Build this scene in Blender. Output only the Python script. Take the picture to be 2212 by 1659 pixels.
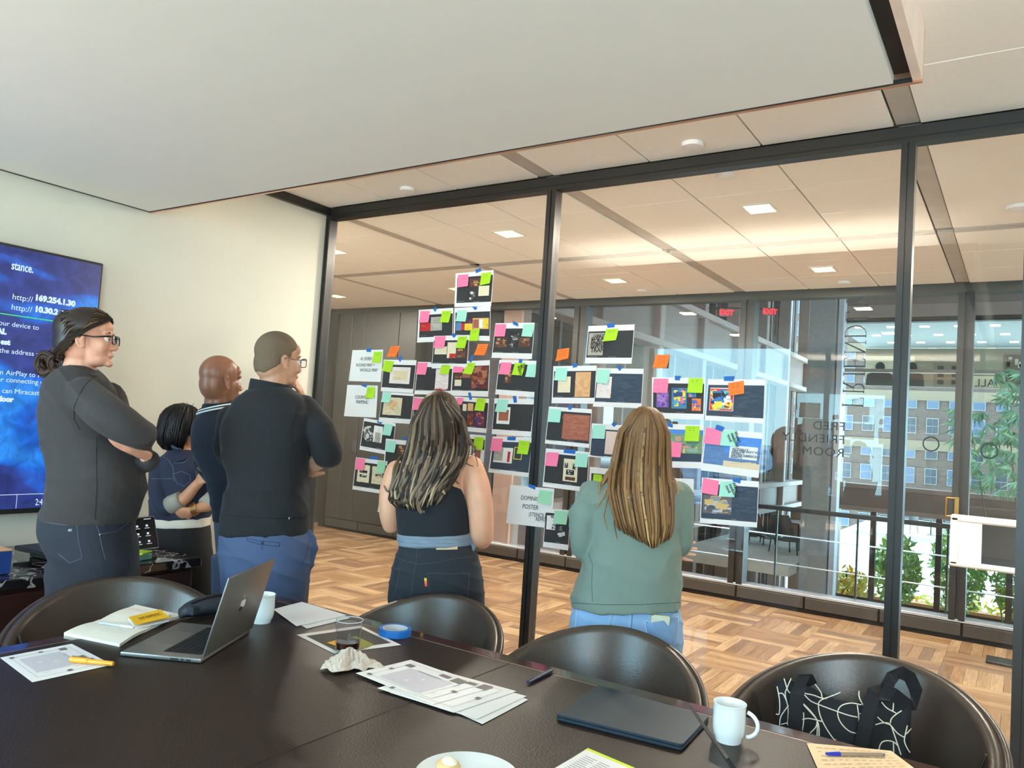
import bpy, bmesh, math, random
import numpy as np
from mathutils import Vector, Matrix

for o in list(bpy.data.objects):
    bpy.data.objects.remove(o)
random.seed(7)
rng = np.random.default_rng(7)
scene = bpy.context.scene
COL = scene.collection

# ------------------------------------------------------------------ camera
CAM_Z = 1.5
FPX = 1678.8                    # focal length in pixels of a 2212 x 1659 frame
YAW, PITCH, ROLL = [math.radians(a) for a in (33.5289, 3.1810, 3.7087)]


def cam_axes():
    f = Vector((-math.sin(YAW) * math.cos(PITCH), math.cos(YAW) * math.cos(PITCH), math.sin(PITCH)))
    r0 = Vector((math.cos(YAW), math.sin(YAW), 0))
    u0 = r0.cross(f)
    r = r0 * math.cos(ROLL) + u0 * math.sin(ROLL)
    u = -r0 * math.sin(ROLL) + u0 * math.cos(ROLL)
    return r, u, f


CR, CU, CF = cam_axes()
CP = Vector((0, 0, CAM_Z))
cd = bpy.data.cameras.new('camera')
cam = bpy.data.objects.new('camera', cd)
COL.objects.link(cam)
cam.matrix_world = Matrix(((CR.x, CU.x, -CF.x, 0), (CR.y, CU.y, -CF.y, 0), (CR.z, CU.z, -CF.z, CAM_Z), (0, 0, 0, 1)))
cd.sensor_fit = 'HORIZONTAL'
cd.sensor_width = 36.0
cd.lens = 36.0 * FPX / 2212
cd.clip_start = 0.05
cd.clip_end = 400
scene.camera = cam

# ------------------------------------------------------------------ light and exposure
scene.view_settings.view_transform = 'Standard'
scene.view_settings.look = 'None'
scene.view_settings.exposure = 0.7
scene.view_settings.gamma = 1.0
scene.view_settings.use_curve_mapping = False

SKY = 8.5
w = bpy.data.worlds.new('world')
scene.world = w
w.use_nodes = True
nt = w.node_tree
nt.nodes.clear()
wo = nt.nodes.new('ShaderNodeOutputWorld')
bg = nt.nodes.new('ShaderNodeBackground')
tc = nt.nodes.new('ShaderNodeTexCoord')
sx = nt.nodes.new('ShaderNodeSeparateXYZ')
rmp = nt.nodes.new('ShaderNodeValToRGB')
nt.links.new(tc.outputs['Generated'], sx.inputs[0])
nt.links.new(sx.outputs['Z'], rmp.inputs[0])
rmp.color_ramp.elements[0].position = 0.0
rmp.color_ramp.elements[0].color = (0.46, 0.84, 1.0, 1)
rmp.color_ramp.elements[1].position = 0.7
rmp.color_ramp.elements[1].color = (0.36, 0.72, 1.0, 1)
nz = nt.nodes.new('ShaderNodeTexNoise')
nz.inputs['Scale'].default_value = 3.0
nz.inputs['Detail'].default_value = 5
cl = nt.nodes.new('ShaderNodeValToRGB')
cl.color_ramp.elements[0].position = 0.52
cl.color_ramp.elements[0].color = (0, 0, 0, 1)
cl.color_ramp.elements[1].position = 0.66
cl.color_ramp.elements[1].color = (1, 1, 1, 1)
mx = nt.nodes.new('ShaderNodeMix')
mx.data_type = 'RGBA'
nt.links.new(tc.outputs['Generated'], nz.inputs['Vector'])
nt.links.new(nz.outputs[0], cl.inputs[0])
nt.links.new(cl.outputs[0], mx.inputs[0])
nt.links.new(rmp.outputs[0], mx.inputs[6])
mx.inputs[7].default_value = (0.95, 0.99, 1.0, 1)
nt.links.new(mx.outputs[2], bg.inputs[0])
bg.inputs[1].default_value = SKY
nt.links.new(bg.outputs[0], wo.inputs[0])


def area(name, loc, rot, sx_, sy_, power, color, portal=False, spread=None):
    l = bpy.data.lights.new(name, 'AREA')
    l.shape = 'RECTANGLE'
    l.size, l.size_y = sx_, sy_
    l.energy = power
    l.color = color
    if portal:
        l.cycles.is_portal = True
    if spread:
        l.spread = spread
    o = bpy.data.objects.new(name, l)
    o.location = loc
    o.rotation_euler = rot
    COL.objects.link(o)
    return o


# daylight openings behind the camera and over the atrium, plus added room fill lamps
BACK_Y = -1.95
area('window_portal', (-3.23, BACK_Y - .12, 1.7), (math.radians(90), 0, math.radians(180)), 1.9, 2.5, 1, (1, 1, 1), portal=True)
area('window_portal', (1.15, BACK_Y - .12, 1.7), (math.radians(90), 0, math.radians(180)), 2.2, 2.5, 1, (1, 1, 1), portal=True)
area('window_fill_lamp', (-3.23, BACK_Y - .06, 1.72), (math.radians(90), 0, math.radians(180)), 1.7, 2.3, 35, (1.0, 0.90, 0.76))
area('window_fill_lamp', (1.15, BACK_Y - .06, 1.72), (math.radians(90), 0, math.radians(180)), 2.0, 2.3, 70, (1.0, 0.90, 0.76))
area('atrium_portal', (2, 14.5, 12.0), (0, 0, 0), 14, 13, 1, (1, 1, 1), portal=True)
sun = bpy.data.lights.new('sun', 'SUN')
sun.energy = 46
sun.angle = math.radians(.53)
sun.color = (1.0, 0.95, 0.88)
so = bpy.data.objects.new('sun', sun)
so.rotation_euler = (math.radians(32), 0, math.radians(-6))
COL.objects.link(so)
# fill lamp added above the hanging ceiling panel, and the rows of square downlights over the corridor
area('ceiling_fill_lamp', (-1.8, 1.9, 2.79), (math.radians(180), 0, 0), 2.6, .8, 42, (1.0, 0.95, 0.86))
DOWNLIGHTS = [(-1.41, 4.79), (-3.29, 4.79), (-1.41, 6.64), (-3.29, 6.64), (-5.17, 4.79), (-5.17, 6.64), (-7.05, 6.64), (0.47, 4.79), (0.47, 6.64)]
for (lx, ly) in DOWNLIGHTS:
    area('downlight_lamp', (lx, ly, 2.945), (0, 0, 0), .15, .17, 38, (1.0, 0.89, 0.74))

# ------------------------------------------------------------------ pixel to scene helpers (only used while laying things out)


def ray(px, py):
    return CR * ((px - 1106) / FPX) - CU * ((py - 829.5) / FPX) + CF


def onz(px, py, z):
    d = ray(px, py)
    return CP + d * ((z - CAM_Z) / d.z)


def ony(px, py, y):
    d = ray(px, py)
    return CP + d * (y / d.y)


def onx(px, py, x):
    d = ray(px, py)
    return CP + d * (x / d.x)


def atd(px, py, t):
    return CP + ray(px, py) * t


def lin(c):
    return c / 12.92 if c <= 0.04045 else ((c + 0.055) / 1.055) ** 2.4


def S(r, g, b):
    return (lin(r / 255), lin(g / 255), lin(b / 255))


# ------------------------------------------------------------------ materials
MATS = {}


def mat(name, col, rough=.6, metal=0.0, var=0.08, scale=8.0, bump=0.0, bscale=60.0, stretch=(1, 1, 1), spec=.5, coat=0.0, sheen=0.0, emit=None, estr=0.0, vcol=False, trans=0.0, sss=0.0):
    if name in MATS:
        return MATS[name]
    m = bpy.data.materials.new(name)
    m.use_nodes = True
    nt = m.node_tree
    b = nt.nodes['Principled BSDF']
    b.inputs['Roughness'].default_value = rough
    b.inputs['Metallic'].default_value = metal
    b.inputs['Specular IOR Level'].default_value = spec
    b.inputs['Coat Weight'].default_value = coat
    b.inputs['Coat Roughness'].default_value = .08
    b.inputs['Sheen Weight'].default_value = sheen
    b.inputs['Transmission Weight'].default_value = trans
    if sss:
        b.inputs['Subsurface Weight'].default_value = sss
        b.inputs['Subsurface Radius'].default_value = (.02, .008, .004)
    tcn = nt.nodes.new('ShaderNodeTexCoord')
    mp = nt.nodes.new('ShaderNodeMapping')
    mp.inputs['Scale'].default_value = stretch
    nt.links.new(tcn.outputs['Object'], mp.inputs[0])
    n = nt.nodes.new('ShaderNodeTexNoise')
    n.inputs['Scale'].default_value = scale
    n.inputs['Detail'].default_value = 4
    nt.links.new(mp.outputs[0], n.inputs['Vector'])
    r = nt.nodes.new('ShaderNodeMapRange')
    r.inputs['To Min'].default_value = 1 - var * 2
    r.inputs['To Max'].default_value = 1 + var * 2
    nt.links.new(n.outputs[0], r.inputs[0])
    mul = nt.nodes.new('ShaderNodeMix')
    mul.data_type = 'RGBA'
    mul.blend_type = 'MULTIPLY'
    mul.inputs[0].default_value = 1
    if vcol:
        a = nt.nodes.new('ShaderNodeAttribute')
        a.attribute_name = 'Col'
        nt.links.new(a.outputs['Color'], mul.inputs[6])
    else:
        mul.inputs[6].default_value = (*col, 1)
    nt.links.new(r.outputs[0], mul.inputs[7])
    nt.links.new(mul.outputs[2], b.inputs['Base Color'])
    if bump:
        n2 = nt.nodes.new('ShaderNodeTexNoise')
        n2.inputs['Scale'].default_value = bscale
        n2.inputs['Detail'].default_value = 3
        nt.links.new(mp.outputs[0], n2.inputs['Vector'])
        bp = nt.nodes.new('ShaderNodeBump')
        bp.inputs['Strength'].default_value = bump
        bp.inputs['Distance'].default_value = .01
        nt.links.new(n2.outputs[0], bp.inputs['Height'])
        nt.links.new(bp.outputs[0], b.inputs['Normal'])
    if emit:
        b.inputs['Emission Color'].default_value = (*emit, 1)
        b.inputs['Emission Strength'].default_value = estr
    MATS[name] = m
    return m


def glass_mat(name, tint=(1, 1, 1), ior=1.5, boost=1.7):
    m = bpy.data.materials.new(name)
    m.use_nodes = True
    nt = m.node_tree
    nt.nodes.clear()
    out = nt.nodes.new('ShaderNodeOutputMaterial')
    mixs = nt.nodes.new('ShaderNodeMixShader')
    tr = nt.nodes.new('ShaderNodeBsdfTransparent')
    tr.inputs[0].default_value = (*tint, 1)
    gl = nt.nodes.new('ShaderNodeBsdfGlossy')
    gl.inputs['Roughness'].default_value = 0.0
    fr = nt.nodes.new('ShaderNodeFresnel')
    fr.inputs[0].default_value = ior
    ma = nt.nodes.new('ShaderNodeMath')
    ma.operation = 'MULTIPLY'
    ma.inputs[1].default_value = boost
    gm = nt.nodes.new('ShaderNodeNewGeometry')
    inv_ = nt.nodes.new('ShaderNodeMath')
    inv_.operation = 'SUBTRACT'
    inv_.inputs[0].default_value = 1.0
    nt.links.new(gm.outputs['Backfacing'], inv_.inputs[1])
    fm_ = nt.nodes.new('ShaderNodeMath')
    fm_.operation = 'MULTIPLY'
    nt.links.new(fr.outputs[0], fm_.inputs[0])
    nt.links.new(inv_.outputs[0], fm_.inputs[1])
    nt.links.new(fm_.outputs[0], ma.inputs[0])
    nt.links.new(ma.outputs[0], mixs.inputs[0])
    nt.links.new(tr.outputs[0], mixs.inputs[1])
    nt.links.new(gl.outputs[0], mixs.inputs[2])
    nt.links.new(mixs.outputs[0], out.inputs[0])
    MATS[name] = m
    return m


# ------------------------------------------------------------------ mesh building
POS = {}


class MB:
    def __init__(self):
        self.v, self.f, self.c, self.m = [], [], [], []
        self.cur = (1, 1, 1)
        self.mi = 0

    def add(self, vs, fs):
        o = len(self.v)
        self.v += [tuple(x) for x in vs]
        for f in fs:
            self.f.append(tuple(i + o for i in f))
            self.c.append(self.cur)
            self.m.append(self.mi)
        return self

    def box(self, x0, x1, y0, y1, z0, z1):
        vs = [(x0, y0, z0), (x1, y0, z0), (x1, y1, z0), (x0, y1, z0), (x0, y0, z1), (x1, y0, z1), (x1, y1, z1), (x0, y1, z1)]
        return self.add(vs, [(0, 3, 2, 1), (4, 5, 6, 7), (0, 1, 5, 4), (1, 2, 6, 5), (2, 3, 7, 6), (3, 0, 4, 7)])

    def cbox(self, x0, x1, y0, y1, z0, z1, b=.004):
        """box with chamfered edges"""
        xs, ys, zs = (x0, x1), (y0, y1), (z0, z1)
        vs, idx = [], {}
        for i in (0, 1):
            for j in (0, 1):
                for k in (0, 1):
                    sx_, sy_, sz_ = (1, -1)[i], (1, -1)[j], (1, -1)[k]
                    p = (xs[i], ys[j], zs[k])
                    for ax in range(3):
                        q = [p[0] + sx_ * b, p[1] + sy_ * b, p[2] + sz_ * b]
                        q[ax] = p[ax]
                        idx[(i, j, k, ax)] = len(vs)
                        vs.append(tuple(q))
        fs = []
        for i in (0, 1):
            a = [idx[(i, j, k, 0)] for j, k in ((0, 0), (1, 0), (1, 1), (0, 1))]
            fs.append(tuple(a if i else a[::-1]))
            a = [idx[(j, i, k, 1)] for j, k in ((0, 0), (0, 1), (1, 1), (1, 0))]
            fs.append(tuple(a if i else a[::-1]))
            a = [idx[(j, k, i, 2)] for j, k in ((0, 0), (1, 0), (1, 1), (0, 1))]
            fs.append(tuple(a if i else a[::-1]))
        for i in (0, 1):
            for j in (0, 1):
                for axs in ((0, 1, 2), (1, 2, 0), (2, 0, 1)):
                    def key(k, ax):
                        d = [0, 0, 0]
                        d[axs[0]], d[axs[1]], d[axs[2]] = i, j, k
                        return idx[(*d, ax)]
                    f = (key(0, axs[0]), key(0, axs[1]), key(1, axs[1]), key(1, axs[0]))
                    fs.append(f if (i + j) % 2 == 0 else f[::-1])
                for k in (0, 1):
                    f = (idx[(i, j, k, 0)], idx[(i, j, k, 1)], idx[(i, j, k, 2)])
                    fs.append(f)
        return self.add(vs, fs)

    def obox(self, c, ax, ay, az):
        """box from centre and three half-axis vectors"""
        c, ax, ay, az = Vector(c), Vector(ax), Vector(ay), Vector(az)
        vs = [c + ax * i + ay * j + az * k for k in (-1, 1) for (i, j) in ((-1, -1), (1, -1), (1, 1), (-1, 1))]
        return self.add(vs, [(0, 3, 2, 1), (4, 5, 6, 7), (0, 1, 5, 4), (1, 2, 6, 5), (2, 3, 7, 6), (3, 0, 4, 7)])

    def bar(self, a, b, w, h, up=(0, 0, 1)):
        a, b = Vector(a), Vector(b)
        d = (b - a)
        L = d.length
        d.normalize()
        s = d.cross(Vector(up))
        if s.length < 1e-4:
            s = d.cross(Vector((1, 0, 0)))
        s.normalize()
        u = s.cross(d)
        return self.obox((a + b) / 2, d * L / 2, s * w / 2, u * h / 2)

    def tube(self, pts, rad, n=8, cap=True, flat=1.0, flatdir=None):
        pts = [Vector(p) for p in pts]
        if not hasattr(rad, '__len__'):
            rad = [rad] * len(pts)
        rings = []
        prev = None
        for i, p in enumerate(pts):
            d = (pts[min(i + 1, len(pts) - 1)] - pts[max(i - 1, 0)])
            if d.length < 1e-9:
                d = Vector((0, 0, 1))
            d.normalize()
            if flatdir is not None:
                prev = Vector(flatdir)
            if prev is None:
                prev = Vector((1, 0, 0)) if abs(d.x) < .8 else Vector((0, 1, 0))
            s = prev - d * prev.dot(d)
            if s.length < 1e-6:
                s = d.orthogonal()
            s.normalize()
            prev = s
            t = d.cross(s)
            rings.append([p + (s * math.cos(2 * math.pi * k / n) * flat + t * math.sin(2 * math.pi * k / n)) * rad[i] for k in range(n)])
        return self.loft(rings, cap)

    def loft(self, rings, cap=True):
        n = len(rings[0])
        vs = [p for r in rings for p in r]
        fs = []
        for i in range(len(rings) - 1):
            for k in range(n):
                a, b = i * n + k, i * n + (k + 1) % n
                fs.append((a, b, b + n, a + n))
        if cap:
            fs.append(tuple(range(n))[::-1])
            fs.append(tuple((len(rings) - 1) * n + k for k in range(n)))
        return self.add(vs, fs)

    def ell(self, c, r, ax=None, n=14, m=10):
        """ellipsoid, ax = three unit axes"""
        c = Vector(c)
        if ax is None:
            ax = (Vector((1, 0, 0)), Vector((0, 1, 0)), Vector((0, 0, 1)))
        rings = []
        for i in range(m + 1):
            th = math.pi * (i + .02) / (m + .04)
            rings.append([c + ax[0] * (r[0] * math.sin(th) * math.cos(2 * math.pi * k / n)) + ax[1] * (r[1] * math.sin(th) * math.sin(2 * math.pi * k / n)) - ax[2] * (r[2] * math.cos(th)) for k in range(n)])
        return self.loft(rings)

    def lathe(self, prof, c=(0, 0, 0), n=28, cap=True):
        rings = [[(c[0] + r * math.cos(2 * math.pi * k / n), c[1] + r * math.sin(2 * math.pi * k / n), c[2] + z) for k in range(n)] for (r, z) in prof]
        return self.loft(rings, cap)

    def grid(self, fn, nu, nv):
        vs = [fn(i / nu, j / nv) for j in range(nv + 1) for i in range(nu + 1)]
        fs = [(j * (nu + 1) + i, j * (nu + 1) + i + 1, (j + 1) * (nu + 1) + i + 1, (j + 1) * (nu + 1) + i) for j in range(nv) for i in range(nu)]
        return self.add(vs, fs)

    def slab(self, fn, nu, nv, th):
        """thin curved sheet with thickness along vector th"""
        th = Vector(th)
        o = len(self.v)
        self.grid(fn, nu, nv)
        n1 = len(self.v) - o
        top = self.v[o:]
        N = nu + 1
        fs = [(n1 + j * N + i, n1 + (j + 1) * N + i, n1 + (j + 1) * N + i + 1, n1 + j * N + i + 1) for j in range(nv) for i in range(nu)]
        for i in range(nu):
            fs.append((i + 1, i, n1 + i, n1 + i + 1))
            a = nv * N + i
            fs.append((a, a + 1, n1 + a + 1, n1 + a))
        for j in range(nv):
            a = j * N
            fs.append((a, a + N, n1 + a + N, n1 + a))
            a = j * N + nu
            fs.append((a + N, a, n1 + a, n1 + a + N))
        self.v += [tuple(Vector(p) + th) for p in top]
        for f in fs:
            self.f.append(tuple(i + o for i in f))
            self.c.append(self.cur)
            self.m.append(self.mi)
        return self

    def prism(self, poly, h):
        """extrude a flat polygon (list of 3-D points) by the vector h"""
        n = len(poly)
        poly = [Vector(p) for p in poly]
        vs = poly + [p + Vector(h) for p in poly]
        fs = [tuple(range(n))[::-1], tuple(range(n, 2 * n))] + [(i, (i + 1) % n, n + (i + 1) % n, n + i) for i in range(n)]
        return self.add(vs, fs)

    def mesh(self, name, m, org=(0, 0, 0), smooth=False, vcol=False):
        me = bpy.data.meshes.new(name)
        ox, oy, oz = org
        me.from_pydata([(x - ox, y - oy, z - oz) for x, y, z in self.v], [], self.f)
        for mm in (m if isinstance(m, (list, tuple)) else [m]):
            me.materials.append(mm)
        if isinstance(m, (list, tuple)):
            me.polygons.foreach_set('material_index', self.m)
        if vcol:
            a = me.color_attributes.new('Col', 'FLOAT_COLOR', 'CORNER')
            buf = []
            for f, c in zip(self.f, self.c):
                buf += [c[0], c[1], c[2], 1.0] * len(f)
            a.data.foreach_set('color', buf)
        if smooth:
            me.polygons.foreach_set('use_smooth', [True] * len(me.polygons))
        me.update()
        return me

    def build(self, name, m, parent=None, smooth=False, vcol=False, org=None):
        if org is None:
            if parent is not None:
                org = POS[parent.name]
            else:
                a = np.array(self.v)
                org = ((a[:, 0].min() + a[:, 0].max()) / 2, (a[:, 1].min() + a[:, 1].max()) / 2, a[:, 2].min())
        me = self.mesh(name, m, org, smooth, vcol)
        return place(name, me, org, parent)


def place(name, me, org, parent=None):
    o = bpy.data.objects.new(name, me)
    COL.objects.link(o)
    if parent is not None:
        o.parent = parent
        pp = POS[parent.name]
        o.location = (org[0] - pp[0], org[1] - pp[1], org[2] - pp[2])
    else:
        o.location = org
    POS[o.name] = tuple(org)
    return o


def thing(name, label, cat, loc, group=None):
    o = bpy.data.objects.new(name, None)
    COL.objects.link(o)
    o.empty_display_size = .1
    o.location = loc
    POS[o.name] = tuple(loc)
    return tag(o, label, cat, group)


def tag(o, label, cat, group=None, kind=None):
    o['label'] = label
    o['category'] = cat
    if group:
        o['group'] = group
    if kind:
        o['kind'] = kind
    return o


def structure(o):
    o['kind'] = 'structure'
    return o


def stuff(o):
    o['kind'] = 'stuff'
    return o


def shade(o, angle=40):
    """smooth shading with sharp creases kept"""
    me = o.data
    me.polygons.foreach_set('use_smooth', [True] * len(me.polygons))
    me.set_sharp_from_angle(angle=math.radians(angle))
    return o


def modified(o):
    """replace an object's mesh by its evaluated mesh"""
    dg = bpy.context.evaluated_depsgraph_get()
    dg.update()
    me = bpy.data.meshes.new_from_object(o.evaluated_get(dg))
    o.modifiers.clear()
    o.data = me
    return o


def remesh(o, voxel, smooth=4, fac=.5):
    r = o.modifiers.new('r', 'REMESH')
    r.mode = 'VOXEL'
    r.voxel_size = voxel
    r.use_smooth_shade = True
    s = o.modifiers.new('s', 'SMOOTH')
    s.iterations = smooth
    s.factor = fac
    return modified(o)


def bevel(o, w, seg=2, angle=35):
    b = o.modifiers.new('b', 'BEVEL')
    b.width = w
    b.segments = seg
    b.limit_method = 'ANGLE'
    b.angle_limit = math.radians(angle)
    modified(o)
    return shade(o)


def text(body, size, mtx, name, m, parent, thick=.0004, align='LEFT', bold=0.0, space=1.0, width=1.0):
    """flat lettering converted to a mesh; mtx maps text x,y to the scene"""
    cu = bpy.data.curves.new(name, 'FONT')
    cu.body = body
    cu.size = size
    cu.extrude = thick
    cu.align_x = align
    cu.offset = bold
    cu.space_character = space
    cu.resolution_u = 3
    t = bpy.data.objects.new(name, cu)
    COL.objects.link(t)
    dg = bpy.context.evaluated_depsgraph_get()
    dg.update()
    me = bpy.data.meshes.new_from_object(t.evaluated_get(dg))
    bpy.data.objects.remove(t)
    org = POS[parent.name] if parent is not None else tuple(mtx.translation)
    me.transform(Matrix.Translation(-Vector(org)) @ mtx @ Matrix.Scale(width, 4, Vector((1, 0, 0))))
    me.materials.clear()
    me.materials.append(m)
    return place(name, me, org, parent)


def frame_mtx(o, x, y):
    """matrix with given origin, x axis and y axis"""
    x, y = Vector(x), Vector(y)
    z = x.cross(y).normalized()
    return Matrix(((x.x, y.x, z.x, o[0]), (x.y, y.y, z.y, o[1]), (x.z, y.z, z.z, o[2]), (0, 0, 0, 1)))
# ------------------------------------------------------------------ room shell
GY = 3.80          # glass partition
FY = 7.50          # far window line
CZ = 2.96          # ceiling
LX = -4.16         # white wall

WHITEWALL = mat('painted_wall', S(224, 219, 204), .75, var=.01)
PLASTER = mat('plaster', S(222, 219, 208), .8, var=.01)
SOFFIT = mat('soffit_paint', S(232, 230, 222), .7, var=.01)
TILE = mat('ceiling_tile', S(242, 237, 229), .85, var=.02, scale=40)
TILEGAP = mat('ceiling_gap', S(120, 105, 90), .8)
BEAM = mat('beam_metal', S(186, 178, 168), .55)
BLACK = mat('black_metal', S(34, 33, 31), .35, var=.05, spec=.6)
BLACK2 = mat('black_groove', S(12, 12, 12), .6)
DARKWALL = mat('charcoal_panel', S(60, 62, 62), .5, var=.03)
CONVECT = mat('convector_paint', S(62, 58, 54), .45)
SILL = mat('sill_metal', S(190, 198, 210), .25, metal=.6)
COPPER = mat('copper_trim', S(225, 170, 140), .3, metal=.9)
BRASS = mat('brass', S(190, 150, 90), .3, metal=1)
PANE = glass_mat('clear_glass', (.985, .99, .985), 1.5)
PANE2 = glass_mat('far_glass', (.96, .975, .98), 1.45)
CHROME = mat('chrome', S(210, 210, 212), .15, metal=1)
WHITE = mat('white_plastic', S(236, 236, 236), .4)
GLOW = mat('lamp_diffuser', S(255, 240, 200), .5, emit=S(255, 240, 150), estr=2.2)


def wood_floor(name, base, axis):
    m = bpy.data.materials.new(name)
    m.use_nodes = True
    nt = m.node_tree
    b = nt.nodes['Principled BSDF']
    b.inputs['Roughness'].default_value = .3
    b.inputs['Specular IOR Level'].default_value = .55
    g = nt.nodes.new('ShaderNodeNewGeometry')
    mp = nt.nodes.new('ShaderNodeMapping')
    mp.inputs['Scale'].default_value = (3, 40, 1) if axis == 0 else (40, 3, 1)
    nt.links.new(g.outputs['Position'], mp.inputs[0])
    n = nt.nodes.new('ShaderNodeTexNoise')
    n.inputs['Scale'].default_value = 1.6
    n.inputs['Detail'].default_value = 6
    n.inputs['Distortion'].default_value = 1.2
    nt.links.new(mp.outputs[0], n.inputs['Vector'])
    r = nt.nodes.new('ShaderNodeValToRGB')
    r.color_ramp.elements[0].position = .32
    r.color_ramp.elements[0].color = (*[c * .62 for c in base], 1)
    r.color_ramp.elements[1].position = .68
    r.color_ramp.elements[1].color = (*[min(1, c * 1.22) for c in base], 1)
    nt.links.new(n.outputs[0], r.inputs[0])
    nt.links.new(r.outputs[0], b.inputs['Base Color'])
    MATS[name] = m
    return m


TONES = [S(148, 118, 88), S(136, 107, 81), S(158, 130, 99), S(124, 98, 76), S(168, 141, 110), S(142, 112, 80)]
PLANKM = {(a, k): wood_floor('oak_%d_%d' % (a, k), TONES[k], a) for a in (0, 1) for k in range(6)}
floor = structure(MB().box(-12, 2.4, BACK_Y, FY + .1, -.06, -.014).box(-12, -7.9, FY + .1, 13.2, -.06, -.014).build('floor', mat('subfloor', S(120, 90, 60), .6)))
TS = .46


def proj(p):
    v = Vector(p) - CP
    z = v.dot(CF)
    return 1106 + FPX * v.dot(CR) / z, 829.5 - FPX * v.dot(CU) / z, z


plank_mesh = {}
cands = []
for i in range(-25, 3):
    for j in range(-9, 12):
        x0, y0 = -.46 + TS * i, 5.62 + TS * j
        if y0 > 7.45 and not x0 < -7.9:
            continue
        along = 1 if (i + j) % 2 else 0
        for k in range(6):
            cx = x0 + (TS * (k + .5) / 6 if along else TS / 2)
            cy = y0 + (TS / 2 if along else TS * (k + .5) / 6)
            px, py, pz = proj((cx, cy, 0))
            vis = pz > .5 and ((675 < px < 850 and 1090 < py < 1300) or (1055 < px < 1250 and 1195 < py < 1415) or (1470 < px < 1930 and 1275 < py < 1530) or (1935 < px < 2190 and 1350 < py < 1659))
            cands.append((-(1 / (pz * pz)) if vis else 1, cx, cy, along, rng.integers(0, 6)))
cands.sort(key=lambda t: t[0])
rest = MB()
mats12 = [PLANKM[(a, k)] for a in (0, 1) for k in range(6)]
hw, hl = TS / 12 - .0006, TS / 2 - .0006
for n_, (sc, cx, cy, along, tone) in enumerate(cands):
    dx, dy = (hw, hl) if along else (hl, hw)
    if n_ < 300 and sc < 0:
        key = (along, int(tone))
        if key not in plank_mesh:
            plank_mesh[key] = MB().cbox(-dx, dx, -dy, dy, -.014, 0, .0012).mesh('plank', PLANKM[key])
        place('plank', plank_mesh[key], (cx, cy, random.uniform(-.0005, .0003)), floor)
    else:
        rest.mi = along * 6 + int(tone)
        zt = random.uniform(-.0005, .0003)
        rest.add([(cx - dx, cy - dy, zt), (cx + dx, cy - dy, zt), (cx + dx, cy + dy, zt), (cx - dx, cy + dy, zt)], [(0, 1, 2, 3)])
stuff(rest.build('parquet', mats12, floor))

# ceiling with tiles laid between flush metal beams
ceiling = structure(MB().box(-12, 2.4, BACK_Y, FY + .17, CZ + .03, CZ + .15).box(-12, -7.9, FY + .17, 13.2, CZ + .03, CZ + .15).build('ceiling', TILEGAP))
rows = [(1.44, 2.02), (2.02, 2.60), (2.60, 3.19), (3.19, 3.765), (3.84, 4.475), (4.475, 5.05), (5.05, 5.64), (5.76, 6.34), (6.34, 6.92), (6.92, 7.47)]
tile_mesh = {}
for k in range(-1, 5):
    xb = -.52 - 1.88 * k
    for j in range(3):
        xa, xc = xb - .5933 * (j + 1), xb - .5933 * j
        if xa > 1.4:
            continue
        for (ya, yc) in rows:
            key = round(yc - ya, 3)
            if key not in tile_mesh:
                h = key / 2
                tile_mesh[key] = MB().cbox(-.2925, .2925, -h + .0012, h - .0012, 0, .02, .003).mesh('ceiling_tile', TILE)
            place('ceiling_tile', tile_mesh[key], ((xa + xc) / 2, (ya + yc) / 2, CZ + random.uniform(0, .002)), ceiling)
    for (ya, yc) in ((1.44, 3.765), (3.84, 5.64), (5.76, 7.47)):
        MB().cbox(xb + .004, xb + .10, ya, yc, CZ + .006, CZ + .03, .003).build('ceiling_beam', BEAM, ceiling)
for x0 in (-9.9, -8.03, -6.15, -4.27, -2.39, -.51, 1.37):
    m_ = MB()
    m_.box(x0 + .10, x0 + 1.88 - .012, 5.645, 5.672, CZ - .002, CZ + .02)
    m_.box(x0 + .10, x0 + 1.88 - .012, 5.69, 5.708, CZ, CZ + .02)
    m_.box(x0 + .10, x0 + 1.88 - .012, 5.726, 5.754, CZ - .002, CZ + .02)
    m_.build('ceiling_slot', BEAM, ceiling)

# walls
structure(MB().box(LX - .12, LX, BACK_Y, GY - .03, 0, CZ + .03).build('wall_left', WHITEWALL))
structure(MB().box(LX, LX + .035, 2.0, GY - .03, 2.905, 2.972).build('trim_1', BLACK))
wb = MB()
wb.box(-4.28, -4.10, BACK_Y - .1, BACK_Y, 0, CZ)
wb.box(-4.10, -2.36, BACK_Y - .1, BACK_Y, 0, .5)
wb.box(-2.36, .1, BACK_Y - .1, BACK_Y, 0, CZ)
wb.box(.1, 2.2, BACK_Y - .1, BACK_Y, 0, .5)
wb.box(2.2, 2.5, BACK_Y - .1, BACK_Y, 0, CZ)
wb.box(-4.28, 2.5, BACK_Y - .1, BACK_Y, CZ - .04, CZ + .1)
structure(wb.build('wall_back', PLASTER))
structure(MB().box(2.4, 2.5, BACK_Y, 7.6, 0, CZ + .03).build('wall_right', PLASTER))
structure(MB().box(-12, LX - .12, GY - .05, GY + .05, 0, CZ + .03).build('wall_corridor', PLASTER))
structure(MB().box(-12.1, -12, GY, 13.2, 0, CZ + .03).build('wall_end', PLASTER))

# unseen upper storeys, added and sized to shade the atrium and brick building
structure(MB().box(-150, 150, BACK_Y - .2, FY + .17, CZ + .16, 270).build('ceiling_shade_storeys', PLASTER))

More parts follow.
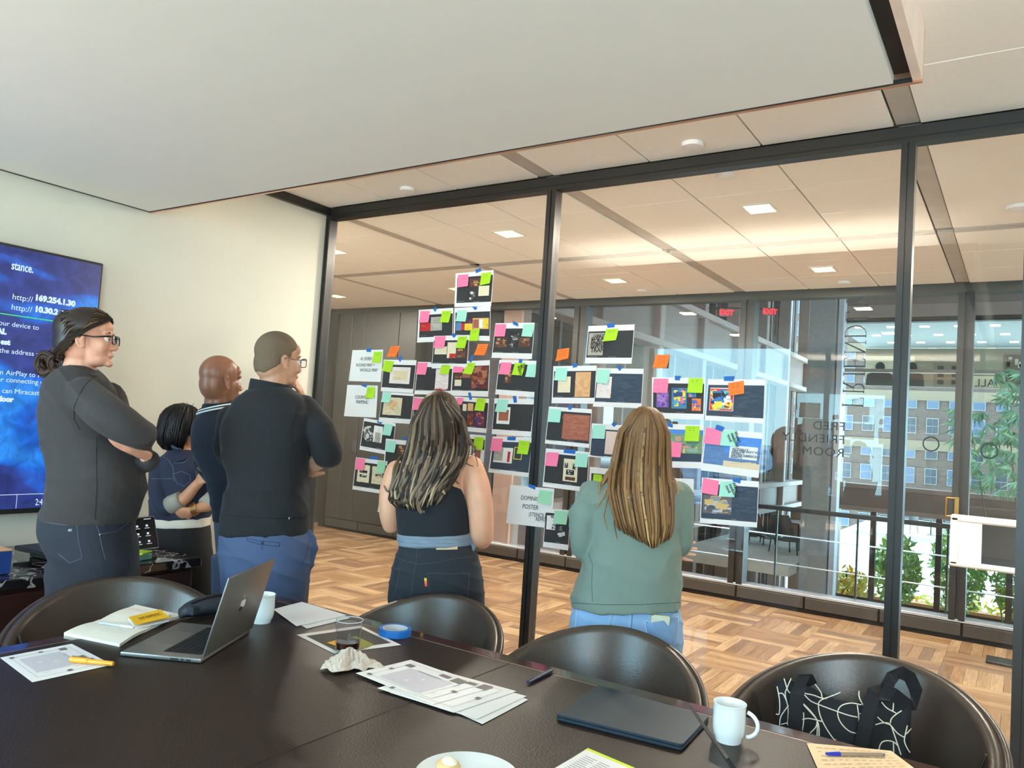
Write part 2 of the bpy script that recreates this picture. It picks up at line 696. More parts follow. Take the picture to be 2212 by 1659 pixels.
# hanging ceiling panel with copper edge
SZ0, SZ1, SY = 2.575, 2.735, 2.455
soff = structure(MB().box(LX + .02, -.345, -1.3, SY - .012, SZ0, SZ1).build('ceiling_panel', SOFFIT))
MB().box(LX + .02, -.27, SY - .012, SY, SZ0 - .004, SZ1).build('copper_edge', COPPER, soff)
MB().box(LX + .02, -.295, SY - .021, SY - .012, SZ0 - .0015, SZ0 + .01).build('shadow_line', BLACK2, soff)
MB().box(LX + .02, LX + .036, -1.3, SY - .02, SZ0 - .0015, SZ0 + .01).build('shadow_line', BLACK2, soff)
MB().box(-.345, -.295, -1.3, SY - .012, SZ0 + .03, SZ1).build('shadow_gap', BLACK2, soff)
e_ = MB()
e_.box(-.295, -.27, -1.3, SY - .012, SZ0 + .002, SZ1)
e_.build('end_edge', mat('pale_edge', S(238, 214, 198), .5), soff)
MB().box(-.30, -.26, -1.3, 2.2, SZ1 + .0, SZ1 + .06).build('top_rail', COPPER, soff)

# glass partition in front of the corridor
win1 = structure(MB().box(-4.16, 2.4, GY - .035, GY + .035, 2.878, 2.955).build('window_1', BLACK))
MB().box(-4.16, 2.4, GY - .037, GY - .0352, 2.90, 2.906).build('rail_groove', BLACK2, win1)
MB().box(-4.16, 2.4, GY - .03, GY + .03, 0, .05).build('bottom_rail', BLACK, win1)
MUL = [(-4.16, -4.118), (-2.337, -2.277), (-.49, -.432), (-.02, .045), (1.40, 1.46)]
for (a, b) in MUL:
    c = (a + b) / 2
    m_ = MB()
    m_.box(a, c - .003, GY - .036, GY + .036, 0, 2.885)
    m_.box(c + .003, b, GY - .036, GY + .036, 0, 2.885)
    m_.box(c - .003, c + .003, GY - .028, GY + .036, 0, 2.885)
    m_.build('mullion', BLACK, win1)
for (a, b) in zip(MUL[:-1], MUL[1:]):
    MB().box(a[1], b[0], GY - .005, GY + .005, .05, 2.88).build('pane', PANE, win1)

# lettering on the partition, facing the corridor, so mirrored from in here
LETTER = mat('vinyl_letter', S(40, 38, 42), .5)
for body, z in (('FRED', 1.582), ('FRIENDLY', 1.522), ('ROOM', 1.462)):
    text(body, .056, frame_mtx((-.682, GY + .0065, z), (-1, 0, 0), (0, 0, 1)), 'letters', LETTER, win1, width=1.06, space=1.08)


def stroke_letters():
    T, t = .1, .045
    L = {
        'F': [((0, 0), (0, 1), T), ((0, 1), (.55, 1), t), ((0, .5), (.4, .5), t), ((-.14, 0), (.16, 0), t), ((.55, 1.0), (.55, .82), t), ((.4, .42), (.4, .58), t), ((-.14, 1), (0, 1), t)],
        'R': [((0, 0), (0, 1), T), ((-.14, 0), (.16, 0), t), ((-.14, 1), (.3, 1), t), ((.3, 1), (.5, .9), T), ((.5, .9), (.54, .75), T), ((.54, .75), (.48, .58), T), ((.48, .58), (.3, .5), t), ((.3, .5), (0, .5), t), ((.25, .5), (.6, 0), T), ((.5, 0), (.75, 0), t)],
        'I': [((0.1, 0), (.1, 1), T), ((-.06, 0), (.26, 0), t), ((-.06, 1), (.26, 1), t)],
        'E': [((0, 0), (0, 1), T), ((-.14, 1), (.52, 1), t), ((-.14, 0), (.56, 0), t), ((0, .52), (.4, .52), t), ((.4, .42), (.4, .62), t), ((.52, 1), (.52, .84), t), ((.56, 0), (.56, .16), t)],
        'N': [((0, 0), (0, 1), t), ((.7, 0), (.7, 1), t), ((0, 1), (.7, 0), T), ((-.14, 0), (.14, 0), t), ((.56, 1), (.84, 1), t), ((-.14, 1), (0, 1), t)],
        'D': [((0, 0), (0, 1), T), ((-.14, 0), (.3, 0), t), ((-.14, 1), (.3, 1), t), ((.3, 1), (.55, .9), t), ((.55, .9), (.7, .7), T), ((.7, .7), (.75, .5), T), ((.75, .5), (.7, .3), T), ((.7, .3), (.55, .1), T), ((.55, .1), (.3, 0), t)],
        'L': [((0, 0), (0, 1), T), ((-.14, 1), (.16, 1), t), ((-.14, 0), (.55, 0), t), ((.55, 0), (.55, .2), t)],
        'Y': [((.35, 0), (.35, .45), T), ((.35, .45), (0, 1), T), ((.35, .45), (.72, 1), t), ((.2, 0), (.5, 0), t), ((-.12, 1), (.14, 1), t), ((.58, 1), (.86, 1), t)]}
    W = {'F': .55, 'R': .7, 'I': .2, 'E': .56, 'N': .72, 'D': .75, 'L': .55, 'Y': .72}
    m = MB()
    h, pos = .088, 1.70
    for ch in 'FRIENDLY':
        for (a, b, th) in L[ch]:
            pa = (-.700 + a[1] * h, GY + .0068, pos + a[0] * h * .72)
            pb = (-.700 + b[1] * h, GY + .0068, pos + b[0] * h * .72)
            m.bar(pa, pb, .0012, th * h * .72, up=(Vector(pb) - Vector(pa)).cross(Vector((0, 1, 0))))
        pos += (W[ch] * .72 * h) + .029
    return m


stroke_letters().build('letters', LETTER, win1)
for (x, z) in ((-.335, 1.545), (-.12, 1.53)):
    m_ = MB()
    pts = [(x + .03 * math.cos(a), GY - .0065, z + .03 * math.sin(a)) for a in np.linspace(0, 2 * math.pi, 33)]
    m_.tube(pts, .0032, 6, cap=False, flat=.3, flatdir=(0, 1, 0))
    m_.build('ring_mark', LETTER, win1)

# far window wall
win2 = structure(MB().box(-7.95, 2.4, FY, FY + .12, 2.885, 2.975).build('window_2', mat('dark_head', S(62, 64, 60), .5)))
for xc, wd in ((-6.02, .12), (-4.13, .15), (-2.28, .14), (-.435, .12), (1.41, .12)):
    m_ = MB()
    m_.box(xc - wd / 2, xc - .012, FY + .0, FY + .16, .15, 2.89)
    m_.box(xc + .012, xc + wd / 2, FY + .0, FY + .16, .15, 2.89)
    m_.box(xc - .012, xc + .012, FY + .02, FY + .16, .15, 2.89)
    m_.build('mullion', BLACK, win2)
xs_ = [-6.45, -6.02, -4.13, -2.28, -.435, 1.41, 2.4]
for a, b in zip(xs_[:-1], xs_[1:]):
    MB().box(a + .06, b - .06, FY + .10, FY + .112, .16, 2.89).build('pane', PANE2, win2)
MB().cbox(-6.45, 2.4, FY - .0, FY + .17, .135, .16, .003).build('sill', SILL, win2)
h_ = MB()
h_.cbox(-.475, -.44, FY - .03, FY, .98, 1.16, .003)
h_.tube([(-.47, FY - .03, 1.15), (-.53, FY - .045, 1.15)], .008, 8)
h_.tube([(-.47, FY - .03, 1.0), (-.53, FY - .045, 1.0)], .008, 8)
h_.tube([(-.53, FY - .045, .995), (-.53, FY - .045, 1.155)], .008, 8)
h_.build('pull_handle', BRASS, win2)
base = structure(MB().box(-7.86, 2.4, FY + .01, FY + .1, 0, .135).build('baseboard_far', BLACK2))
k = 0
x = -7.855
while x < 2.3:
    MB().cbox(x + .006, x + .612, FY - .012, FY + .012, .03, .13, .003).build('convector_panel', CONVECT if x > -6.5 else DARKWALL, base)
    x += .622
wf = structure(MB().box(-7.86, -6.45, FY + .005, FY + .2, 0.135, CZ).build('wall_far', DARKWALL))
for (a, b) in ((-7.85, -7.60), (-7.59, -7.36), (-7.35, -6.76), (-6.75, -6.46)):
    MB().cbox(a, b, FY - .014, FY + .006, .14, 2.885, .004).build('wall_panel', DARKWALL, wf)
MB().cbox(-7.43, -7.36, FY - .024, FY - .012, 1.04, 1.2, .003).build('switch_plate', mat('slate', S(70, 74, 84), .4), wf)

# glazed door and bright room at the end of the side passage
d1 = structure(MB().box(-7.95, -7.86, FY - .03, FY + .16, 0, 2.885).build('door_1', BLACK))
MB().box(-11.9, -7.9, 9.9, 9.98, 2.62, 2.70).build('transom', BLACK, d1)
MB().box(-11.9, -7.9, 9.9, 9.98, .02, .14).build('bottom_rail', BLACK, d1)
MB().box(-9.4, -9.32, 9.9, 9.98, .14, 2.9).build('stile', BLACK, d1)
MB().box(-11.9, -9.4, 9.93, 9.945, .14, 2.62).build('pane', PANE2, d1)
structure(MB().box(-7.86, -7.76, FY + .2, 13.2, 0, CZ).build('wall_passage', PLASTER))
we = MB()
we.box(-12, -7.76, 13.1, 13.2, 0, 1.0)
we.box(-12, -7.76, 13.1, 13.2, 2.1, CZ + .03)
we.build('wall_window', mat('warm_wall', S(235, 215, 170), .7))
structure(bpy.data.objects['wall_window'])

# downlights, round ceiling speakers and sprinkler covers
for i, (lx, ly) in enumerate(DOWNLIGHTS):
    side = 'nearer' if ly < 5.5 else 'farther'
    labs = ['lit square ceiling downlight beside the right middle mullion, nearest the glass', 'lit square ceiling downlight in the left glass bay, above the top sheet', 'small lit square downlight right of the middle, near the far windows', 'small lit square downlight behind the middle mullion, near the far windows', 'lit square downlight cut by the left glass post, upper one', 'square downlight in the left ceiling bay beside the upper cut light', 'lit square downlight cut by the left glass post, lower one', 'square ceiling downlight beyond the right edge, near row', 'square ceiling downlight beyond the right edge, far row']
    t = thing('downlight', labs[i], 'ceiling light', (lx, ly, CZ - .006), 'square corridor downlights')
    fr = MB()
    for (a, b, c, d) in ((-.095, .095, -.105, -.088), (-.095, .095, .088, .105), (-.095, -.08, -.088, .088), (.08, .095, -.088, .088)):
        fr.box(lx + a, lx + b, ly + c, ly + d, CZ - .006, CZ + .004)
    fr.build('frame', WHITE, t)
    MB().box(lx - .08, lx + .08, ly - .088, ly + .088, CZ - .003, CZ + .002).build('diffuser', GLOW, t)
for (x, y, r, lab) in ((-3.283, 3.62, .05, 'white disc cover on the ceiling above the left glass pane, room side'), (-1.405, 3.60, .055, 'white disc cover on the ceiling above the middle glass pane, room side'), (-1.40, 4.10, .05, 'grey disc cover on the corridor ceiling behind the middle pane'), (-3.28, 4.02, .045, 'grey disc cover on the corridor ceiling behind the left pane'), (-1.35, 7.2, .055, 'disc cover on the corridor ceiling by the far window, right'), (-3.24, 7.15, .055, 'disc cover on the corridor ceiling by the far window, left'), (-.06, 5.25, .07, 'pale disc cover on the corridor ceiling at the far right')):
    m_ = MB().lathe([(r * .6, -.022), (r * .92, -.02), (r, -.012), (r, 0)], (x, y, CZ), 24)
    tag(shade(m_.build('ceiling_disc', WHITE)), lab, 'ceiling cover', 'round ceiling covers')
# ------------------------------------------------------------------ atrium outside the far windows
STONE = mat('pink_stone', S(152, 128, 120), .6, var=.05, scale=3)
LEDGE = mat('ledge_stone', S(184, 158, 148), .6, var=.05, scale=3)
BRONZE = mat('bronze_panel', S(120, 82, 66), .5, var=.08, scale=2)
DGLASS = mat('dark_window', S(46, 48, 52), .12, var=.15, scale=1.5, spec=.6)
OFFCEIL = mat('office_ceiling', S(150, 152, 150), .7)
CONC = mat('rough_concrete', S(150, 150, 152), .9, var=.10, scale=14, bump=.5, bscale=25)
DECK = mat('terrace_paving', S(190, 186, 176), .8)
RAILM = mat('rail_dark', S(38, 42, 46), .35, metal=.3)
CABLE = mat('steel_cable', S(190, 198, 210), .3, metal=.8)
STRIP = mat('strip_lamp', S(255, 240, 200), .5, emit=S(255, 235, 180), estr=2.0)

gr = structure(MB().box(-14, 12, FY + .3, 120, -6.3, -6.0).build('floor_court', mat('court_paving', S(150, 140, 124), .8)))
structure(MB().box(-14, 6, FY + .17, FY + .3, -6, -.1).build('wall_court', STONE))
# side wing of stone and bronze running away from the far windows
WXp = -5.0
wing = thing('office_wing', 'stone and bronze office wing beyond the far windows, left', 'building', (WXp - 1, 15, -6))
for (za, zb) in ((-3.5, -2.9), (0.0, .5), (3.05, 3.75), (6.3, 7.0), (9.6, 10.6)):
    MB().box(WXp - .25, WXp - .05, 7.7, 22, za, zb).build('spandrel', BRONZE if za < 1 else STONE, wing)
    MB().cbox(WXp - .25, WXp + .1, 7.7, 22, zb - .02, zb + .09, .01).build('ledge', LEDGE, wing)
    MB().cbox(WXp - .25, WXp + .1, 7.7, 22, za - .09, za + .02, .01).build('ledge', LEDGE, wing)
ys = [7.7 + 2.04 * k for k in range(8)]
for k, y in enumerate(ys):
    MB().cbox(WXp - .22, WXp + .06, y - .1, y + .1, -6, 11, .015).build('column', STONE if k % 2 else LEDGE, wing)
for (za, zb) in ((-6, -3.5), (-2.9, 0), (.5, 3.05), (3.75, 6.3), (7, 9.6)):
    for y0, y1 in zip(ys[:-1], ys[1:]):
        MB().box(WXp - .3, WXp - .27, y0 + .1, y1 - .1, za, zb).build('window', DGLASS, wing)
        MB().box(WXp - .27, WXp - .2, (y0 + y1) / 2 + .2, (y0 + y1) / 2 + .26, za, zb).build('window_bar', mat('bronze_bar', S(70, 56, 50), .5), wing)
MB().box(WXp - 9, WXp - .31, 7.7, 22, -6, 11).build('core', mat('dim_interior', S(60, 60, 62), .8), wing)
# a bright opened window bay of the wing with pale panels
for (y0, za, zb) in ((13.0, 3.85, 4.9), (13.45, 3.85, 4.9)):
    MB().cbox(WXp - .26, WXp - .24, y0, y0 + .34, za, zb, .004).build('pale_panel', mat('lit_panel', S(236, 220, 180), .6), wing)

# unseen roof of wide beams, added to cut the light in the atrium
rf = thing('atrium_shade_roof', 'unseen beamed roof added to shade the atrium, above the picture', 'roof', (2, 14, 11.6))
for k in range(14):
    MB().box(-14, 12, 7.7 + k * 1.0, 8.52 + k * 1.0, 11.2, 11.8).build('beam', LEDGE, rf)

# concrete pillar
pil = MB()
pil.cbox(-2.92, -2.52, 12.9, 13.3, -6, 12, .01)
tag(pil.build('concrete_pillar', CONC), 'tall rough grey concrete pillar outside, between the wing and the brick building', 'pillar')
MB().cbox(-2.50, -2.42, 12.98, 13.22, -6, 12, .005).build('metal_edge', mat('pale_steel', S(196, 198, 208), .4, metal=.3), bpy.data.objects['concrete_pillar'])

# building across the atrium, open office floor above and planted floor below
op = thing('office_building', 'pinkish office building across the atrium, seen through the right panes', 'building', (1, 22, -6))
X0, X1, OY = -4.0, 9.0, 20.0
MB().box(X0, X1, OY, OY + .4, 4.72, 11.8).build('spandrel', STONE, op)  # carried up to the roof to keep light out of the atrium
MB().box(6.2, 6.6, 7.8, OY, -6, 11.8).build('side_shade_wall', STONE, op)  # unseen wall added to close this side against light
MB().cbox(X0, X1, OY - .06, OY + .1, 4.66, 4.95, .01).build('ledge', LEDGE, op)
for x in (-3.9, 0.42, 4.6):
    MB().cbox(x - .1, x + .1, OY - .05, OY + .3, 4.9, 7.2, .01).build('stone_rib', LEDGE, op)
MB().box(X0, X1, OY + .02, OY + .12, 4.55, 4.70).build('window_head', BLACK, op)
MB().box(X0, X1, OY + .2, OY + 9, 4.55, 4.70).build('office_ceiling', OFFCEIL, op)
for i in range(22):
    x = X0 + .5 + (i % 6) * .72 + (i // 6) * .17
    y = OY + .8 + (i // 6) * 1.5
    MB().box(x - .1, x + .1, y - .1, y + .1, 4.535, 4.553).build('ceiling_lamp', STRIP, op)
# printed mural band behind the open floor
mur = MB()
mur.box(X0, X1, OY + 5.0, OY + 5.1, 3.42, 4.52)
mur.build('mural_wall', mat('mural_sepia', S(150, 136, 116), .7, var=.15, scale=2.5), op)
SEP = [S(60, 54, 50), S(96, 86, 76), S(190, 172, 146), S(40, 38, 38), S(206, 190, 160), S(128, 112, 94)]
fig = MB()
yy = OY + 4.985
for (x0, x1, z0, z1, c) in ((-4.0, -2.7, 3.42, 4.3, 4), (-2.2, -1.5, 3.42, 4.1, 5), (-1.4, -.6, 3.45, 3.75, 4), (-.5, .5, 3.5, 4.35, 1), (.7, 1.6, 3.42, 4.4, 1), (1.9, 3.2, 3.42, 4.3, 4)):
    fig.cur = SEP[c]
    fig.box(x0, x1, yy, yy + .02, z0, z1)
for i in range(6):
    fig.cur = SEP[0]
    fig.box(-2.1 + (i % 2) * .35, -1.95 + (i % 2) * .35, yy - .01, yy, 3.5 + (i // 2) * .2, 3.62 + (i // 2) * .2)
for x, s_ in ((-3.6, 1.0), (-2.75, .85)):                      # two standing figures seen from behind
    fig.cur = SEP[3]
    fig.prism([(x - .38 * s_, yy - .01, 3.42), (x + .38 * s_, yy - .01, 3.42), (x + .34 * s_, yy - .01, 3.75), (x + .1, yy - .01, 3.87), (x - .1, yy - .01, 3.87), (x - .34 * s_, yy - .01, 3.75)], (0, -.01, 0))
    fig.ell((x, yy - .01, 3.97), (.13, .02, .15))
for i in range(70):                                            # crowd photographs
    cx = rng.uniform(-.5, .5) if i < 30 else (rng.uniform(.75, 1.55) if i < 45 else rng.uniform(2.0, 3.4))
    fig.cur = SEP[int(rng.integers(0, 6))]
    z = rng.uniform(3.5, 4.3)
    fig.box(cx - .04, cx + .04, yy - .012, yy - .002, z, z + rng.uniform(.06, .16))
fig.build('mural_pictures', mat('mural_print', (1, 1, 1), .7, vcol=True), op, vcol=True)
text('ALL PO', .3, frame_mtx((-.7, yy - .02, 3.46), (-1, 0, 0), (0, 0, 1)), 'mural_lettering', mat('mural_ink', S(50, 46, 44), .7), op)
MB().box(X0, X1, OY + .05, OY + .2, 3.36, 3.44).build('glass_rail', mat('pale_rail', S(190, 178, 164), .5), op)
# lower floor: parapet, lit planting bed level and base
MB().box(X0, X1, OY, OY + .4, .15, .62).build('spandrel', STONE, op)
MB().cbox(X0, X1, OY - .1, OY + .45, .60, .70, .01).build('ledge', LEDGE, op)
MB().cbox(X0, X1, OY - .1, OY + .45, .08, .18, .01).build('ledge', LEDGE, op)
MB().box(X0, X1, OY, OY + .4, -4.6, -3.2).build('spandrel', STONE, op)
MB().cbox(X0, X1, OY - .12, OY + .5, -3.22, -3.10, .01).build('ledge', LEDGE, op)
MB().box(X0, X1, OY + .3, OY + 12, -3.3, -3.22).build('slab', DECK, op)
for x in (-2.9, -1.55, -.2, 1.15, 2.5):
    MB().box(x - .06, x + .06, OY, OY + .14, -3.2, .1).build('window_post', mat('bronze_bar', S(70, 56, 50), .5), op)
for x in (-3.9, 5.2, 8.9):
    MB().box(x - .2, x + .2, OY + .1, OY + .5, -6, 12).build('corner_column', STONE, op)
MB().box(X0, X1, OY + .06, OY + .09, -2.0, -1.94).build('handrail', RAILM, op)
MB().box(X0, X1, OY + 2.6, OY + 2.9, -3.2, -2.3).build('timber_bench', mat('warm_timber', S(196, 128, 74), .6), op)

# brick building far behind
BR = bpy.data.materials.new('brick')
BR.use_nodes = True
nt = BR.node_tree
bt = nt.nodes.new('ShaderNodeTexBrick')
tcn = nt.nodes.new('ShaderNodeTexCoord')
mp = nt.nodes.new('ShaderNodeMapping')
mp.inputs['Rotation'].default_value = (math.radians(90), 0, 0)
bt.inputs['Scale'].default_value = 1.2
bt.inputs['Color1'].default_value = (*S(54, 39, 35), 1)
bt.inputs['Color2'].default_value = (*S(64, 49, 43), 1)
bt.inputs['Mortar'].default_value = (*S(80, 70, 64), 1)
nt.links.new(tcn.outputs['Object'], mp.inputs[0])
nt.links.new(mp.outputs[0], bt.inputs['Vector'])
nt.links.new(bt.outputs[0], nt.nodes['Principled BSDF'].inputs['Base Color'])
nt.nodes['Principled BSDF'].inputs['Roughness'].default_value = .9
bk = thing('brick_building', 'brick apartment building with rows of small windows behind the glass', 'building', (-8, 100, -6))
MB().box(-28, 22, 100, 112, -16, 34).build('wall', BR, bk)
SAND = mat('sand_band', S(88, 74, 58), .8)
for z in (1.9, 7.6, 13.2):
    MB().box(-28, 22, 99.8, 100.02, z, z + 1.1).build('sand_band', SAND, bk)
wfm = mat('white_frame', S(110, 110, 108), .5)
wgm = [mat('blue_window', S(50, 62, 82), .2, var=.2), mat('grey_window', S(34, 38, 46), .2, var=.2)]
wmesh = {}
for r in range(11):
    for c in range(17):
        x, z = -24.5 + c * 2.25, -9.6 + r * 2.85
        pp = proj((x, 100, z))
        if not (1640 < pp[0] < 2230 and 620 < pp[1] < 1180):
            continue
        k = int(rng.integers(0, 2))
        if k not in wmesh:
            f_ = MB().box(-.62, .62, -.12, .02, -.85, .95).mesh('window', wfm)
            g_ = MB()
            for i in (0, 1):
                for j in (0, 1):
                    g_.box(-.56 + i * .58, -.02 + i * .58, -.16, -.11, -.78 + j * .86, .02 + j * .86)
            wmesh[k] = (f_, g_.mesh('pane', wgm[k]))
        wo_ = place('window', wmesh[k][0], (x, 100, z), bk)
        place('pane', wmesh[k][1], (x, 100, z), wo_)

# towers behind the room: the sky and skyline that the glass throws back
TW = [mat('tower_blue', S(128, 164, 196), .3), mat('tower_pale', S(176, 196, 210), .4), mat('tower_grey', S(150, 168, 190), .4)]
twn = [(-36, -150, 5, 5.5, 'tall blue glass tower in the reflected skyline'), (-52, -160, 14, 1.2, 'broad pale tower block, left of the reflected skyline'), (-41, -170, 6, 2.2, 'pale grey tower block beside the tall reflected tower'), (-62, -150, 12, -.4, 'low wide block, right in the reflected skyline'), (-46.5, -180, 4, 3.4, 'slim grey tower behind the tall reflected one')]
for i, (x, y, wd, h, lab) in enumerate(twn):
    t = thing('skyline_tower', lab, 'building', (x, y, -40), 'towers of the reflected skyline')
    MB().box(x - wd / 2, x + wd / 2, y - 8, y, -40, h).build('wall', TW[i % 3], t)
    m_ = MB()
    for k in range(int((h + 20) / 1.6)):
        m_.box(x - wd / 2 + .3, x + wd / 2 - .3, y, y + .2, -20 + k * 1.6, -19.1 + k * 1.6)
    m_.build('window_band', mat('tower_glass', S(80, 120, 168), .2), t)

# balcony railing just outside the far glass
rail = thing('balcony_railing', 'dark balcony railing with steel cables outside the far windows', 'railing', (-1, 8.05, -.1))
MB().cbox(-3.9, 3.0, 8.02, 8.10, .845, .885, .006).build('top_rail', RAILM, rail)
for z in (.60, .32):
    MB().tube([(-3.9, 8.06, z), (3.0, 8.06, z)], .007, 6).build('cable', CABLE, rail)
for x in (-3.3, -2.05, -1.30, -.55, .2, 1.4):
    MB().cbox(x - .008, x + .008, 8.045, 8.075, -.1, .85, .002).build('post', RAILM, rail)
structure(MB().box(-3.95, 3.0, 7.67, 8.2, -.25, -.1).build('floor_balcony', DECK))

# exit signs hanging from the wing
REDL = mat('exit_red', S(230, 40, 50), .5, emit=S(255, 40, 60), estr=1.3)
for (px, py, lab) in ((1660, 673, 'red lit exit sign high on the wing, the right one'), (1566, 675, 'red lit exit sign high on the wing, the left one')):
    p = atd(px, py, 14.2)
    t = thing('exit_sign', lab, 'sign', p, 'red exit signs')
    x_ = Vector((math.cos(.55), math.sin(.55), 0))
    MB().obox(p + Vector((0, .03, 0)), x_ * .10, Vector((0, .012, 0)), Vector((0, 0, .07))).build('housing', mat('sign_housing', S(150, 120, 120), .5), t)
    text('EXIT', .13, frame_mtx(p - x_ * .095 + Vector((0, -.03, -.045)), x_, (0, 0, 1)), 'letters', REDL, t, bold=.004)
    MB().bar(p + Vector((0, .03, .05)), (WXp - .2, p.y + .03, p.z + .12), .02, .02).build('bracket', RAILM, t)

# trees and shrubs of the atrium: leaf clouds over branches


def leafcloud(m, c, r, n, size, cols, flat=1.0):
    for i in range(n):
        d = Vector(rng.normal(size=3))
        d.normalize()
        p = Vector(c) + Vector((d.x * r[0], d.y * r[1], d.z * r[2])) * (rng.uniform(.35, 1.0) ** .6)
        a = Vector(rng.normal(size=3)).normalized()
        b = a.orthogonal().normalized()
        s_ = size * rng.uniform(.6, 1.3)
        m.cur = cols[int(rng.integers(0, len(cols)))]
        m.add([p - a * s_, p + b * s_ * .35, p + a * s_, p - b * s_ * .35], [(0, 1, 2, 3)])


LEAF = mat('leaf', (1, 1, 1), .5, vcol=True)
BARK = mat('bark', S(86, 70, 54), .9)
LIT_YEL = [S(232, 190, 60), S(214, 200, 70), S(190, 190, 70), S(240, 206, 96)]  # yellow of the atrium lighting painted into the leaf colours
GRN = [S(120, 160, 70), S(150, 180, 84), S(92, 136, 62), S(176, 190, 90), S(110, 150, 96)]
for (x, y, z, rx, rz, cols, lab) in ((-2.55, 21.6, -1.4, .55, .95, GRN, 'leafy green shrub beside the concrete pillar, left of the lit trees'), (-1.25, 21.9, -1.2, .62, 1.15, GRN, 'round green tree in the planted floor, middle'), (.0, 21.7, -1.15, .6, 1.2, GRN, 'round green tree in the planted floor, left of the yellow-lit one'), (1.5, 21.9, -1.6, .8, 1.2, LIT_YEL, 'tree with yellow light painted on its leaves, far right of the planted floor'), (-3.6, 20.9, -2.2, .7, .8, LIT_YEL, 'shrub with yellow light painted on its leaves, left of the concrete pillar')):
    t = thing('atrium_tree', lab, 'tree', (x, y, -3.2), 'trees of the planted floor')
    m_ = MB()
    leafcloud(m_, (x, y, z), (rx, .6, rz), 900, .12, cols)
    m_.build('foliage', LEAF, t, vcol=True)
    m_ = MB()
    m_.tube([(x, y, -3.2), (x + .05, y, -2.2), (x, y, z)], [.07, .05, .02], 7)
    for k in range(5):
        a = k * 1.3
        m_.tube([(x, y, -2.3 + k * .2), (x + .5 * rx * math.cos(a), y + .3 * math.sin(a), z + .3 * math.sin(a * 2))], [.03, .01], 5)
    m_.build('trunk', BARK, t)
hedge = MB()
leafcloud(hedge, (1.5, 22.9, -2.6), (5.5, .4, .75), 1500, .13, LIT_YEL)
tag(hedge.build('flower_bed', LEAF, vcol=True), 'bed of low planting with yellow light painted on, under the atrium trees', 'plants', kind='stuff')

# bamboo-like plant right outside the right panes: long narrow leaves in fans
bam = thing('bamboo_plant', 'tall bamboo with fans of narrow green leaves behind the right glass', 'plant', (.45, 11.4, -6))
BAMC = [S(96, 150, 116), S(128, 180, 140), S(80, 132, 96), S(150, 196, 160), S(108, 166, 150)]
stem, leaves = MB(), MB()
for k in range(9):
    x0 = rng.uniform(-.55, 1.0)
    top = Vector((x0 + rng.uniform(-.5, .4), 11.3 + rng.uniform(-.3, .3), rng.uniform(1.7, 2.75)))
    foot = Vector((.45 + rng.uniform(-.25, .25), 11.4, -5.9))
    mid = (foot + top) / 2 + Vector((0, 0, .35))
    stem.tube([foot, mid, top], [.014, .011, .005], 6)
for k in range(230):
    c = Vector((rng.uniform(-.75, 1.25), 11.2 + rng.uniform(-.35, .35), rng.uniform(1.12, 2.6)))
    if c.x < -.35 and c.z > 2.1:
        continue
    n_ = int(rng.integers(5, 9))
    base_a = rng.uniform(-2.6, -.5)
    for q in range(n_):
        a = base_a + (q - n_ / 2) * .38
        L = rng.uniform(.10, .19)
        d = Vector((math.cos(a), rng.uniform(-.4, .1), math.sin(a) * .85))
        s_ = d.cross(Vector((0, 1, 0))).normalized() * .013
        leaves.cur = BAMC[int(rng.integers(0, 5))]
        tip = c + d * L + Vector((0, 0, -.02))
        mid = c + d * L * .45
        leaves.add([c, mid + s_, tip, mid - s_], [(0, 1, 2, 3)])
stem.build('stem', mat('bamboo_stem', S(96, 110, 60), .6), bam)
stuff(leaves.build('leaves', LEAF, bam, vcol=True))
MB().cbox(-.1, 1.0, 10.9, 11.9, -6, -5.4, .02).build('planter', mat('planter_grey', S(84, 84, 86), .6), bam)

# cafe chairs and table on the terrace behind the pillar
def cafe_chair(x, y, z, ang, lab, col):
    t = thing('cafe_chair', lab, 'chair', (x, y, z), 'terrace chairs')
    c, s_ = math.cos(ang), math.sin(ang)
    R_ = lambda a, b, h: (x + a * c - b * s_, y + a * s_ + b * c, z + h)
    m_ = MB()
    m_.slab(lambda u, v: R_((u - .5) * .44, (v - .5) * .42, .44 + .03 * (2 * u - 1) ** 2), 6, 5, (0, 0, .02))
    m_.build('seat', col, t)
    m_ = MB()
    m_.slab(lambda u, v: R_((u - .5) * .46 * (1 - .3 * v * v), .2 - .06 * (2 * u - 1) ** 2 + .08 * v, .5 + v * .34), 8, 5, R_(0, .02, 0) and (-.02 * s_, .02 * c, 0))
    m_.build('backrest', col, t)
    for (a, b) in ((-.2, -.18), (.2, -.18), (-.2, .2), (.2, .2)):
        MB().tube([R_(a * .8, b * .8, .45), R_(a, b, 0)], .012, 6).build('leg', BLACK, t)


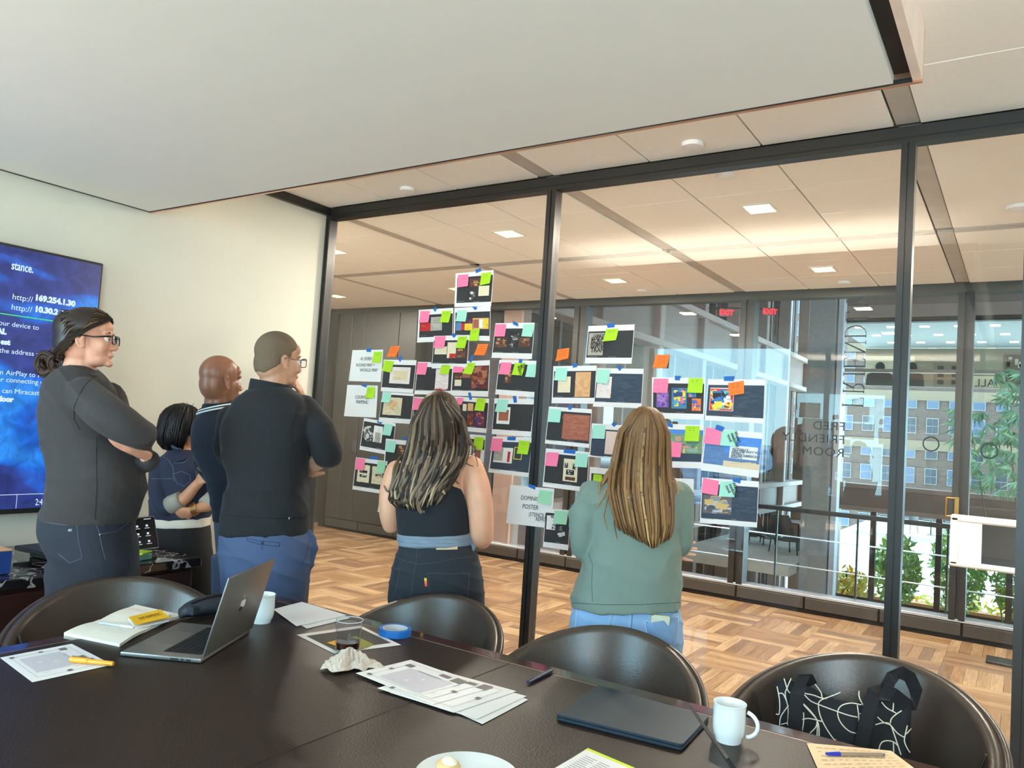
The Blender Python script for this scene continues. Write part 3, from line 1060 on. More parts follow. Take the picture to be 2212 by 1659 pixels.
DKSEAT = mat('dark_seat', S(50, 46, 46), .5)
for (px, py, ang, lab) in ((1694, 1140, .6, 'dark terrace chair beside the small round table, left of the pillar'), (1648, 1135, 1.2, 'dark terrace chair farthest left, behind the sheet corner'), (1966, 1130, -.7, 'small dark chair on the terrace seen right of the right mullion')):
    dd_ = {1694: 13.3, 1648: 14.4, 1966: 30.0}[px]
    p = atd(px, py, dd_)
    cafe_chair(p.x, p.y, p.z - .65 if px < 1900 else -1.6, ang, lab, DKSEAT)
for (px, py, lab, col) in ((1727, 1128, 'small round terrace table left of the pillar', BLACK), (2012, 1113, 'small terrace table with amber top right of the right mullion', mat('amber_top', S(200, 140, 80), .5))):
    p = atd(px, py, 13.8 if px < 1900 else 30.0)
    if px > 1900:
        p.z = -.88
    t = thing('terrace_table', lab, 'table', (p.x, p.y, p.z - .72), 'terrace tables')
    MB().lathe([(.30, -.02), (.32, -.01), (.32, 0), (.30, .006)], p, 20).build('tabletop', col, t)
    MB().lathe([(.17, -.72), (.16, -.7), (.03, -.66), (.025, -.03), (.08, -.02)], p, 14).build('pedestal', BLACK, t)
structure(MB().box(-4.9, -2.95, 12.4, 15.6, -.5, -.35).build('floor_terrace', DECK))

_p = atd(1985, 1120, 30.0)
MB().box(_p.x - 2.2, _p.x + 2.2, _p.y - 1.2, _p.y + 1.2, -1.75, -1.6).build('mezzanine_slab', DECK, op)

# white framed board standing behind the far window at the right
p = onz(2085, 1195, 0)
wbd = thing('framed_screen', 'white framed screen with a white left panel standing at the far right window', 'screen', (.02, 6.9, 0))
fr = MB()
fr.cbox(-.46, .55, 6.9, 6.93, 1.00, 1.055, .012)
fr.cbox(-.46, .55, 6.9, 6.93, .66, .705, .012)
fr.cbox(-.46, -.40, 6.9, 6.93, .67, 1.04, .012)
fr.cbox(.49, .55, 6.9, 6.93, .67, 1.04, .012)
fr.build('frame', WHITE, wbd)
MB().cbox(-.40, -.25, 6.905, 6.925, .70, 1.0, .004).build('white_panel', mat('board_white', S(226, 234, 246), .4), wbd)
MB().box(-.25, .49, 6.912, 6.92, .70, 1.0).build('screen', mat('smoked_screen', S(60, 66, 72), .15), wbd)
MB().cbox(-.2, .3, 6.82, 7.02, 0, .02, .004).build('foot', BLACK, wbd)
MB().cbox(.0, .06, 6.93, 6.96, .02, .9, .004).build('post', BLACK, wbd)
# ------------------------------------------------------------------ television on the white wall
TVX = -4.075
tv = thing('wall_television', 'large wall television showing a blue screen with white text', 'television', (-4.12, 1.0, .92))
MB().cbox(-4.13, TVX - .004, -.06, 2.185, .925, 2.222, .006).build('housing', BLACK, tv)
MB().box(-4.16, -4.13, .5, 1.6, 1.2, 1.9).build('wall_mount', BLACK, tv)
scr = bpy.data.materials.new('tv_picture')
scr.use_nodes = True
nt = scr.node_tree
b = nt.nodes['Principled BSDF']
b.inputs['Roughness'].default_value = .25
b.inputs['Base Color'].default_value = (.01, .01, .02, 1)
tcn = nt.nodes.new('ShaderNodeTexCoord')
n1 = nt.nodes.new('ShaderNodeTexNoise')
n1.inputs['Scale'].default_value = 1.7
n1.inputs['Detail'].default_value = 1.5
n1.inputs['Distortion'].default_value = 1.6
n2 = nt.nodes.new('ShaderNodeTexNoise')
n2.inputs['Scale'].default_value = 14
n2.inputs['Detail'].default_value = 8
n2.inputs['Distortion'].default_value = .8
r1 = nt.nodes.new('ShaderNodeValToRGB')
els = r1.color_ramp.elements
els[0].position, els[0].color = .36, (*S(36, 48, 112), 1)
els[1].position, els[1].color = .62, (*S(40, 130, 226), 1)
e3 = els.new(.50)
e3.color = (*S(44, 62, 140), 1)
e4 = els.new(.545)
e4.color = (*S(26, 100, 208), 1)
r2 = nt.nodes.new('ShaderNodeMapRange')
r2.inputs['From Min'].default_value = .35
r2.inputs['From Max'].default_value = .7
r2.inputs['To Min'].default_value = .75
r2.inputs['To Max'].default_value = 1.5
mu = nt.nodes.new('ShaderNodeMix')
mu.data_type = 'RGBA'
mu.blend_type = 'MULTIPLY'
mu.inputs[0].default_value = 1
for n_ in (n1, n2):
    nt.links.new(tcn.outputs['Object'], n_.inputs['Vector'])
nt.links.new(n1.outputs[0], r1.inputs[0])
nt.links.new(n2.outputs[0], r2.inputs[0])
nt.links.new(r1.outputs[0], mu.inputs[6])
nt.links.new(r2.outputs[0], mu.inputs[7])
nt.links.new(mu.outputs[2], b.inputs['Emission Color'])
TVGAIN = 0.62
b.inputs['Emission Strength'].default_value = TVGAIN
scm = MB().box(TVX - .004, TVX, -.04, 2.172, .95, 2.208).build('screen', scr, tv)
TW_ = mat('tv_white_text', (.02, .02, .02), .4, emit=S(214, 240, 255), estr=.62)
TG_ = mat('tv_green_line', (.02, .02, .02), .4, emit=S(60, 230, 130), estr=.62)
for body, px, py, h, al, bo, wd in (('stance.', 72, 590, .066, 'RIGHT', .001, .62), ('http://', 71, 653, .044, 'RIGHT', 0, 1), ('169.254.1.30', 162, 662, .044, 'RIGHT', .0025, .98), ('http://', 69, 675, .044, 'RIGHT', 0, 1), ('10.30.2.3', 137, 682, .044, 'RIGHT', .0025, .98), ('our device to', 84, 713, .038, 'RIGHT', 0, 1), ('AL', 13, 722, .04, 'RIGHT', .0025, 1), ('est', 21, 745, .038, 'RIGHT', .0025, 1), ('the address ab', 92, 771, .038, 'RIGHT', 0, 1), ('n AirPlay to F', 88, 816, .038, 'RIGHT', 0, 1), ('er connecting via', 103, 832, .038, 'RIGHT', 0, 1), ('s can Miracast to', 102, 855, .038, 'RIGHT', 0, 1), ('loor', 28, 868, .038, 'RIGHT', .0025, 1), ('2:46 P', 108, 1090, .052, 'RIGHT', 0, .62)):
    o_ = onx(px, py, TVX + .0008)
    text(body, h * .88, frame_mtx(o_, (0, 1, 0), (0, 0, 1)), 'screen_text', TW_, scm, thick=.0003, align=al, bold=bo, width=wd)
MB().box(TVX, TVX + .0008, 0, 1.97, 1.880, 1.885).build('screen_line', TG_, scm)
MB().box(TVX, TVX + .0006, 0, 2.16, 1.018, 1.0205).build('screen_line', TW_, scm)
MB().box(TVX, TVX + .0006, 1.868, 1.870, .952, 1.018).build('screen_line', TW_, scm)

# ------------------------------------------------------------------ credenza with marble top
MARB = bpy.data.materials.new('black_marble')
MARB.use_nodes = True
nt = MARB.node_tree
b = nt.nodes['Principled BSDF']
b.inputs['Roughness'].default_value = .08
tcn = nt.nodes.new('ShaderNodeTexCoord')
vo = nt.nodes.new('ShaderNodeTexVoronoi')
vo.feature = 'DISTANCE_TO_EDGE'
vo.inputs['Scale'].default_value = 7
nz_ = nt.nodes.new('ShaderNodeTexNoise')
nz_.inputs['Scale'].default_value = 5
nz_.inputs['Detail'].default_value = 6
mxv = nt.nodes.new('ShaderNodeMix')
mxv.data_type = 'RGBA'
mxv.inputs[0].default_value = .35
nt.links.new(tcn.outputs['Object'], nz_.inputs['Vector'])
nt.links.new(tcn.outputs['Object'], mxv.inputs[6])
nt.links.new(nz_.outputs['Color'], mxv.inputs[7])
nt.links.new(mxv.outputs[2], vo.inputs['Vector'])
rr = nt.nodes.new('ShaderNodeValToRGB')
rr.color_ramp.elements[0].position, rr.color_ramp.elements[0].color = 0.0, (*S(190, 180, 176), 1)
rr.color_ramp.elements[1].position, rr.color_ramp.elements[1].color = .035, (*S(30, 26, 28), 1)
nt.links.new(vo.outputs['Distance'], rr.inputs[0])
nt.links.new(rr.outputs[0], b.inputs['Base Color'])
WALNUT = mat('dark_walnut', S(52, 28, 24), .35, var=.15, scale=6, stretch=(1, 1, 8))
cr_ = thing('credenza', 'dark wooden credenza with a black veined marble top under the television', 'sideboard', (-3.85, 1.5, 0))
MB().cbox(LX + .02, -3.372, .0, 2.425, .718, .76, .004).build('marble_top', MARB, cr_)
MB().box(LX + .03, -3.41, .03, 2.40, .06, .718).build('carcass', WALNUT, cr_)
for a, b_ in ((.04, .62), (.63, 1.21), (1.22, 1.80), (1.81, 2.39)):
    MB().cbox(-3.41, -3.39, a, b_, .08, .70, .003).build('door', WALNUT, cr_)
MB().box(LX + .06, -3.46, .08, 2.36, 0, .06).build('plinth', BLACK, cr_)

RUBBER = mat('black_plastic', S(34, 34, 36), .4)
def rbox(m, a, b, c, d, z0, z1, ang=0.0, cx=None, cy=None, r=.01):
    """rounded-corner slab with footprint a..b x c..d"""
    cx = (a + b) / 2 if cx is None else cx
    cy = (c + d) / 2 if cy is None else cy
    pts = []
    for (x, y, s) in ((b - r, d - r, 0), (a + r, d - r, 1), (a + r, c + r, 2), (b - r, c + r, 3)):
        for k in range(5):
            t = (s + k / 4) * math.pi / 2
            pts.append((x + r * math.cos(t), y + r * math.sin(t)))
    C_, S_ = math.cos(ang), math.sin(ang)
    pts = [(cx + (x - cx) * C_ - (y - cy) * S_, cy + (x - cx) * S_ + (y - cy) * C_) for x, y in pts]
    h = (z1 - z0)
    e = min(.003, h * .3)

    def ring(z, k):
        return [(cx + (x - cx) * k, cy + (y - cy) * k, z) for x, y in pts]
    kk = 1 - e / max(.02, min(b - a, d - c) / 2)
    return m.loft([ring(z0, kk), ring(z0 + e, 1), ring(z1 - e, 1), ring(z1, kk)])


t = thing('conference_speaker', 'flat black device on the credenza behind the ponytailed man', 'speaker', (-3.77, 1.90, .76))
rbox(MB(), -3.88, -3.66, 1.79, 2.06, .79, .81, .1).build('top_plate', RUBBER, t)
rbox(MB(), -3.84, -3.70, 1.84, 2.01, .761, .791, .1).build('base', BLACK, t)
t = thing('control_tablet', 'black touch tablet with icons standing on the credenza', 'tablet', (-3.63, 2.26, .76))
ta, tb = Vector((-3.61, 2.15, .776)), Vector((-3.645, 2.36, .776))
up = Vector((-.05, -.01, .155))
xd = (tb - ta)
nrm = xd.cross(up).normalized()
MB().obox((ta + tb + up) / 2, xd / 2, up / 2, nrm * .007).build('housing', mat('tablet_grey', S(150, 150, 152), .3, metal=.6), t)
sc = MB().obox((ta + tb + up) / 2 + nrm * .008, xd * .48, up * .47, nrm * .0012).build('screen', mat('tablet_screen', S(10, 10, 12), .12), t)
ic = MB()
for i in range(3):
    for j in range(3):
        c = ta + xd * (.2 + .27 * i) + up * (.24 + .24 * j) + nrm * .0095
        ic.obox(c, xd * .03, up * .03, nrm * .0004)
        ic.obox(c - up * .075, xd * .07, up * .008, nrm * .0004)
ic.obox(ta + xd * .78 + up * .92 + nrm * .0095, xd * .1, up * .01, nrm * .0004)
stuff(ic.build('screen_icons', mat('icon_white', (.02, .02, .02), .5, emit=S(226, 230, 245), estr=.55), t))
MB().obox((ta + tb) / 2 - nrm * .05 + Vector((0, 0, -.002)), xd * .3, nrm * .05, Vector((0, 0, .004))).build('stand', RUBBER, t)
GRNP, TEALP, PINKP, ORGP, YELP = S(186, 222, 60), S(160, 222, 200), S(255, 130, 170), S(255, 128, 52), S(255, 190, 40)
t = thing('sticky_note_pad', 'teal pad of sticky notes with a lime pad on top, on the credenza', 'note pad', (-3.49, 2.17, .76))
rbox(MB(), -3.53, -3.455, 2.12, 2.21, .761, .788, .3, r=.002).build('teal_pad', mat('teal_paper', S(140, 200, 186), .7), t)
rbox(MB(), -3.535, -3.455, 2.12, 2.215, .7885, .798, .55, r=.002).build('lime_pad', mat('lime_paper', S(190, 220, 60), .7), t)
t = thing('blue_box', 'blue cardboard box with tan top on the credenza at the left edge', 'box', (-3.6, 1.50, .76))
MB().cbox(-3.74, -3.49, 1.34, 1.605, .761, .855, .003).build('carton', mat('blue_card', S(30, 62, 132), .5), t)
MB().cbox(-3.74, -3.49, 1.34, 1.605, .8555, .862, .002).build('lid', mat('tan_card', S(206, 160, 120), .7), t)

# ------------------------------------------------------------------ conference table
TZ = .75
MAHOG = mat('mahogany', S(66, 28, 22), .12, var=.2, scale=5, stretch=(1, 8, 1), coat=.6)
LEATH = mat('table_leather', S(48, 37, 31), .42, var=.06, scale=30, bump=.14, bscale=160, spec=.22)
tab = thing('conference_table', 'long conference table with dark leather top and polished mahogany border', 'table', (-.6, 1.4, 0))
TX0, TX1, TY0, TY1 = -2.528, 1.5, .55, 2.205
bd = .068
m_ = MB()
m_.cbox(TX0, TX1, TY1 - bd, TY1, TZ - .045, TZ, .006)
m_.cbox(TX0, TX1, TY0, TY0 + bd, TZ - .045, TZ, .006)
m_.cbox(TX0, TX0 + bd, TY0 + bd, TY1 - bd, TZ - .045, TZ, .006)
m_.cbox(TX1 - bd, TX1, TY0 + bd, TY1 - bd, TZ - .045, TZ, .006)
m_.build('border', MAHOG, tab)
seams = [TX0 + bd, -1.35, -.23, .9, TX1 - bd]
for a, b_ in zip(seams[:-1], seams[1:]):
    MB().cbox(a + .0012, b_ - .0012, TY0 + bd + .001, TY1 - bd - .003, TZ - .03, TZ + .0004, .0016).build('leather_panel', LEATH, tab)
m_ = MB()
m_.box(TX0 + bd, TX1 - bd, TY1 - bd - .003, TY1 - bd - .0003, TZ - .02, TZ + .0006)
m_.box(TX0 + bd - .0025, TX0 + bd, TY0 + bd, TY1 - bd, TZ - .02, TZ + .0006)
m_.build('inlay_line', mat('inlay', S(176, 150, 130), .3, metal=.5), tab)
MB().box(TX0 + .02, TX1 - .02, TY0 + .02, TY1 - .02, TZ - .06, TZ - .032).build('underframe', WALNUT, tab)
for x in (-1.9, -.2, 1.1):
    MB().cbox(x - .05, x + .05, TY0 + .4, TY1 - .4, 0, TZ - .06, .01).build('leg', WALNUT, tab)

# ------------------------------------------------------------------ leather tub chairs
CHL = mat('chair_leather', S(66, 54, 46), .33, var=.06, scale=20, bump=.06, bscale=180, spec=.6)
CHR_ = mat('chair_leg_steel', S(150, 146, 140), .25, metal=1)


def tub_chair(cx, cy, ang, lab, wid=1.0, ht=0.0):
    t = thing('tub_chair', lab, 'chair', (cx, cy, 0), 'leather tub chairs around the table')
    ca, sa = math.cos(ang), math.sin(ang)

    def W(x, y, z):
        return (cx + x * ca - y * sa, cy + x * sa + y * ca, z)
    N = 44
    PM = math.radians(122)

    def top(ph):
        return .60 + ht + .235 * max(0, math.cos(ph * .60)) ** 2.0

    def ring(ph, inner, th, ztrim):
        zt, zb = top(ph) - ztrim, .40
        pts = []
        s_, c_ = math.sin(ph), math.cos(ph)
        prof = []
        M = 8
        for k in range(M + 1):
            v = k / M
            r = inner + .055 * v ** 1.3 - .03 * (1 - v)
            prof.append((r, zb + (zt - zb - th * .5) * v))
        rt = prof[-1][0]
        for k in range(1, 6):
            a = math.pi * k / 6
            prof.append((rt + th / 2 - th / 2 * math.cos(a), zt - th * .5 + th * .5 * math.sin(a)))
        for k in range(M, -1, -1):
            v = k / M
            prof.append((inner + th + .055 * v ** 1.3 - .03 * (1 - v), zb + (zt - zb - th * .5) * v))
        for r, z in prof:
            pts.append(W(r * s_ * 1.02 * wid, r * c_ * .98, z))
        return pts
    phs = np.linspace(-PM, PM, N)
    m_ = MB().loft([ring(p, .262, .042, 0) for p in phs])
    shade(m_.build('backrest', CHL, t), 50)
    m_ = MB().loft([ring(p, .298, .022, .004) for p in np.linspace(-PM * .985, PM * .985, N)])
    shade(m_.build('outer_shell', CHL, t), 50)
    m_ = MB()
    pts = []
    for p in np.linspace(-PM * .99, PM * .99, 60):
        r = .305 + .055
        pts.append(W(r * math.sin(p) * 1.02 * wid, r * math.cos(p) * .98, top(p) - .018))
    m_.tube(pts, .0042, 6)
    m_.build('piping', mat('piping', S(40, 34, 31), .3), t, smooth=True)
    for sgn in (-1, 1):                                  # seam where the arm pad begins
        p = sgn * math.radians(80)
        MB().tube([W((.262 - .002 + .055 * v ** 1.3 - .03 * (1 - v)) * math.sin(p) * 1.02 * wid, (.262 + .055 * v ** 1.3 - .03 * (1 - v)) * math.cos(p) * .98, .42 + (top(p) - .42) * v) for v in np.linspace(0, 1, 8)], .004, 6).build('arm_seam', mat('piping', S(40, 34, 31), .3), t)
    m_ = MB()
    rings = []
    for (k, z) in ((.94, .37), (1.0, .39), (1.0, .445), (.95, .462), (.7, .468), (.05, .47)):
        rings.append([W(.25 * k * math.cos(a) * wid, -.03 + .27 * k * math.sin(a), z) for a in np.linspace(0, 2 * math.pi, 28, endpoint=False)])
    m_.loft(rings)
    m_.build('seat', CHL, t, smooth=True)
    for a in (.8, 2.35, 3.93, 5.5):
        x, y = math.cos(a), math.sin(a)
        MB().tube([W(.16 * x, .16 * y, .38), W(.27 * x, .27 * y, 0)], [.016, .011], 8).build('leg', CHR_, t)
    return t


tub_chair(-2.60, 1.585, math.radians(62), 'brown leather tub chair at the left end of the table, before the ponytailed man', 1.0, -.005)
tub_chair(-1.83, 2.17, math.radians(5), 'brown leather tub chair behind the blue tape roll', .93, -.01)
tub_chair(-1.10, 2.19, math.radians(8), 'brown leather tub chair behind the navy pen and closed laptop', .95, 0.0)
tub_chair(-.385, 2.46, math.radians(-6), 'brown leather tub chair holding the black tote bag', 1.0, .012)

# ------------------------------------------------------------------ things on the table
Z = TZ + .0006
PAPER = mat('white_paper', S(238, 234, 232), .7, var=.01)
CREAM = mat('cream_paper', S(244, 236, 220), .7, var=.02)
ALU = mat('silver_aluminium', S(150, 146, 142), .35, metal=.7)
KEYB = mat('key_black', S(22, 22, 24), .5)
PRINT = mat('print', (1, 1, 1), .65, var=.04, scale=60, vcol=True)
INK = mat('pen_ink', S(60, 60, 66), .6)
CERAM = mat('white_ceramic', S(238, 240, 238), .15, var=.01, coat=.5)


def P2(px, py, z=None):
    return onz(px, py, Z if z is None else z)


# open silver laptop
Hn = P2(434, 1424, Z + .014)
e_ = Vector((.875, .485, 0)).normalized()
n_ = Vector((-.485, .875, 0)).normalized()
lap = thing('open_laptop', 'open silver laptop beside the notebook, its back to the camera', 'laptop', (Hn.x, Hn.y, Z))


def LP(u, v, z):        # u from hinge towards the user, v along the hinge
    return Hn - e_ * u + n_ * v + Vector((0, 0, z - (Z + .014)))


def lquad(m, u0, u1, v0, v1, z0, z1):
    m.prism([LP(u0, v0, z0), LP(u1, v0, z0), LP(u1, v1, z0), LP(u0, v1, z0)], (0, 0, z1 - z0))
    return m


bb = lquad(MB(), 0, .248, 0, .356, Z + .002, Z + .0148).build('base', ALU, lap)
bevel(bb, .0035, 2)
kb = lquad(MB(), .018, .135, .035, .321, Z + .0142, Z + .0150).build('keyboard', KEYB, lap)
for r in range(6):
    for c in range(14):
        lquad(MB(), .021 + r * .0192, .021 + r * .0192 + .0165, .038 + c * .0202, .038 + c * .0202 + .0172, Z + .015, Z + .0165).build('key', KEYB, kb)
lquad(MB(), .145, .238, .105, .25, Z + .0146, Z + .0150).build('trackpad', mat('trackpad', S(140, 136, 132), .3, metal=.5), lap)
pt = MB()
for (u0, u1) in ((.03, .044), (.052, .06), (.068, .092)):
    pt.prism([LP(u0, -.0006, Z + .006), LP(u1, -.0006, Z + .006), LP(u1, -.0006, Z + .010), LP(u0, -.0006, Z + .010)], e_.cross(Vector((0, 0, 1))) * .0012)
stuff(pt.build('side_ports', BLACK2, lap))
al = math.radians(104)
ld = e_ * (-math.cos(al)) + Vector((0, 0, math.sin(al)))
ln = ld.cross(n_).normalized()
if ln.dot(e_) < 0:
    ln = -ln
lc = Hn + ld * .126 + n_ * .178
lidm = MB().obox(lc + ln * .003, ld * .122, n_ * .178, ln * .0026).build('lid', mat('lid_aluminium', S(128, 122, 118), .4, metal=.6), lap)
bevel(lidm, .002, 2)
MB().obox(lc - ln * .0005, ld * .115, n_ * .170, ln * .0008).build('display', mat('display_glass', S(14, 14, 18), .1), lap)
# fruit-shaped emblem with a bite and a leaf on the lid
cc = lc + ln * .0062
body = []
for k in range(40):
    a = 2 * math.pi * k / 40
    x = .0205 * math.cos(a) * (1 + .06 * math.cos(2 * a))
    y = .021 * math.sin(a) - .004 * math.exp(-(x / .006) ** 2) * (1 if math.sin(a) > 0 else -.5)
    bx, by = .0235, .002
    dd = math.hypot(x - bx, y - by)
    if dd < .0105:
        x, y = bx + (x - bx) * .0105 / max(dd, 1e-4), by + (y - by) * .0105 / max(dd, 1e-4)
        x = min(x, bx)
        x = bx - math.sqrt(max(0, .0105 ** 2 - (y - by) ** 2))
    body.append(cc - n_ * x + ld * y)
em = MB()
em.prism(body, ln * .0006)
em.prism([cc + ld * (.024 + q * .011) + n_ * (-.001 - s_ * .0032 * math.sin(math.pi * q) - q * .006) for q, s_ in [(k / 6, 1) for k in range(7)] + [(1 - k / 6, -1) for k in range(1, 6)]], ln * .0006)
em.build('emblem', mat('mirror_emblem', S(206, 196, 186), .08, metal=1), lap)

# closed dark blue laptop
q = [P2(1200, 1556, Z), P2(1293, 1492, Z), P2(1532, 1560, Z), P2(1474, 1624, Z)]
cx_ = sum((p for p in q), Vector()) / 4
clp = thing('closed_laptop', 'closed dark blue laptop lying at the right of the table', 'laptop', (cx_.x, cx_.y, Z))


def rquad(m, q, z0, z1, r=.012):
    pts = []
    for i in range(4):
        p, a, b_ = q[i], (q[i - 1] - q[i]).normalized(), (q[(i + 1) % 4] - q[i]).normalized()
        for k in range(5):
            tt = k / 4
            pts.append(p + a * r * (1 - tt) ** 2 + b_ * r * tt ** 2)
    c = sum((p for p in q), Vector()) / 4

    def ring(z, g):
        return [Vector((c.x + (p.x - c.x) * g, c.y + (p.y - c.y) * g, z)) for p in pts]
    h = (z1 - z0)
    return m.loft([ring(z0, .99), ring(z0 + h * .25, 1), ring(z0 + h * .75, 1), ring(z1, .99)])


NAVY = mat('navy_metal', S(40, 54, 66), .5, metal=.2, spec=.3)
shade(rquad(MB(), q, Z + .001, Z + .0085).build('base', NAVY, clp), 30)
shade(rquad(MB(), q, Z + .0095, Z + .0165).build('lid', NAVY, clp), 30)

# second laptop, its raised lid seen edge on from behind
Hh, Tt = Vector((-.499, 1.757, TZ + .012)), Vector((-.568, 1.599, .95))
hd = Vector((.575, -.818, 0)).normalized()
lp2 = thing('tilted_laptop', 'dark laptop with raised lid seen edge on beside the right mug', 'laptop', (-.3, 1.5, Z))
ud = (Tt - Hh)
nn = ud.cross(hd).normalized()
MB().obox(Hh + ud / 2 + hd * .13, ud / 2, hd * .13, nn * .0028).build('lid', mat('lid_dark', S(62, 60, 60), .4, metal=.3), lp2)
bs = Vector((.818, .575, 0))
MB().obox(Hh + hd * .15 + bs * .0 + Vector((0, 0, -.004)) + Vector((.12, .0, 0)), hd * .10, bs * .09, Vector((0, 0, .006))).build('base', NAVY, lp2)


def mug(px, py, lab, hang, s=1.0):
    p = P2(px, py)
    t = thing('mug', lab, 'mug', (p.x, p.y, Z), 'white mugs')
    r, h = .0405 * s, .095 * s
    prof = [(r * .70, .001), (r * .76, 0), (r * .80, .004), (r * .82, .010), (r * .93, .018), (r * .985, .032), (r, .05), (r * .985, h - .012), (r * 1.0, h - .004), (r * 1.03, h - .001), (r * 1.0, h), (r * .93, h - .003), (r * .92, h - .02), (r * .9, .03), (r * .7, .012), (.001, .011)]
    shade(MB().lathe(prof, (p.x, p.y, Z), 36).build('body', CERAM, t), 50)
    m_ = MB()
    c, s_ = math.cos(hang), math.sin(hang)
    pts = []
    for a in np.linspace(-1.35, 1.35, 15):
        rr = r * .9 + .030 * math.cos(a) * 1.12
        pts.append((p.x + c * rr, p.y + s_ * rr, Z + h * .52 + .031 * math.sin(a)))
    m_.tube(pts, .0052, 8, flat=1.25, flatdir=(-s_, c, 0))
    m_.build('handle', CERAM, t, smooth=True)
    MB().lathe([(.0005, .0), (r * .9, 0), (r * .9, .001), (.0005, .001)], (p.x, p.y, Z + .03), 24).build('coffee_rest', mat('coffee_stain', S(206, 180, 140), .3), t)


mug(564, 1344, 'white mug standing behind the open laptop', math.radians(206), 1.05)
mug(1573, 1600, 'white mug with handle right, beside the closed laptop', math.radians(5), 1.0)

# drinking glass with cola
p = P2(750, 1408)
gl = thing('drinking_glass', 'clear tumbler with a little dark cola on the table', 'glass', (p.x, p.y, Z))
CLEAR = glass_mat('tumbler_glass', (.93, .94, .95), 1.5, 1.0)
r = .043
m_ = MB().lathe([(r * .86, .002), (r * .88, 0), (r * .9, .006), (r, .1), (r * 1.02, .101), (r * .97, .1), (r * .87, .012), (.001, .010)], (p.x, p.y, Z), 36, cap=False)
shade(m_.build('tumbler', CLEAR, gl), 60)
MB().lathe([(r * .84, .0125), (r * .90, .034), (.001, .0345)], (p.x, p.y, Z), 32).build('cola', mat('cola', S(70, 30, 18), .05, coat=.5), gl)
ringm = MB()
ringm.tube([(p.x + r * 1.0 * math.cos(a), p.y + r * 1.0 * math.sin(a), Z + .1005) for a in np.linspace(0, 2 * math.pi, 41)], .0012, 6, cap=False)
ringm.build('rim', mat('glass_rim', S(220, 224, 226), .1, spec=.8), gl)

# crumpled brown napkin
p = P2(752, 1444)
nap = MB()


def napkin(u, v):
    a = 2 * math.pi * u
    rad = .068 * v * (1 + .28 * math.sin(3 * a + 1) + .15 * math.sin(7 * a))
    h = .046 * (1 - v) ** .8 * (.6 + .5 * abs(math.sin(2.5 * a + 4 * v))) + .016 * abs(math.sin(5 * a + 9 * v)) * (1 - v * .5)
    x = math.cos(a) * rad * 1.15
    y = math.sin(a) * rad * .8
    g = random.uniform(-.0022, .0022)
    return (p.x + x * .85 + y * -.3, p.y + x * .5 + y * .9, Z + .002 + h + g)


nap.slab(napkin, 40, 14, (0, 0, .0012))
tag(nap.build('crumpled_napkin', mat('kraft_tissue', S(206, 184, 166), .85, var=.06), smooth=False), 'crumpled light brown paper napkin in front of the tumbler', 'napkin')

# roll of blue tape
p = P2(853, 1371)
tr = thing('tape_roll', 'roll of blue painter tape near the far edge of the table', 'tape', (p.x, p.y, Z))
BLUET = mat('blue_tape', S(24, 110, 190), .6, var=.03)
MB().lathe([(.0435, 0), (.0565, 0), (.057, .002), (.057, .022), (.0565, .024), (.0435, .024), (.0435, 0)], (p.x, p.y, Z), 40, cap=False).build('tape', BLUET, tr)
MB().lathe([(.0395, .0005), (.0433, .0005), (.0433, .0235), (.0395, .0235), (.0395, .0005)], (p.x, p.y, Z), 40, cap=False).build('core', mat('card_core', S(222, 220, 222), .7), tr)


def sheet_on_table(name, q, z, lab, cat, mm, curl=.0, group=None, th=.0006):
    m_ = MB()

    def fn(u, v):
        p = (q[0] * (1 - u) + q[1] * u) * (1 - v) + (q[3] * (1 - u) + q[2] * u) * v
        return (p.x, p.y, z + curl * (u * (1 - u) * 4 * .3 + (abs(2 * u - 1) ** 3) * .5 * v))
    m_.slab(fn, 8, 6, (0, 0, th))
    o = tag(m_.build(name, mm), lab, cat, group)
    return o


def uvq(q, u0, u1, v0, v1, z):
    f = lambda u, v: (q[0] * (1 - u) + q[1] * u) * (1 - v) + (q[3] * (1 - u) + q[2] * u) * v
    return [Vector((f(u, v).x, f(u, v).y, z)) for u, v in ((u0, v0), (u0, v1), (u1, v1), (u1, v0))]


def plan_print(o, q, z, items):
    m_ = MB()
    for i, (u0, u1, v0, v1, c) in enumerate(items):
        m_.cur = c
        m_.add(uvq(q, u0, u1, v0, v1, z + .00012 * (i + 1)), [(0, 1, 2, 3)])
    m_.build('printed_plan', PRINT, o, vcol=True)


GRYP, DKP, LN = S(206, 200, 206), S(120, 108, 106), S(150, 138, 136)
PLAN = [(.14, .86, .22, .78, S(238, 233, 233)), (.10, .90, .10, .105, LN), (.10, .90, .895, .90, LN), (.10, .105, .10, .90, LN), (.895, .90, .10, .90, LN), (.16, .72, .20, .74, GRYP), (.30, .36, .42, .44, S(240, 238, 240)), (.48, .54, .50, .52, S(240, 238, 240)), (.08, .14, .08, .13, DKP), (.47, .53, .08, .12, DKP), (.74, .84, .10, .18, DKP), (.80, .88, .50, .62, DKP), (.76, .92, .66, .78, DKP), (.47, .53, .87, .92, DKP), (.2, .3, .82, .825, LN), (.7, .72, .3, .6, S(180, 174, 176)), (.6, .75, .80, .81, S(188, 180, 180))]
q = [P2(0, 1421, Z + .001), P2(155, 1391, Z + .001), P2(243, 1436, Z + .001), P2(70, 1474, Z + .001)]
o = sheet_on_table('floor_plan', q, Z + .001, 'single printed floor plan sheet at the left under the orange pen', 'paper', PAPER)
plan_print(o, q, Z + .0018, PLAN)
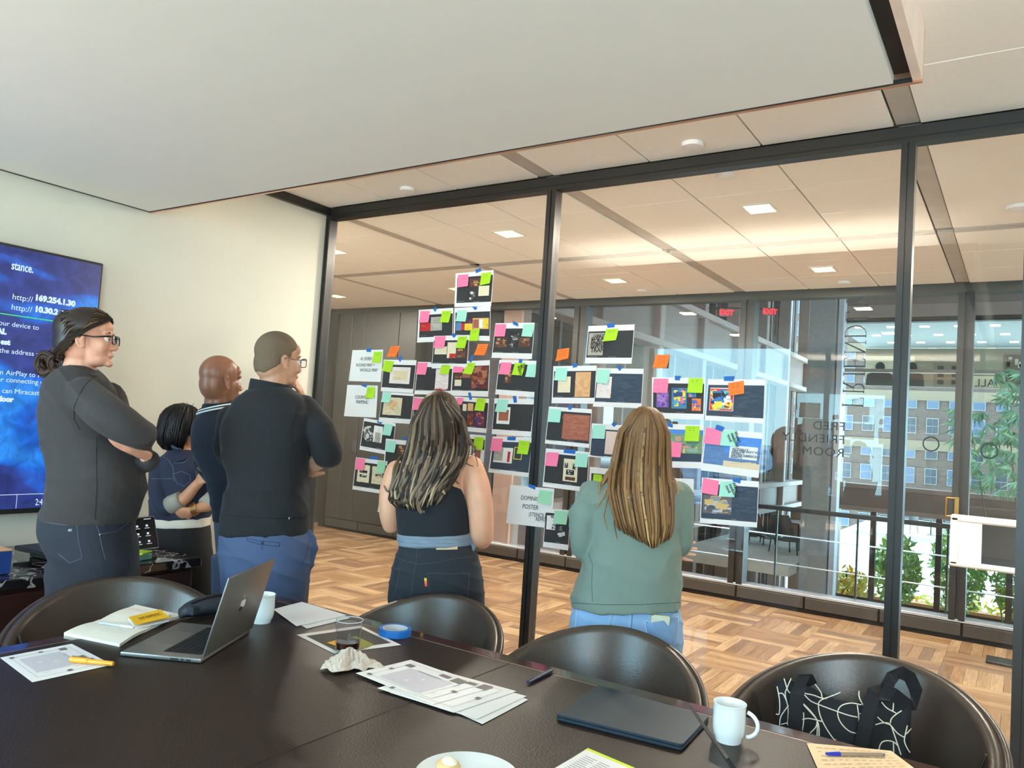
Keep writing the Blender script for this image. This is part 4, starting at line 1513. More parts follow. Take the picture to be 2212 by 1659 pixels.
# orange marker pen
a, b_ = P2(153, 1424, Z + .0105), P2(245, 1434, Z + .0105)
pen = thing('orange_pen', 'orange capped pen on the left floor plan', 'pen', ((a.x + b_.x) / 2, (a.y + b_.y) / 2, Z + .002))
ORPEN = mat('orange_plastic', S(250, 168, 40), .35)
MB().tube([a, a * .6 + b_ * .4], [.0085, .0085], 12).build('cap', ORPEN, pen, smooth=False)
MB().tube([a * .6 + b_ * .4, a * .58 + b_ * .42, b_ * .98 + a * .02, b_], [.0085, .0065, .0068, .0055], 12).build('barrel', ORPEN, pen)
MB().tube([a * .97 + b_ * .03 + Vector((0, 0, .009)), a * .65 + b_ * .35 + Vector((0, 0, .009))], .0018, 6).build('clip', mat('clip_brown', S(120, 80, 40), .4), pen)

# stack of floor plans in the middle: five loose sheets
base_q = [P2(768, 1460, Z), P2(887, 1431, Z), P2(1060, 1492, Z), P2(935, 1528, Z)]
stk = [([P2(862, 1482), P2(958, 1450), P2(1141, 1513), P2(1042, 1566)], 'bottom sheet of the plan stack in mid table, its edge showing right', None),
       ([P2(842, 1499), P2(930, 1452), P2(1137, 1507), P2(1030, 1557)], 'second lowest sheet of the plan stack in mid table', None),
       ([P2(815, 1491), P2(948, 1452), P2(1115, 1498), P2(980, 1545)], 'middle sheet of the plan stack in mid table', PLAN[1:5] + PLAN[8:14]),
       (base_q, 'top floor plan of the stack in mid table, with grey plan', PLAN)]
for i, (q, lab, pr) in enumerate(stk):
    z = Z + .001 + .0022 * i
    o = sheet_on_table('floor_plan', q, z, lab, 'paper', PAPER, curl=.0015 if i < 3 else .0, group='floor plans in the mid table stack')
    if pr:
        plan_print(o, q, z + .0014 + (.0012 if i < 3 else 0), pr)

# blank papers behind, black printed sheet beneath the tumbler
for i, (q, lab) in enumerate((([P2(600, 1322), P2(655, 1303), P2(757, 1336), P2(663, 1359)], 'lower blank white sheet behind the right of the near mug'), ([P2(590, 1318), P2(652, 1302), P2(749, 1331), P2(640, 1355)], 'upper blank white sheet behind the right of the near mug'))):
    sheet_on_table('blank_sheet', q, Z + .001 + .002 * i, lab, 'paper', PAPER, curl=.001, group='blank sheets at the far table edge')
q = [P2(640, 1372), P2(778, 1352), P2(866, 1394), P2(722, 1413)]
o = sheet_on_table('black_print', q, Z + .001, 'white bordered black print under the tumbler on the table', 'paper', PAPER)
plan_print(o, q, Z + .0018, [(.08, .93, .12, .88, S(52, 50, 46))])
for (c4, lab, mm) in (([(705, 1388), (735, 1380), (762, 1392), (735, 1398)], 'orange sticky note lying on the black print', 'orange_note'), ([(745, 1380), (770, 1374), (808, 1392), (780, 1402)], 'olive green sticky note lying on the black print', 'olive_note')):
    q2 = [P2(*c, Z + .004) for c in c4]
    sheet_on_table('sticky_note', q2, Z + .0032, lab, 'sticky note', mat(mm, S(232, 170, 50) if 'orange' in mm else S(150, 150, 62), .7))

# navy pen
a, b_ = P2(1141, 1474, Z + .007), P2(1190, 1449, Z + .007)
pen = thing('navy_pen', 'navy blue capped pen near the far table edge', 'pen', ((a.x + b_.x) / 2, (a.y + b_.y) / 2, Z))
NVP = mat('navy_plastic', S(28, 32, 74), .3)
MB().tube([a, a * .45 + b_ * .55], [.0052, .0065], 12).build('barrel', NVP, pen)
MB().tube([a * .45 + b_ * .55, b_], [.0069, .0069], 12).build('cap', NVP, pen)
MB().bar(a * .5 + b_ * .5 + Vector((.004, -.004, .0055)), a * .1 + b_ * .9 + Vector((.004, -.004, .0055)), .003, .0015).build('clip', CHROME, pen)

# open notebooks and yellow booklet at the left
nb = thing('open_notebook', 'open notebook with blank cream pages beside the laptop', 'notebook', (*P2(250, 1360)[:2], Z))
A, B_, C_, D_ = P2(138, 1372), P2(258, 1397), P2(330, 1358), P2(214, 1345)
def page(q, lift):
    def fn(u, v):
        p = (q[0] * (1 - u) + q[1] * u) * (1 - v) + (q[3] * (1 - u) + q[2] * u) * v
        return (p.x, p.y, Z + .002 + lift * (math.sin(min(1, v * 1.25) * math.pi * .9) * .5 + .6))
    return fn
MB().slab(page([A, B_, C_, D_], .011), 6, 10, (0, 0, -.010)).build('left_pages', CREAM, nb)
E_, F_ = P2(392, 1334), P2(292, 1312)
MB().slab(page([D_, C_, E_, F_], .011), 6, 10, (0, 0, -.010)).build('right_pages', CREAM, nb)
wr = MB()
for k in range(6):
    for j in range(4):
        uu, vv = .42 + j * .11, .35 + k * .09
        f = page([A, B_, C_, D_], .011)
        wr.bar(Vector(f(uu, vv)) + Vector((0, 0, .0006)), Vector(f(uu + .07, vv + .012)) + Vector((0, 0, .0006)), .0009, .0003)
stuff(wr.build('pencil_notes', mat('pencil', S(190, 180, 176), .8), nb))
a, b_ = P2(214, 1345, Z + .017), P2(288, 1355, Z + .017)
pen = thing('clear_pen', 'clear and blue ballpoint lying in the notebook gutter', 'pen', ((a.x + b_.x) / 2, (a.y + b_.y) / 2, Z + .012))
MB().tube([a, a * .35 + b_ * .65], [.003, .004], 10).build('barrel', mat('clear_blue', S(190, 204, 226), .2), pen)
MB().tube([a * .35 + b_ * .65, b_], [.0046, .004], 10).build('grip', mat('pen_white', S(232, 236, 240), .2), pen)
yb = thing('yellow_booklet', 'small yellow booklet with black lettering on the notebook', 'booklet', (*P2(330, 1335)[:2], Z + .013))
YQ = [P2(278, 1345, Z + .02), P2(295, 1352, Z + .02), P2(365, 1340, Z + .02), P2(346, 1322, Z + .02)]
YQ = [P2(278, 1333, Z + .03), P2(294, 1349, Z + .026), P2(366, 1333, Z + .03), P2(346, 1316, Z + .034)]
m_ = MB()
m_.slab(lambda u, v: tuple((YQ[0] * (1 - u) + YQ[1] * u) * (1 - v) + (YQ[3] * (1 - u) + YQ[2] * u) * v), 4, 6, (0, 0, -.0015))
m_.build('front_cover', mat('yellow_card', S(250, 190, 28), .5), yb)
m_ = MB()
m_.slab(lambda u, v: tuple((YQ[0] * (1 - u) + YQ[1] * u) * (1 - v) + (YQ[3] * (1 - u) + YQ[2] * u) * v - Vector((0, 0, .004 + .006 * u))), 4, 6, (0, 0, -.005))
m_.build('pages', PAPER, yb)
ydx, ydy = (YQ[3] - YQ[0]).normalized(), (YQ[0] - YQ[1]).normalized()
sq = MB()
yc = sum(YQ, Vector()) / 4
yn = ydx.cross(ydy).normalized()
if yn.z < 0:
    yn = -yn
for r in range(3):
    for k in range(9 - r % 2):
        c = yc + ydx * (-.038 + k * .0095 + r * .002) + ydy * (.009 - r * .009) + yn * .0012
        sq.bar(c, c + ydx * random.uniform(.003, .008) + ydy * random.uniform(-.003, .003), .0022, .0006)
        sq.bar(c, c + ydy * random.uniform(-.006, .006) + ydx * .002, .0016, .0006)
stuff(sq.build('black_scrawl', mat('black_ink', S(40, 34, 20), .6), yb))

# black zip pouch behind the laptop
p0, p1 = P2(398, 1345), P2(490, 1335)
pc = thing('black_pouch', 'black zipped fabric pouch behind the open laptop', 'pouch', ((p0.x + p1.x) / 2, (p0.y + p1.y) / 2, Z))
dx_ = (p1 - p0).normalized()
dy_ = Vector((-dx_.y, dx_.x, 0))
PCH = mat('black_nylon', S(34, 36, 44), .6, bump=.1, bscale=200)
rings = []
for k in range(15):
    s_ = k / 14
    g = max(.12, math.sin(math.pi * (0.04 + .92 * s_)) ** .35)
    c = p0 + dx_ * (s_ * .27)
    rings.append([c + dy_ * (.05 + .05 * g * math.cos(a)) + Vector((0, 0, .003 + .038 * g + .036 * g * math.sin(a))) for a in np.linspace(0, 2 * math.pi, 16, endpoint=False)])
shade(MB().loft(rings).build('body', PCH, pc), 60)
MB().tube([p0 + dx_ * (s_ * .27) + dy_ * .03 + Vector((0, 0, .004 + .0735 * max(.12, math.sin(math.pi * (.04 + .92 * s_)) ** .35))) for s_ in np.linspace(.1, .9, 12)], .003, 6).build('zip', BLACK2, pc)
MB().cbox(p0.x - .02, p0.x + .012, p0.y + .02, p0.y + .05, Z + .02, Z + .05, .004).build('tab', PCH, pc)

# printed sheet with lime edge and a plate of food at the front
q = [P2(1270, 1617), P2(1400, 1672), P2(1220, 1775), P2(1120, 1712)]
ys_ = sheet_on_table('lime_folder', q, Z + .001, 'lime green backing sheet at the front edge of the picture', 'paper', mat('lime_card', S(216, 232, 40), .6))
q2 = [P2(1266, 1622), P2(1372, 1668), P2(1205, 1765), P2(1120, 1708)]
o = sheet_on_table('printed_list', q2, Z + .0022, 'white sheet printed with columns of small text, on the lime sheet', 'paper', PAPER)
tl = MB()
tl.cur = S(170, 168, 176)
for c in range(3):
    for k in range(22):
        u, v = .12 + c * .30, .10 + k * .035
        w_ = random.uniform(.16, .26)
        tl.add(uvq(q2, u, u + w_, v, v + .013, Z + .0031), [(0, 1, 2, 3)])
stuff(tl.build('text_lines', PRINT, o, vcol=True))
p = P2(1008, 1692)
pl = thing('plate', 'white plate with a half eaten roll at the bottom edge', 'plate', (p.x, p.y, Z))
shade(MB().lathe([(.05, .0), (.055, .004), (.085, .012), (.108, .018), (.110, .0195), (.108, .021), (.085, .016), (.055, .008), (.001, .007)], (p.x, p.y, Z), 48).build('dish', CERAM, pl), 40)
pf = P2(968, 1658, Z + .03)
fd = thing('bread_roll', 'piece of golden bread roll with cream on the plate', 'food', (pf.x, pf.y, Z + .016))
m_ = MB()
m_.ell((pf.x, pf.y, Z + .032), (.028, .024, .017), n=18, m=12)
m_.build('crust', mat('golden_crust', S(226, 186, 130), .6, var=.1, scale=60), fd, smooth=True)
m_ = MB()
m_.ell((pf.x + .004, pf.y - .002, Z + .043), (.018, .016, .010), n=14, m=10)
m_.build('filling', mat('cream_filling', S(244, 232, 206), .6, var=.05, scale=90), fd, smooth=True)

# cream notepad with handwriting and a blue pen at the right
q = [P2(1742, 1608), P2(1925, 1625), P2(2010, 1690), P2(1790, 1720)]
for i in range(2):
    qq = [p + Vector((.006, -.010, 0)) * (1 - i) for p in q]
    o = sheet_on_table('note_sheet', qq, Z + .001 + .002 * i, 'upper tan sheet of handwriting under the blue pen' if i else 'lower tan sheet peeking out beneath the handwriting', 'paper', mat('tan_paper', S(242, 212, 168), .7), curl=.002, group='tan note sheets at the right')
hw_ = MB()
for r in range(9):
    for k in range(10):
        u, v = .08 + k * .085 + random.uniform(0, .02), .10 + r * .09
        a_ = uvq(q, u, u + random.uniform(.03, .07), v, v + .012, Z + .0056)
        hw_.add(a_, [(0, 1, 2, 3)])
stuff(hw_.build('handwriting', mat('brown_ink', S(170, 138, 110), .7), o))
a, b_ = P2(1784, 1628, Z + .009), P2(1910, 1630, Z + .009)
pen = thing('blue_ballpoint', 'blue capped clear ballpoint on the tan note sheets', 'pen', ((a.x + b_.x) / 2, (a.y + b_.y) / 2, Z + .004))
MB().tube([a, a * .9 + b_ * .1, a * .76 + b_ * .24], [.003, .0052, .0056], 10).build('cap', mat('blue_cap', S(36, 50, 170), .3), pen)
MB().tube([a * .76 + b_ * .24, a * .03 + b_ * .97], [.0042, .0042], 8).build('barrel', mat('smoke_barrel', S(150, 128, 108), .2), pen)
MB().tube([a * .03 + b_ * .97, b_], [.0044, .004], 8).build('end_plug', mat('blue_plug', S(70, 84, 130), .3), pen)

# ------------------------------------------------------------------ tote bag on the right chair
BD = 2.30
bag = thing('tote_bag', 'black canvas tote bag with white line pattern on the right chair', 'bag', (*atd(1830, 1640, BD)[:2], .47))
CANV = mat('black_canvas', S(24, 25, 30), .85, bump=.12, bscale=300)
TLb, TRb, BRb, BLb = atd(1676, 1470, BD), atd(1968, 1528, BD - .06), atd(1962, 1720, BD - .12), atd(1690, 1720, BD - .02)
bn = (TRb - TLb).cross(BLb - TLb).normalized()
if bn.dot(CF) > 0:
    bn = -bn


def bagp(u, v, side=1):
    p = (TLb * (1 - u) + TRb * u) * (1 - v) + (BLb * (1 - u) + BRb * u) * v
    sag = Vector((0, 0, -.012 * math.sin(u * math.pi) * (1 - v) + .01 * math.sin(u * 9) * (1 - v)))
    bul = .045 * (math.sin(math.pi * min(1, max(0, u))) ** .7) * (.25 + .75 * v) + .006 * math.sin(u * 11 + v * 5)
    return p + sag + bn * bul * side


m_ = MB()
m_.slab(lambda u, v: bagp(u, v), 20, 12, -bn * .004)
m_.slab(lambda u, v: bagp(u, v, -.8), 20, 12, -bn * .004)
for (fa, fb) in (((0, 0), (0, 1)), ((1, 0), (1, 1))):
    m_.slab(lambda u, v, fa=fa, fb=fb: bagp(fa[0], v, 1) * (1 - u) + bagp(fa[0], v, -.8) * u, 3, 10, (0, 0, .002))
m_.slab(lambda u, v: bagp(u, 1, 1) * (1 - v) + bagp(u, 1, -.8) * v, 12, 2, (0, 0, -.004))
m_.build('body', CANV, bag, smooth=True)


def pxuv(px, py):       # inverse of the bag's image quad, near enough for drawing on it
    def f(u, v):
        return ((1676 * (1 - u) + 1968 * u) * (1 - v) + (1690 * (1 - u) + 1962 * u) * v, (1470 * (1 - u) + 1528 * u) * (1 - v) + 1720 * v)
    u = v = .5
    for _ in range(12):
        x, y = f(u, v)
        u += (px - x) / 285
        v += (py - y) / 220
    return u, v


K = lambda x, y: (1732 + x * .2285, 1280 + y * .2285)
lines = [[K(20, 910), K(25, 945), K(110, 950), K(190, 960), K(240, 950)], [K(20, 960), K(80, 1010), K(160, 1030), K(340, 1055), K(520, 1100)], [K(375, 862), K(270, 925), K(180, 985), K(158, 1040), K(180, 1150), K(250, 1270), K(330, 1350), K(500, 1425)],
         [K(545, 855), K(545, 920), K(590, 1030)], [K(560, 990), K(470, 962), K(380, 990), K(340, 1060), K(360, 1150), K(440, 1230), K(545, 1262)], [K(522, 985), K(530, 1100), K(525, 1255)], [K(0, 1045), K(70, 1110), K(145, 1180)], [K(0, 1195), K(70, 1180), K(190, 1185)], [K(145, 1185), K(130, 1250), K(75, 1315)], [K(148, 1190), K(140, 1330)],
         [K(125, 840), K(180, 900), K(195, 955)], [K(745, 1015), K(800, 1090), K(890, 1155)], [K(825, 970), K(862, 1040), K(858, 1130)], [K(1030, 1105), K(940, 1140), K(850, 1195), K(835, 1240)], [K(1030, 1110), K(1010, 1230), K(970, 1370), K(965, 1420), K(990, 1480), K(1015, 1515)], [K(705, 1145), K(770, 1220), K(835, 1260), K(900, 1340), K(965, 1380)], [K(685, 1215), K(760, 1220), K(830, 1250), K(870, 1350), K(925, 1530)],
         [K(715, 1480), K(740, 1410), K(790, 1395), K(860, 1415), K(900, 1450)], [K(860, 1420), K(858, 1510)], [(1693, 1466), (1700, 1490), (1706, 1497)], [(1708, 1466), (1699, 1486), (1695, 1500), (1701, 1530), (1700, 1565)], [(1678, 1482), (1683, 1513), (1682, 1540), (1675, 1540)], [(1681, 1497), (1690, 1498), (1697, 1512)], [(1702, 1523), (1686, 1545), (1683, 1565)], [(1686, 1563), (1700, 1560)], [(1735, 1538), (1735, 1560), (1728, 1600)], [(1730, 1515), (1765, 1550), (1768, 1590)], [K(1035, 1300), K(985, 1350)], [K(540, 1065), K(575, 1105)], [K(530, 1155), K(575, 1155)], [K(310, 1320), K(280, 1370)], [K(330, 1340), K(332, 1385)]]
pr = MB()
for ln_ in lines:
    P_ = [Vector((x, y, 0)) for x, y in ln_]
    fine = []
    for i in range(len(P_) - 1):
        p0_, p1_, p2_, p3_ = P_[max(i - 1, 0)], P_[i], P_[i + 1], P_[min(i + 2, len(P_) - 1)]
        for k in range(5):
            t_ = k / 5
            fine.append(.5 * ((2 * p1_) + (p2_ - p0_) * t_ + (2 * p0_ - 5 * p1_ + 4 * p2_ - p3_) * t_ ** 2 + (3 * p1_ - p0_ - 3 * p2_ + p3_) * t_ ** 3))
    fine.append(P_[-1])
    pr.tube([bagp(*pxuv(p.x, p.y)) + bn * .0012 for p in fine], .0017, 6, flat=.35, flatdir=bn)
stuff(pr.build('line_pattern', mat('white_ink', S(226, 220, 200), .8), bag))


def strap(m, pts, wdt, th=.004):
    pts = [Vector(p) for p in pts]
    rings = []
    for i, p in enumerate(pts):
        d = (pts[min(i + 1, len(pts) - 1)] - pts[max(i - 1, 0)]).normalized()
        s_ = d.cross(bn).normalized()
        n2_ = s_.cross(d)
        rings.append([p + s_ * wdt / 2 + n2_ * th / 2, p + s_ * wdt / 2 - n2_ * th / 2, p - s_ * wdt / 2 - n2_ * th / 2, p - s_ * wdt / 2 + n2_ * th / 2])
    return m.loft(rings)


for pts in ([(1720, 1612, .06), (1717, 1560, .06), (1722, 1500, .06), (1732, 1470, .05), (1745, 1466, .0), (1752, 1480, -.04)], [(1856, 1630, .09), (1868, 1570, .09), (1888, 1495, .07), (1898, 1487, .03), (1903, 1500, -.02)]):
    m_ = MB()
    strap(m_, [atd(x, y, BD - dd_) for x, y, dd_ in pts], .038)
    m_.build('handle', CANV, bag)
m_ = MB()
strap(m_, [atd(x, y, BD - dd_) for x, y, dd_ in ((1912, 1492, .08), (1925, 1465, .06), (1945, 1452, .02), (1965, 1462, -.02), (1978, 1490, -.03), (1974, 1520, .0), (1960, 1524, .06), (1930, 1500, .09), (1905, 1490, .09))], .038)
m_.build('handle', CANV, bag)
# ------------------------------------------------------------------ printed sheets, sticky notes and tape on the glass
SC = 480 / 2212
CROP = {1: (720, 560), 2: (720, 880), 3: (1080, 640), 4: (1080, 900), 5: (1380, 640), 6: (1420, 860)}
SHEETP = mat('print_paper', S(236, 232, 230), .65, var=.01)
STK = {'pink': mat('pink_note', S(255, 128, 168), .7, var=.01), 'green': mat('green_note', S(176, 222, 34), .7, var=.01), 'teal': mat('teal_note', S(168, 226, 206), .7, var=.01), 'mint': mat('mint_note', S(160, 216, 180), .7, var=.01), 'orange': mat('orange_sticky', S(255, 126, 44), .7, var=.01)}
TAPEM = mat('tape_blue', S(20, 104, 188), .6, var=.04)
SCRIB = mat('marker_ink', S(40, 44, 44), .7)
DK = S(48, 48, 50)
NV = S(58, 68, 82)
PAL = {'mono': [S(40, 40, 40), S(210, 206, 200), S(120, 116, 112), S(240, 238, 234), S(70, 68, 66)], 'brown': [S(92, 56, 42), S(140, 98, 66), S(58, 36, 30), S(190, 150, 104), S(112, 70, 52)],
       'red': [S(196, 36, 34), S(206, 46, 44), S(186, 30, 30), S(214, 70, 60)], 'map': [S(226, 206, 170), S(214, 180, 140), S(196, 200, 160), S(232, 216, 190)], 'cream': [S(232, 218, 186), S(222, 204, 168), S(240, 228, 200)],
       'tan': [S(222, 168, 116), S(206, 148, 100), S(230, 186, 140)], 'carpet': [S(120, 44, 36), S(150, 84, 60), S(96, 34, 30), S(168, 110, 78)], 'color': [S(228, 60, 60), S(250, 220, 70), S(60, 120, 190), S(246, 244, 240), S(40, 40, 44), S(120, 190, 170)],
       'purple': [S(130, 90, 180), S(160, 120, 200), S(104, 66, 150), S(200, 130, 180)], 'poster': [S(70, 130, 170), S(236, 214, 80), S(240, 110, 150), S(40, 70, 120), S(90, 160, 190)], 'sky': [S(80, 140, 220), S(110, 160, 226), S(70, 126, 210)],
       'navy': [S(52, 66, 84), S(62, 78, 98), S(44, 54, 68), S(74, 94, 116)], 'sea': [S(92, 128, 176), S(110, 146, 192), S(80, 112, 158)], 'land': [S(120, 150, 110), S(200, 150, 140), S(226, 190, 120), S(140, 170, 160), S(90, 130, 110)],
       'rust': [S(166, 96, 74), S(188, 118, 90), S(150, 80, 60)], 'pale': [S(232, 206, 196), S(226, 196, 188)], 'bldg': [S(110, 100, 100), S(190, 190, 196), S(80, 86, 96), S(214, 180, 110), S(140, 150, 160)], 'white': [S(236, 234, 230), S(228, 226, 222)], 'pinkdoc': [S(236, 222, 216), S(224, 200, 196), S(240, 232, 228), S(200, 170, 170)], 'grey': [S(176, 168, 154), S(150, 144, 134), S(198, 192, 180)],
       'fire': [S(232, 130, 60), S(70, 100, 190), S(230, 80, 80), S(240, 200, 120)], 'yellow': [S(236, 206, 60), S(220, 190, 40)], 'violet': [S(92, 40, 80), S(150, 60, 60), S(70, 50, 110), S(190, 110, 70)]}

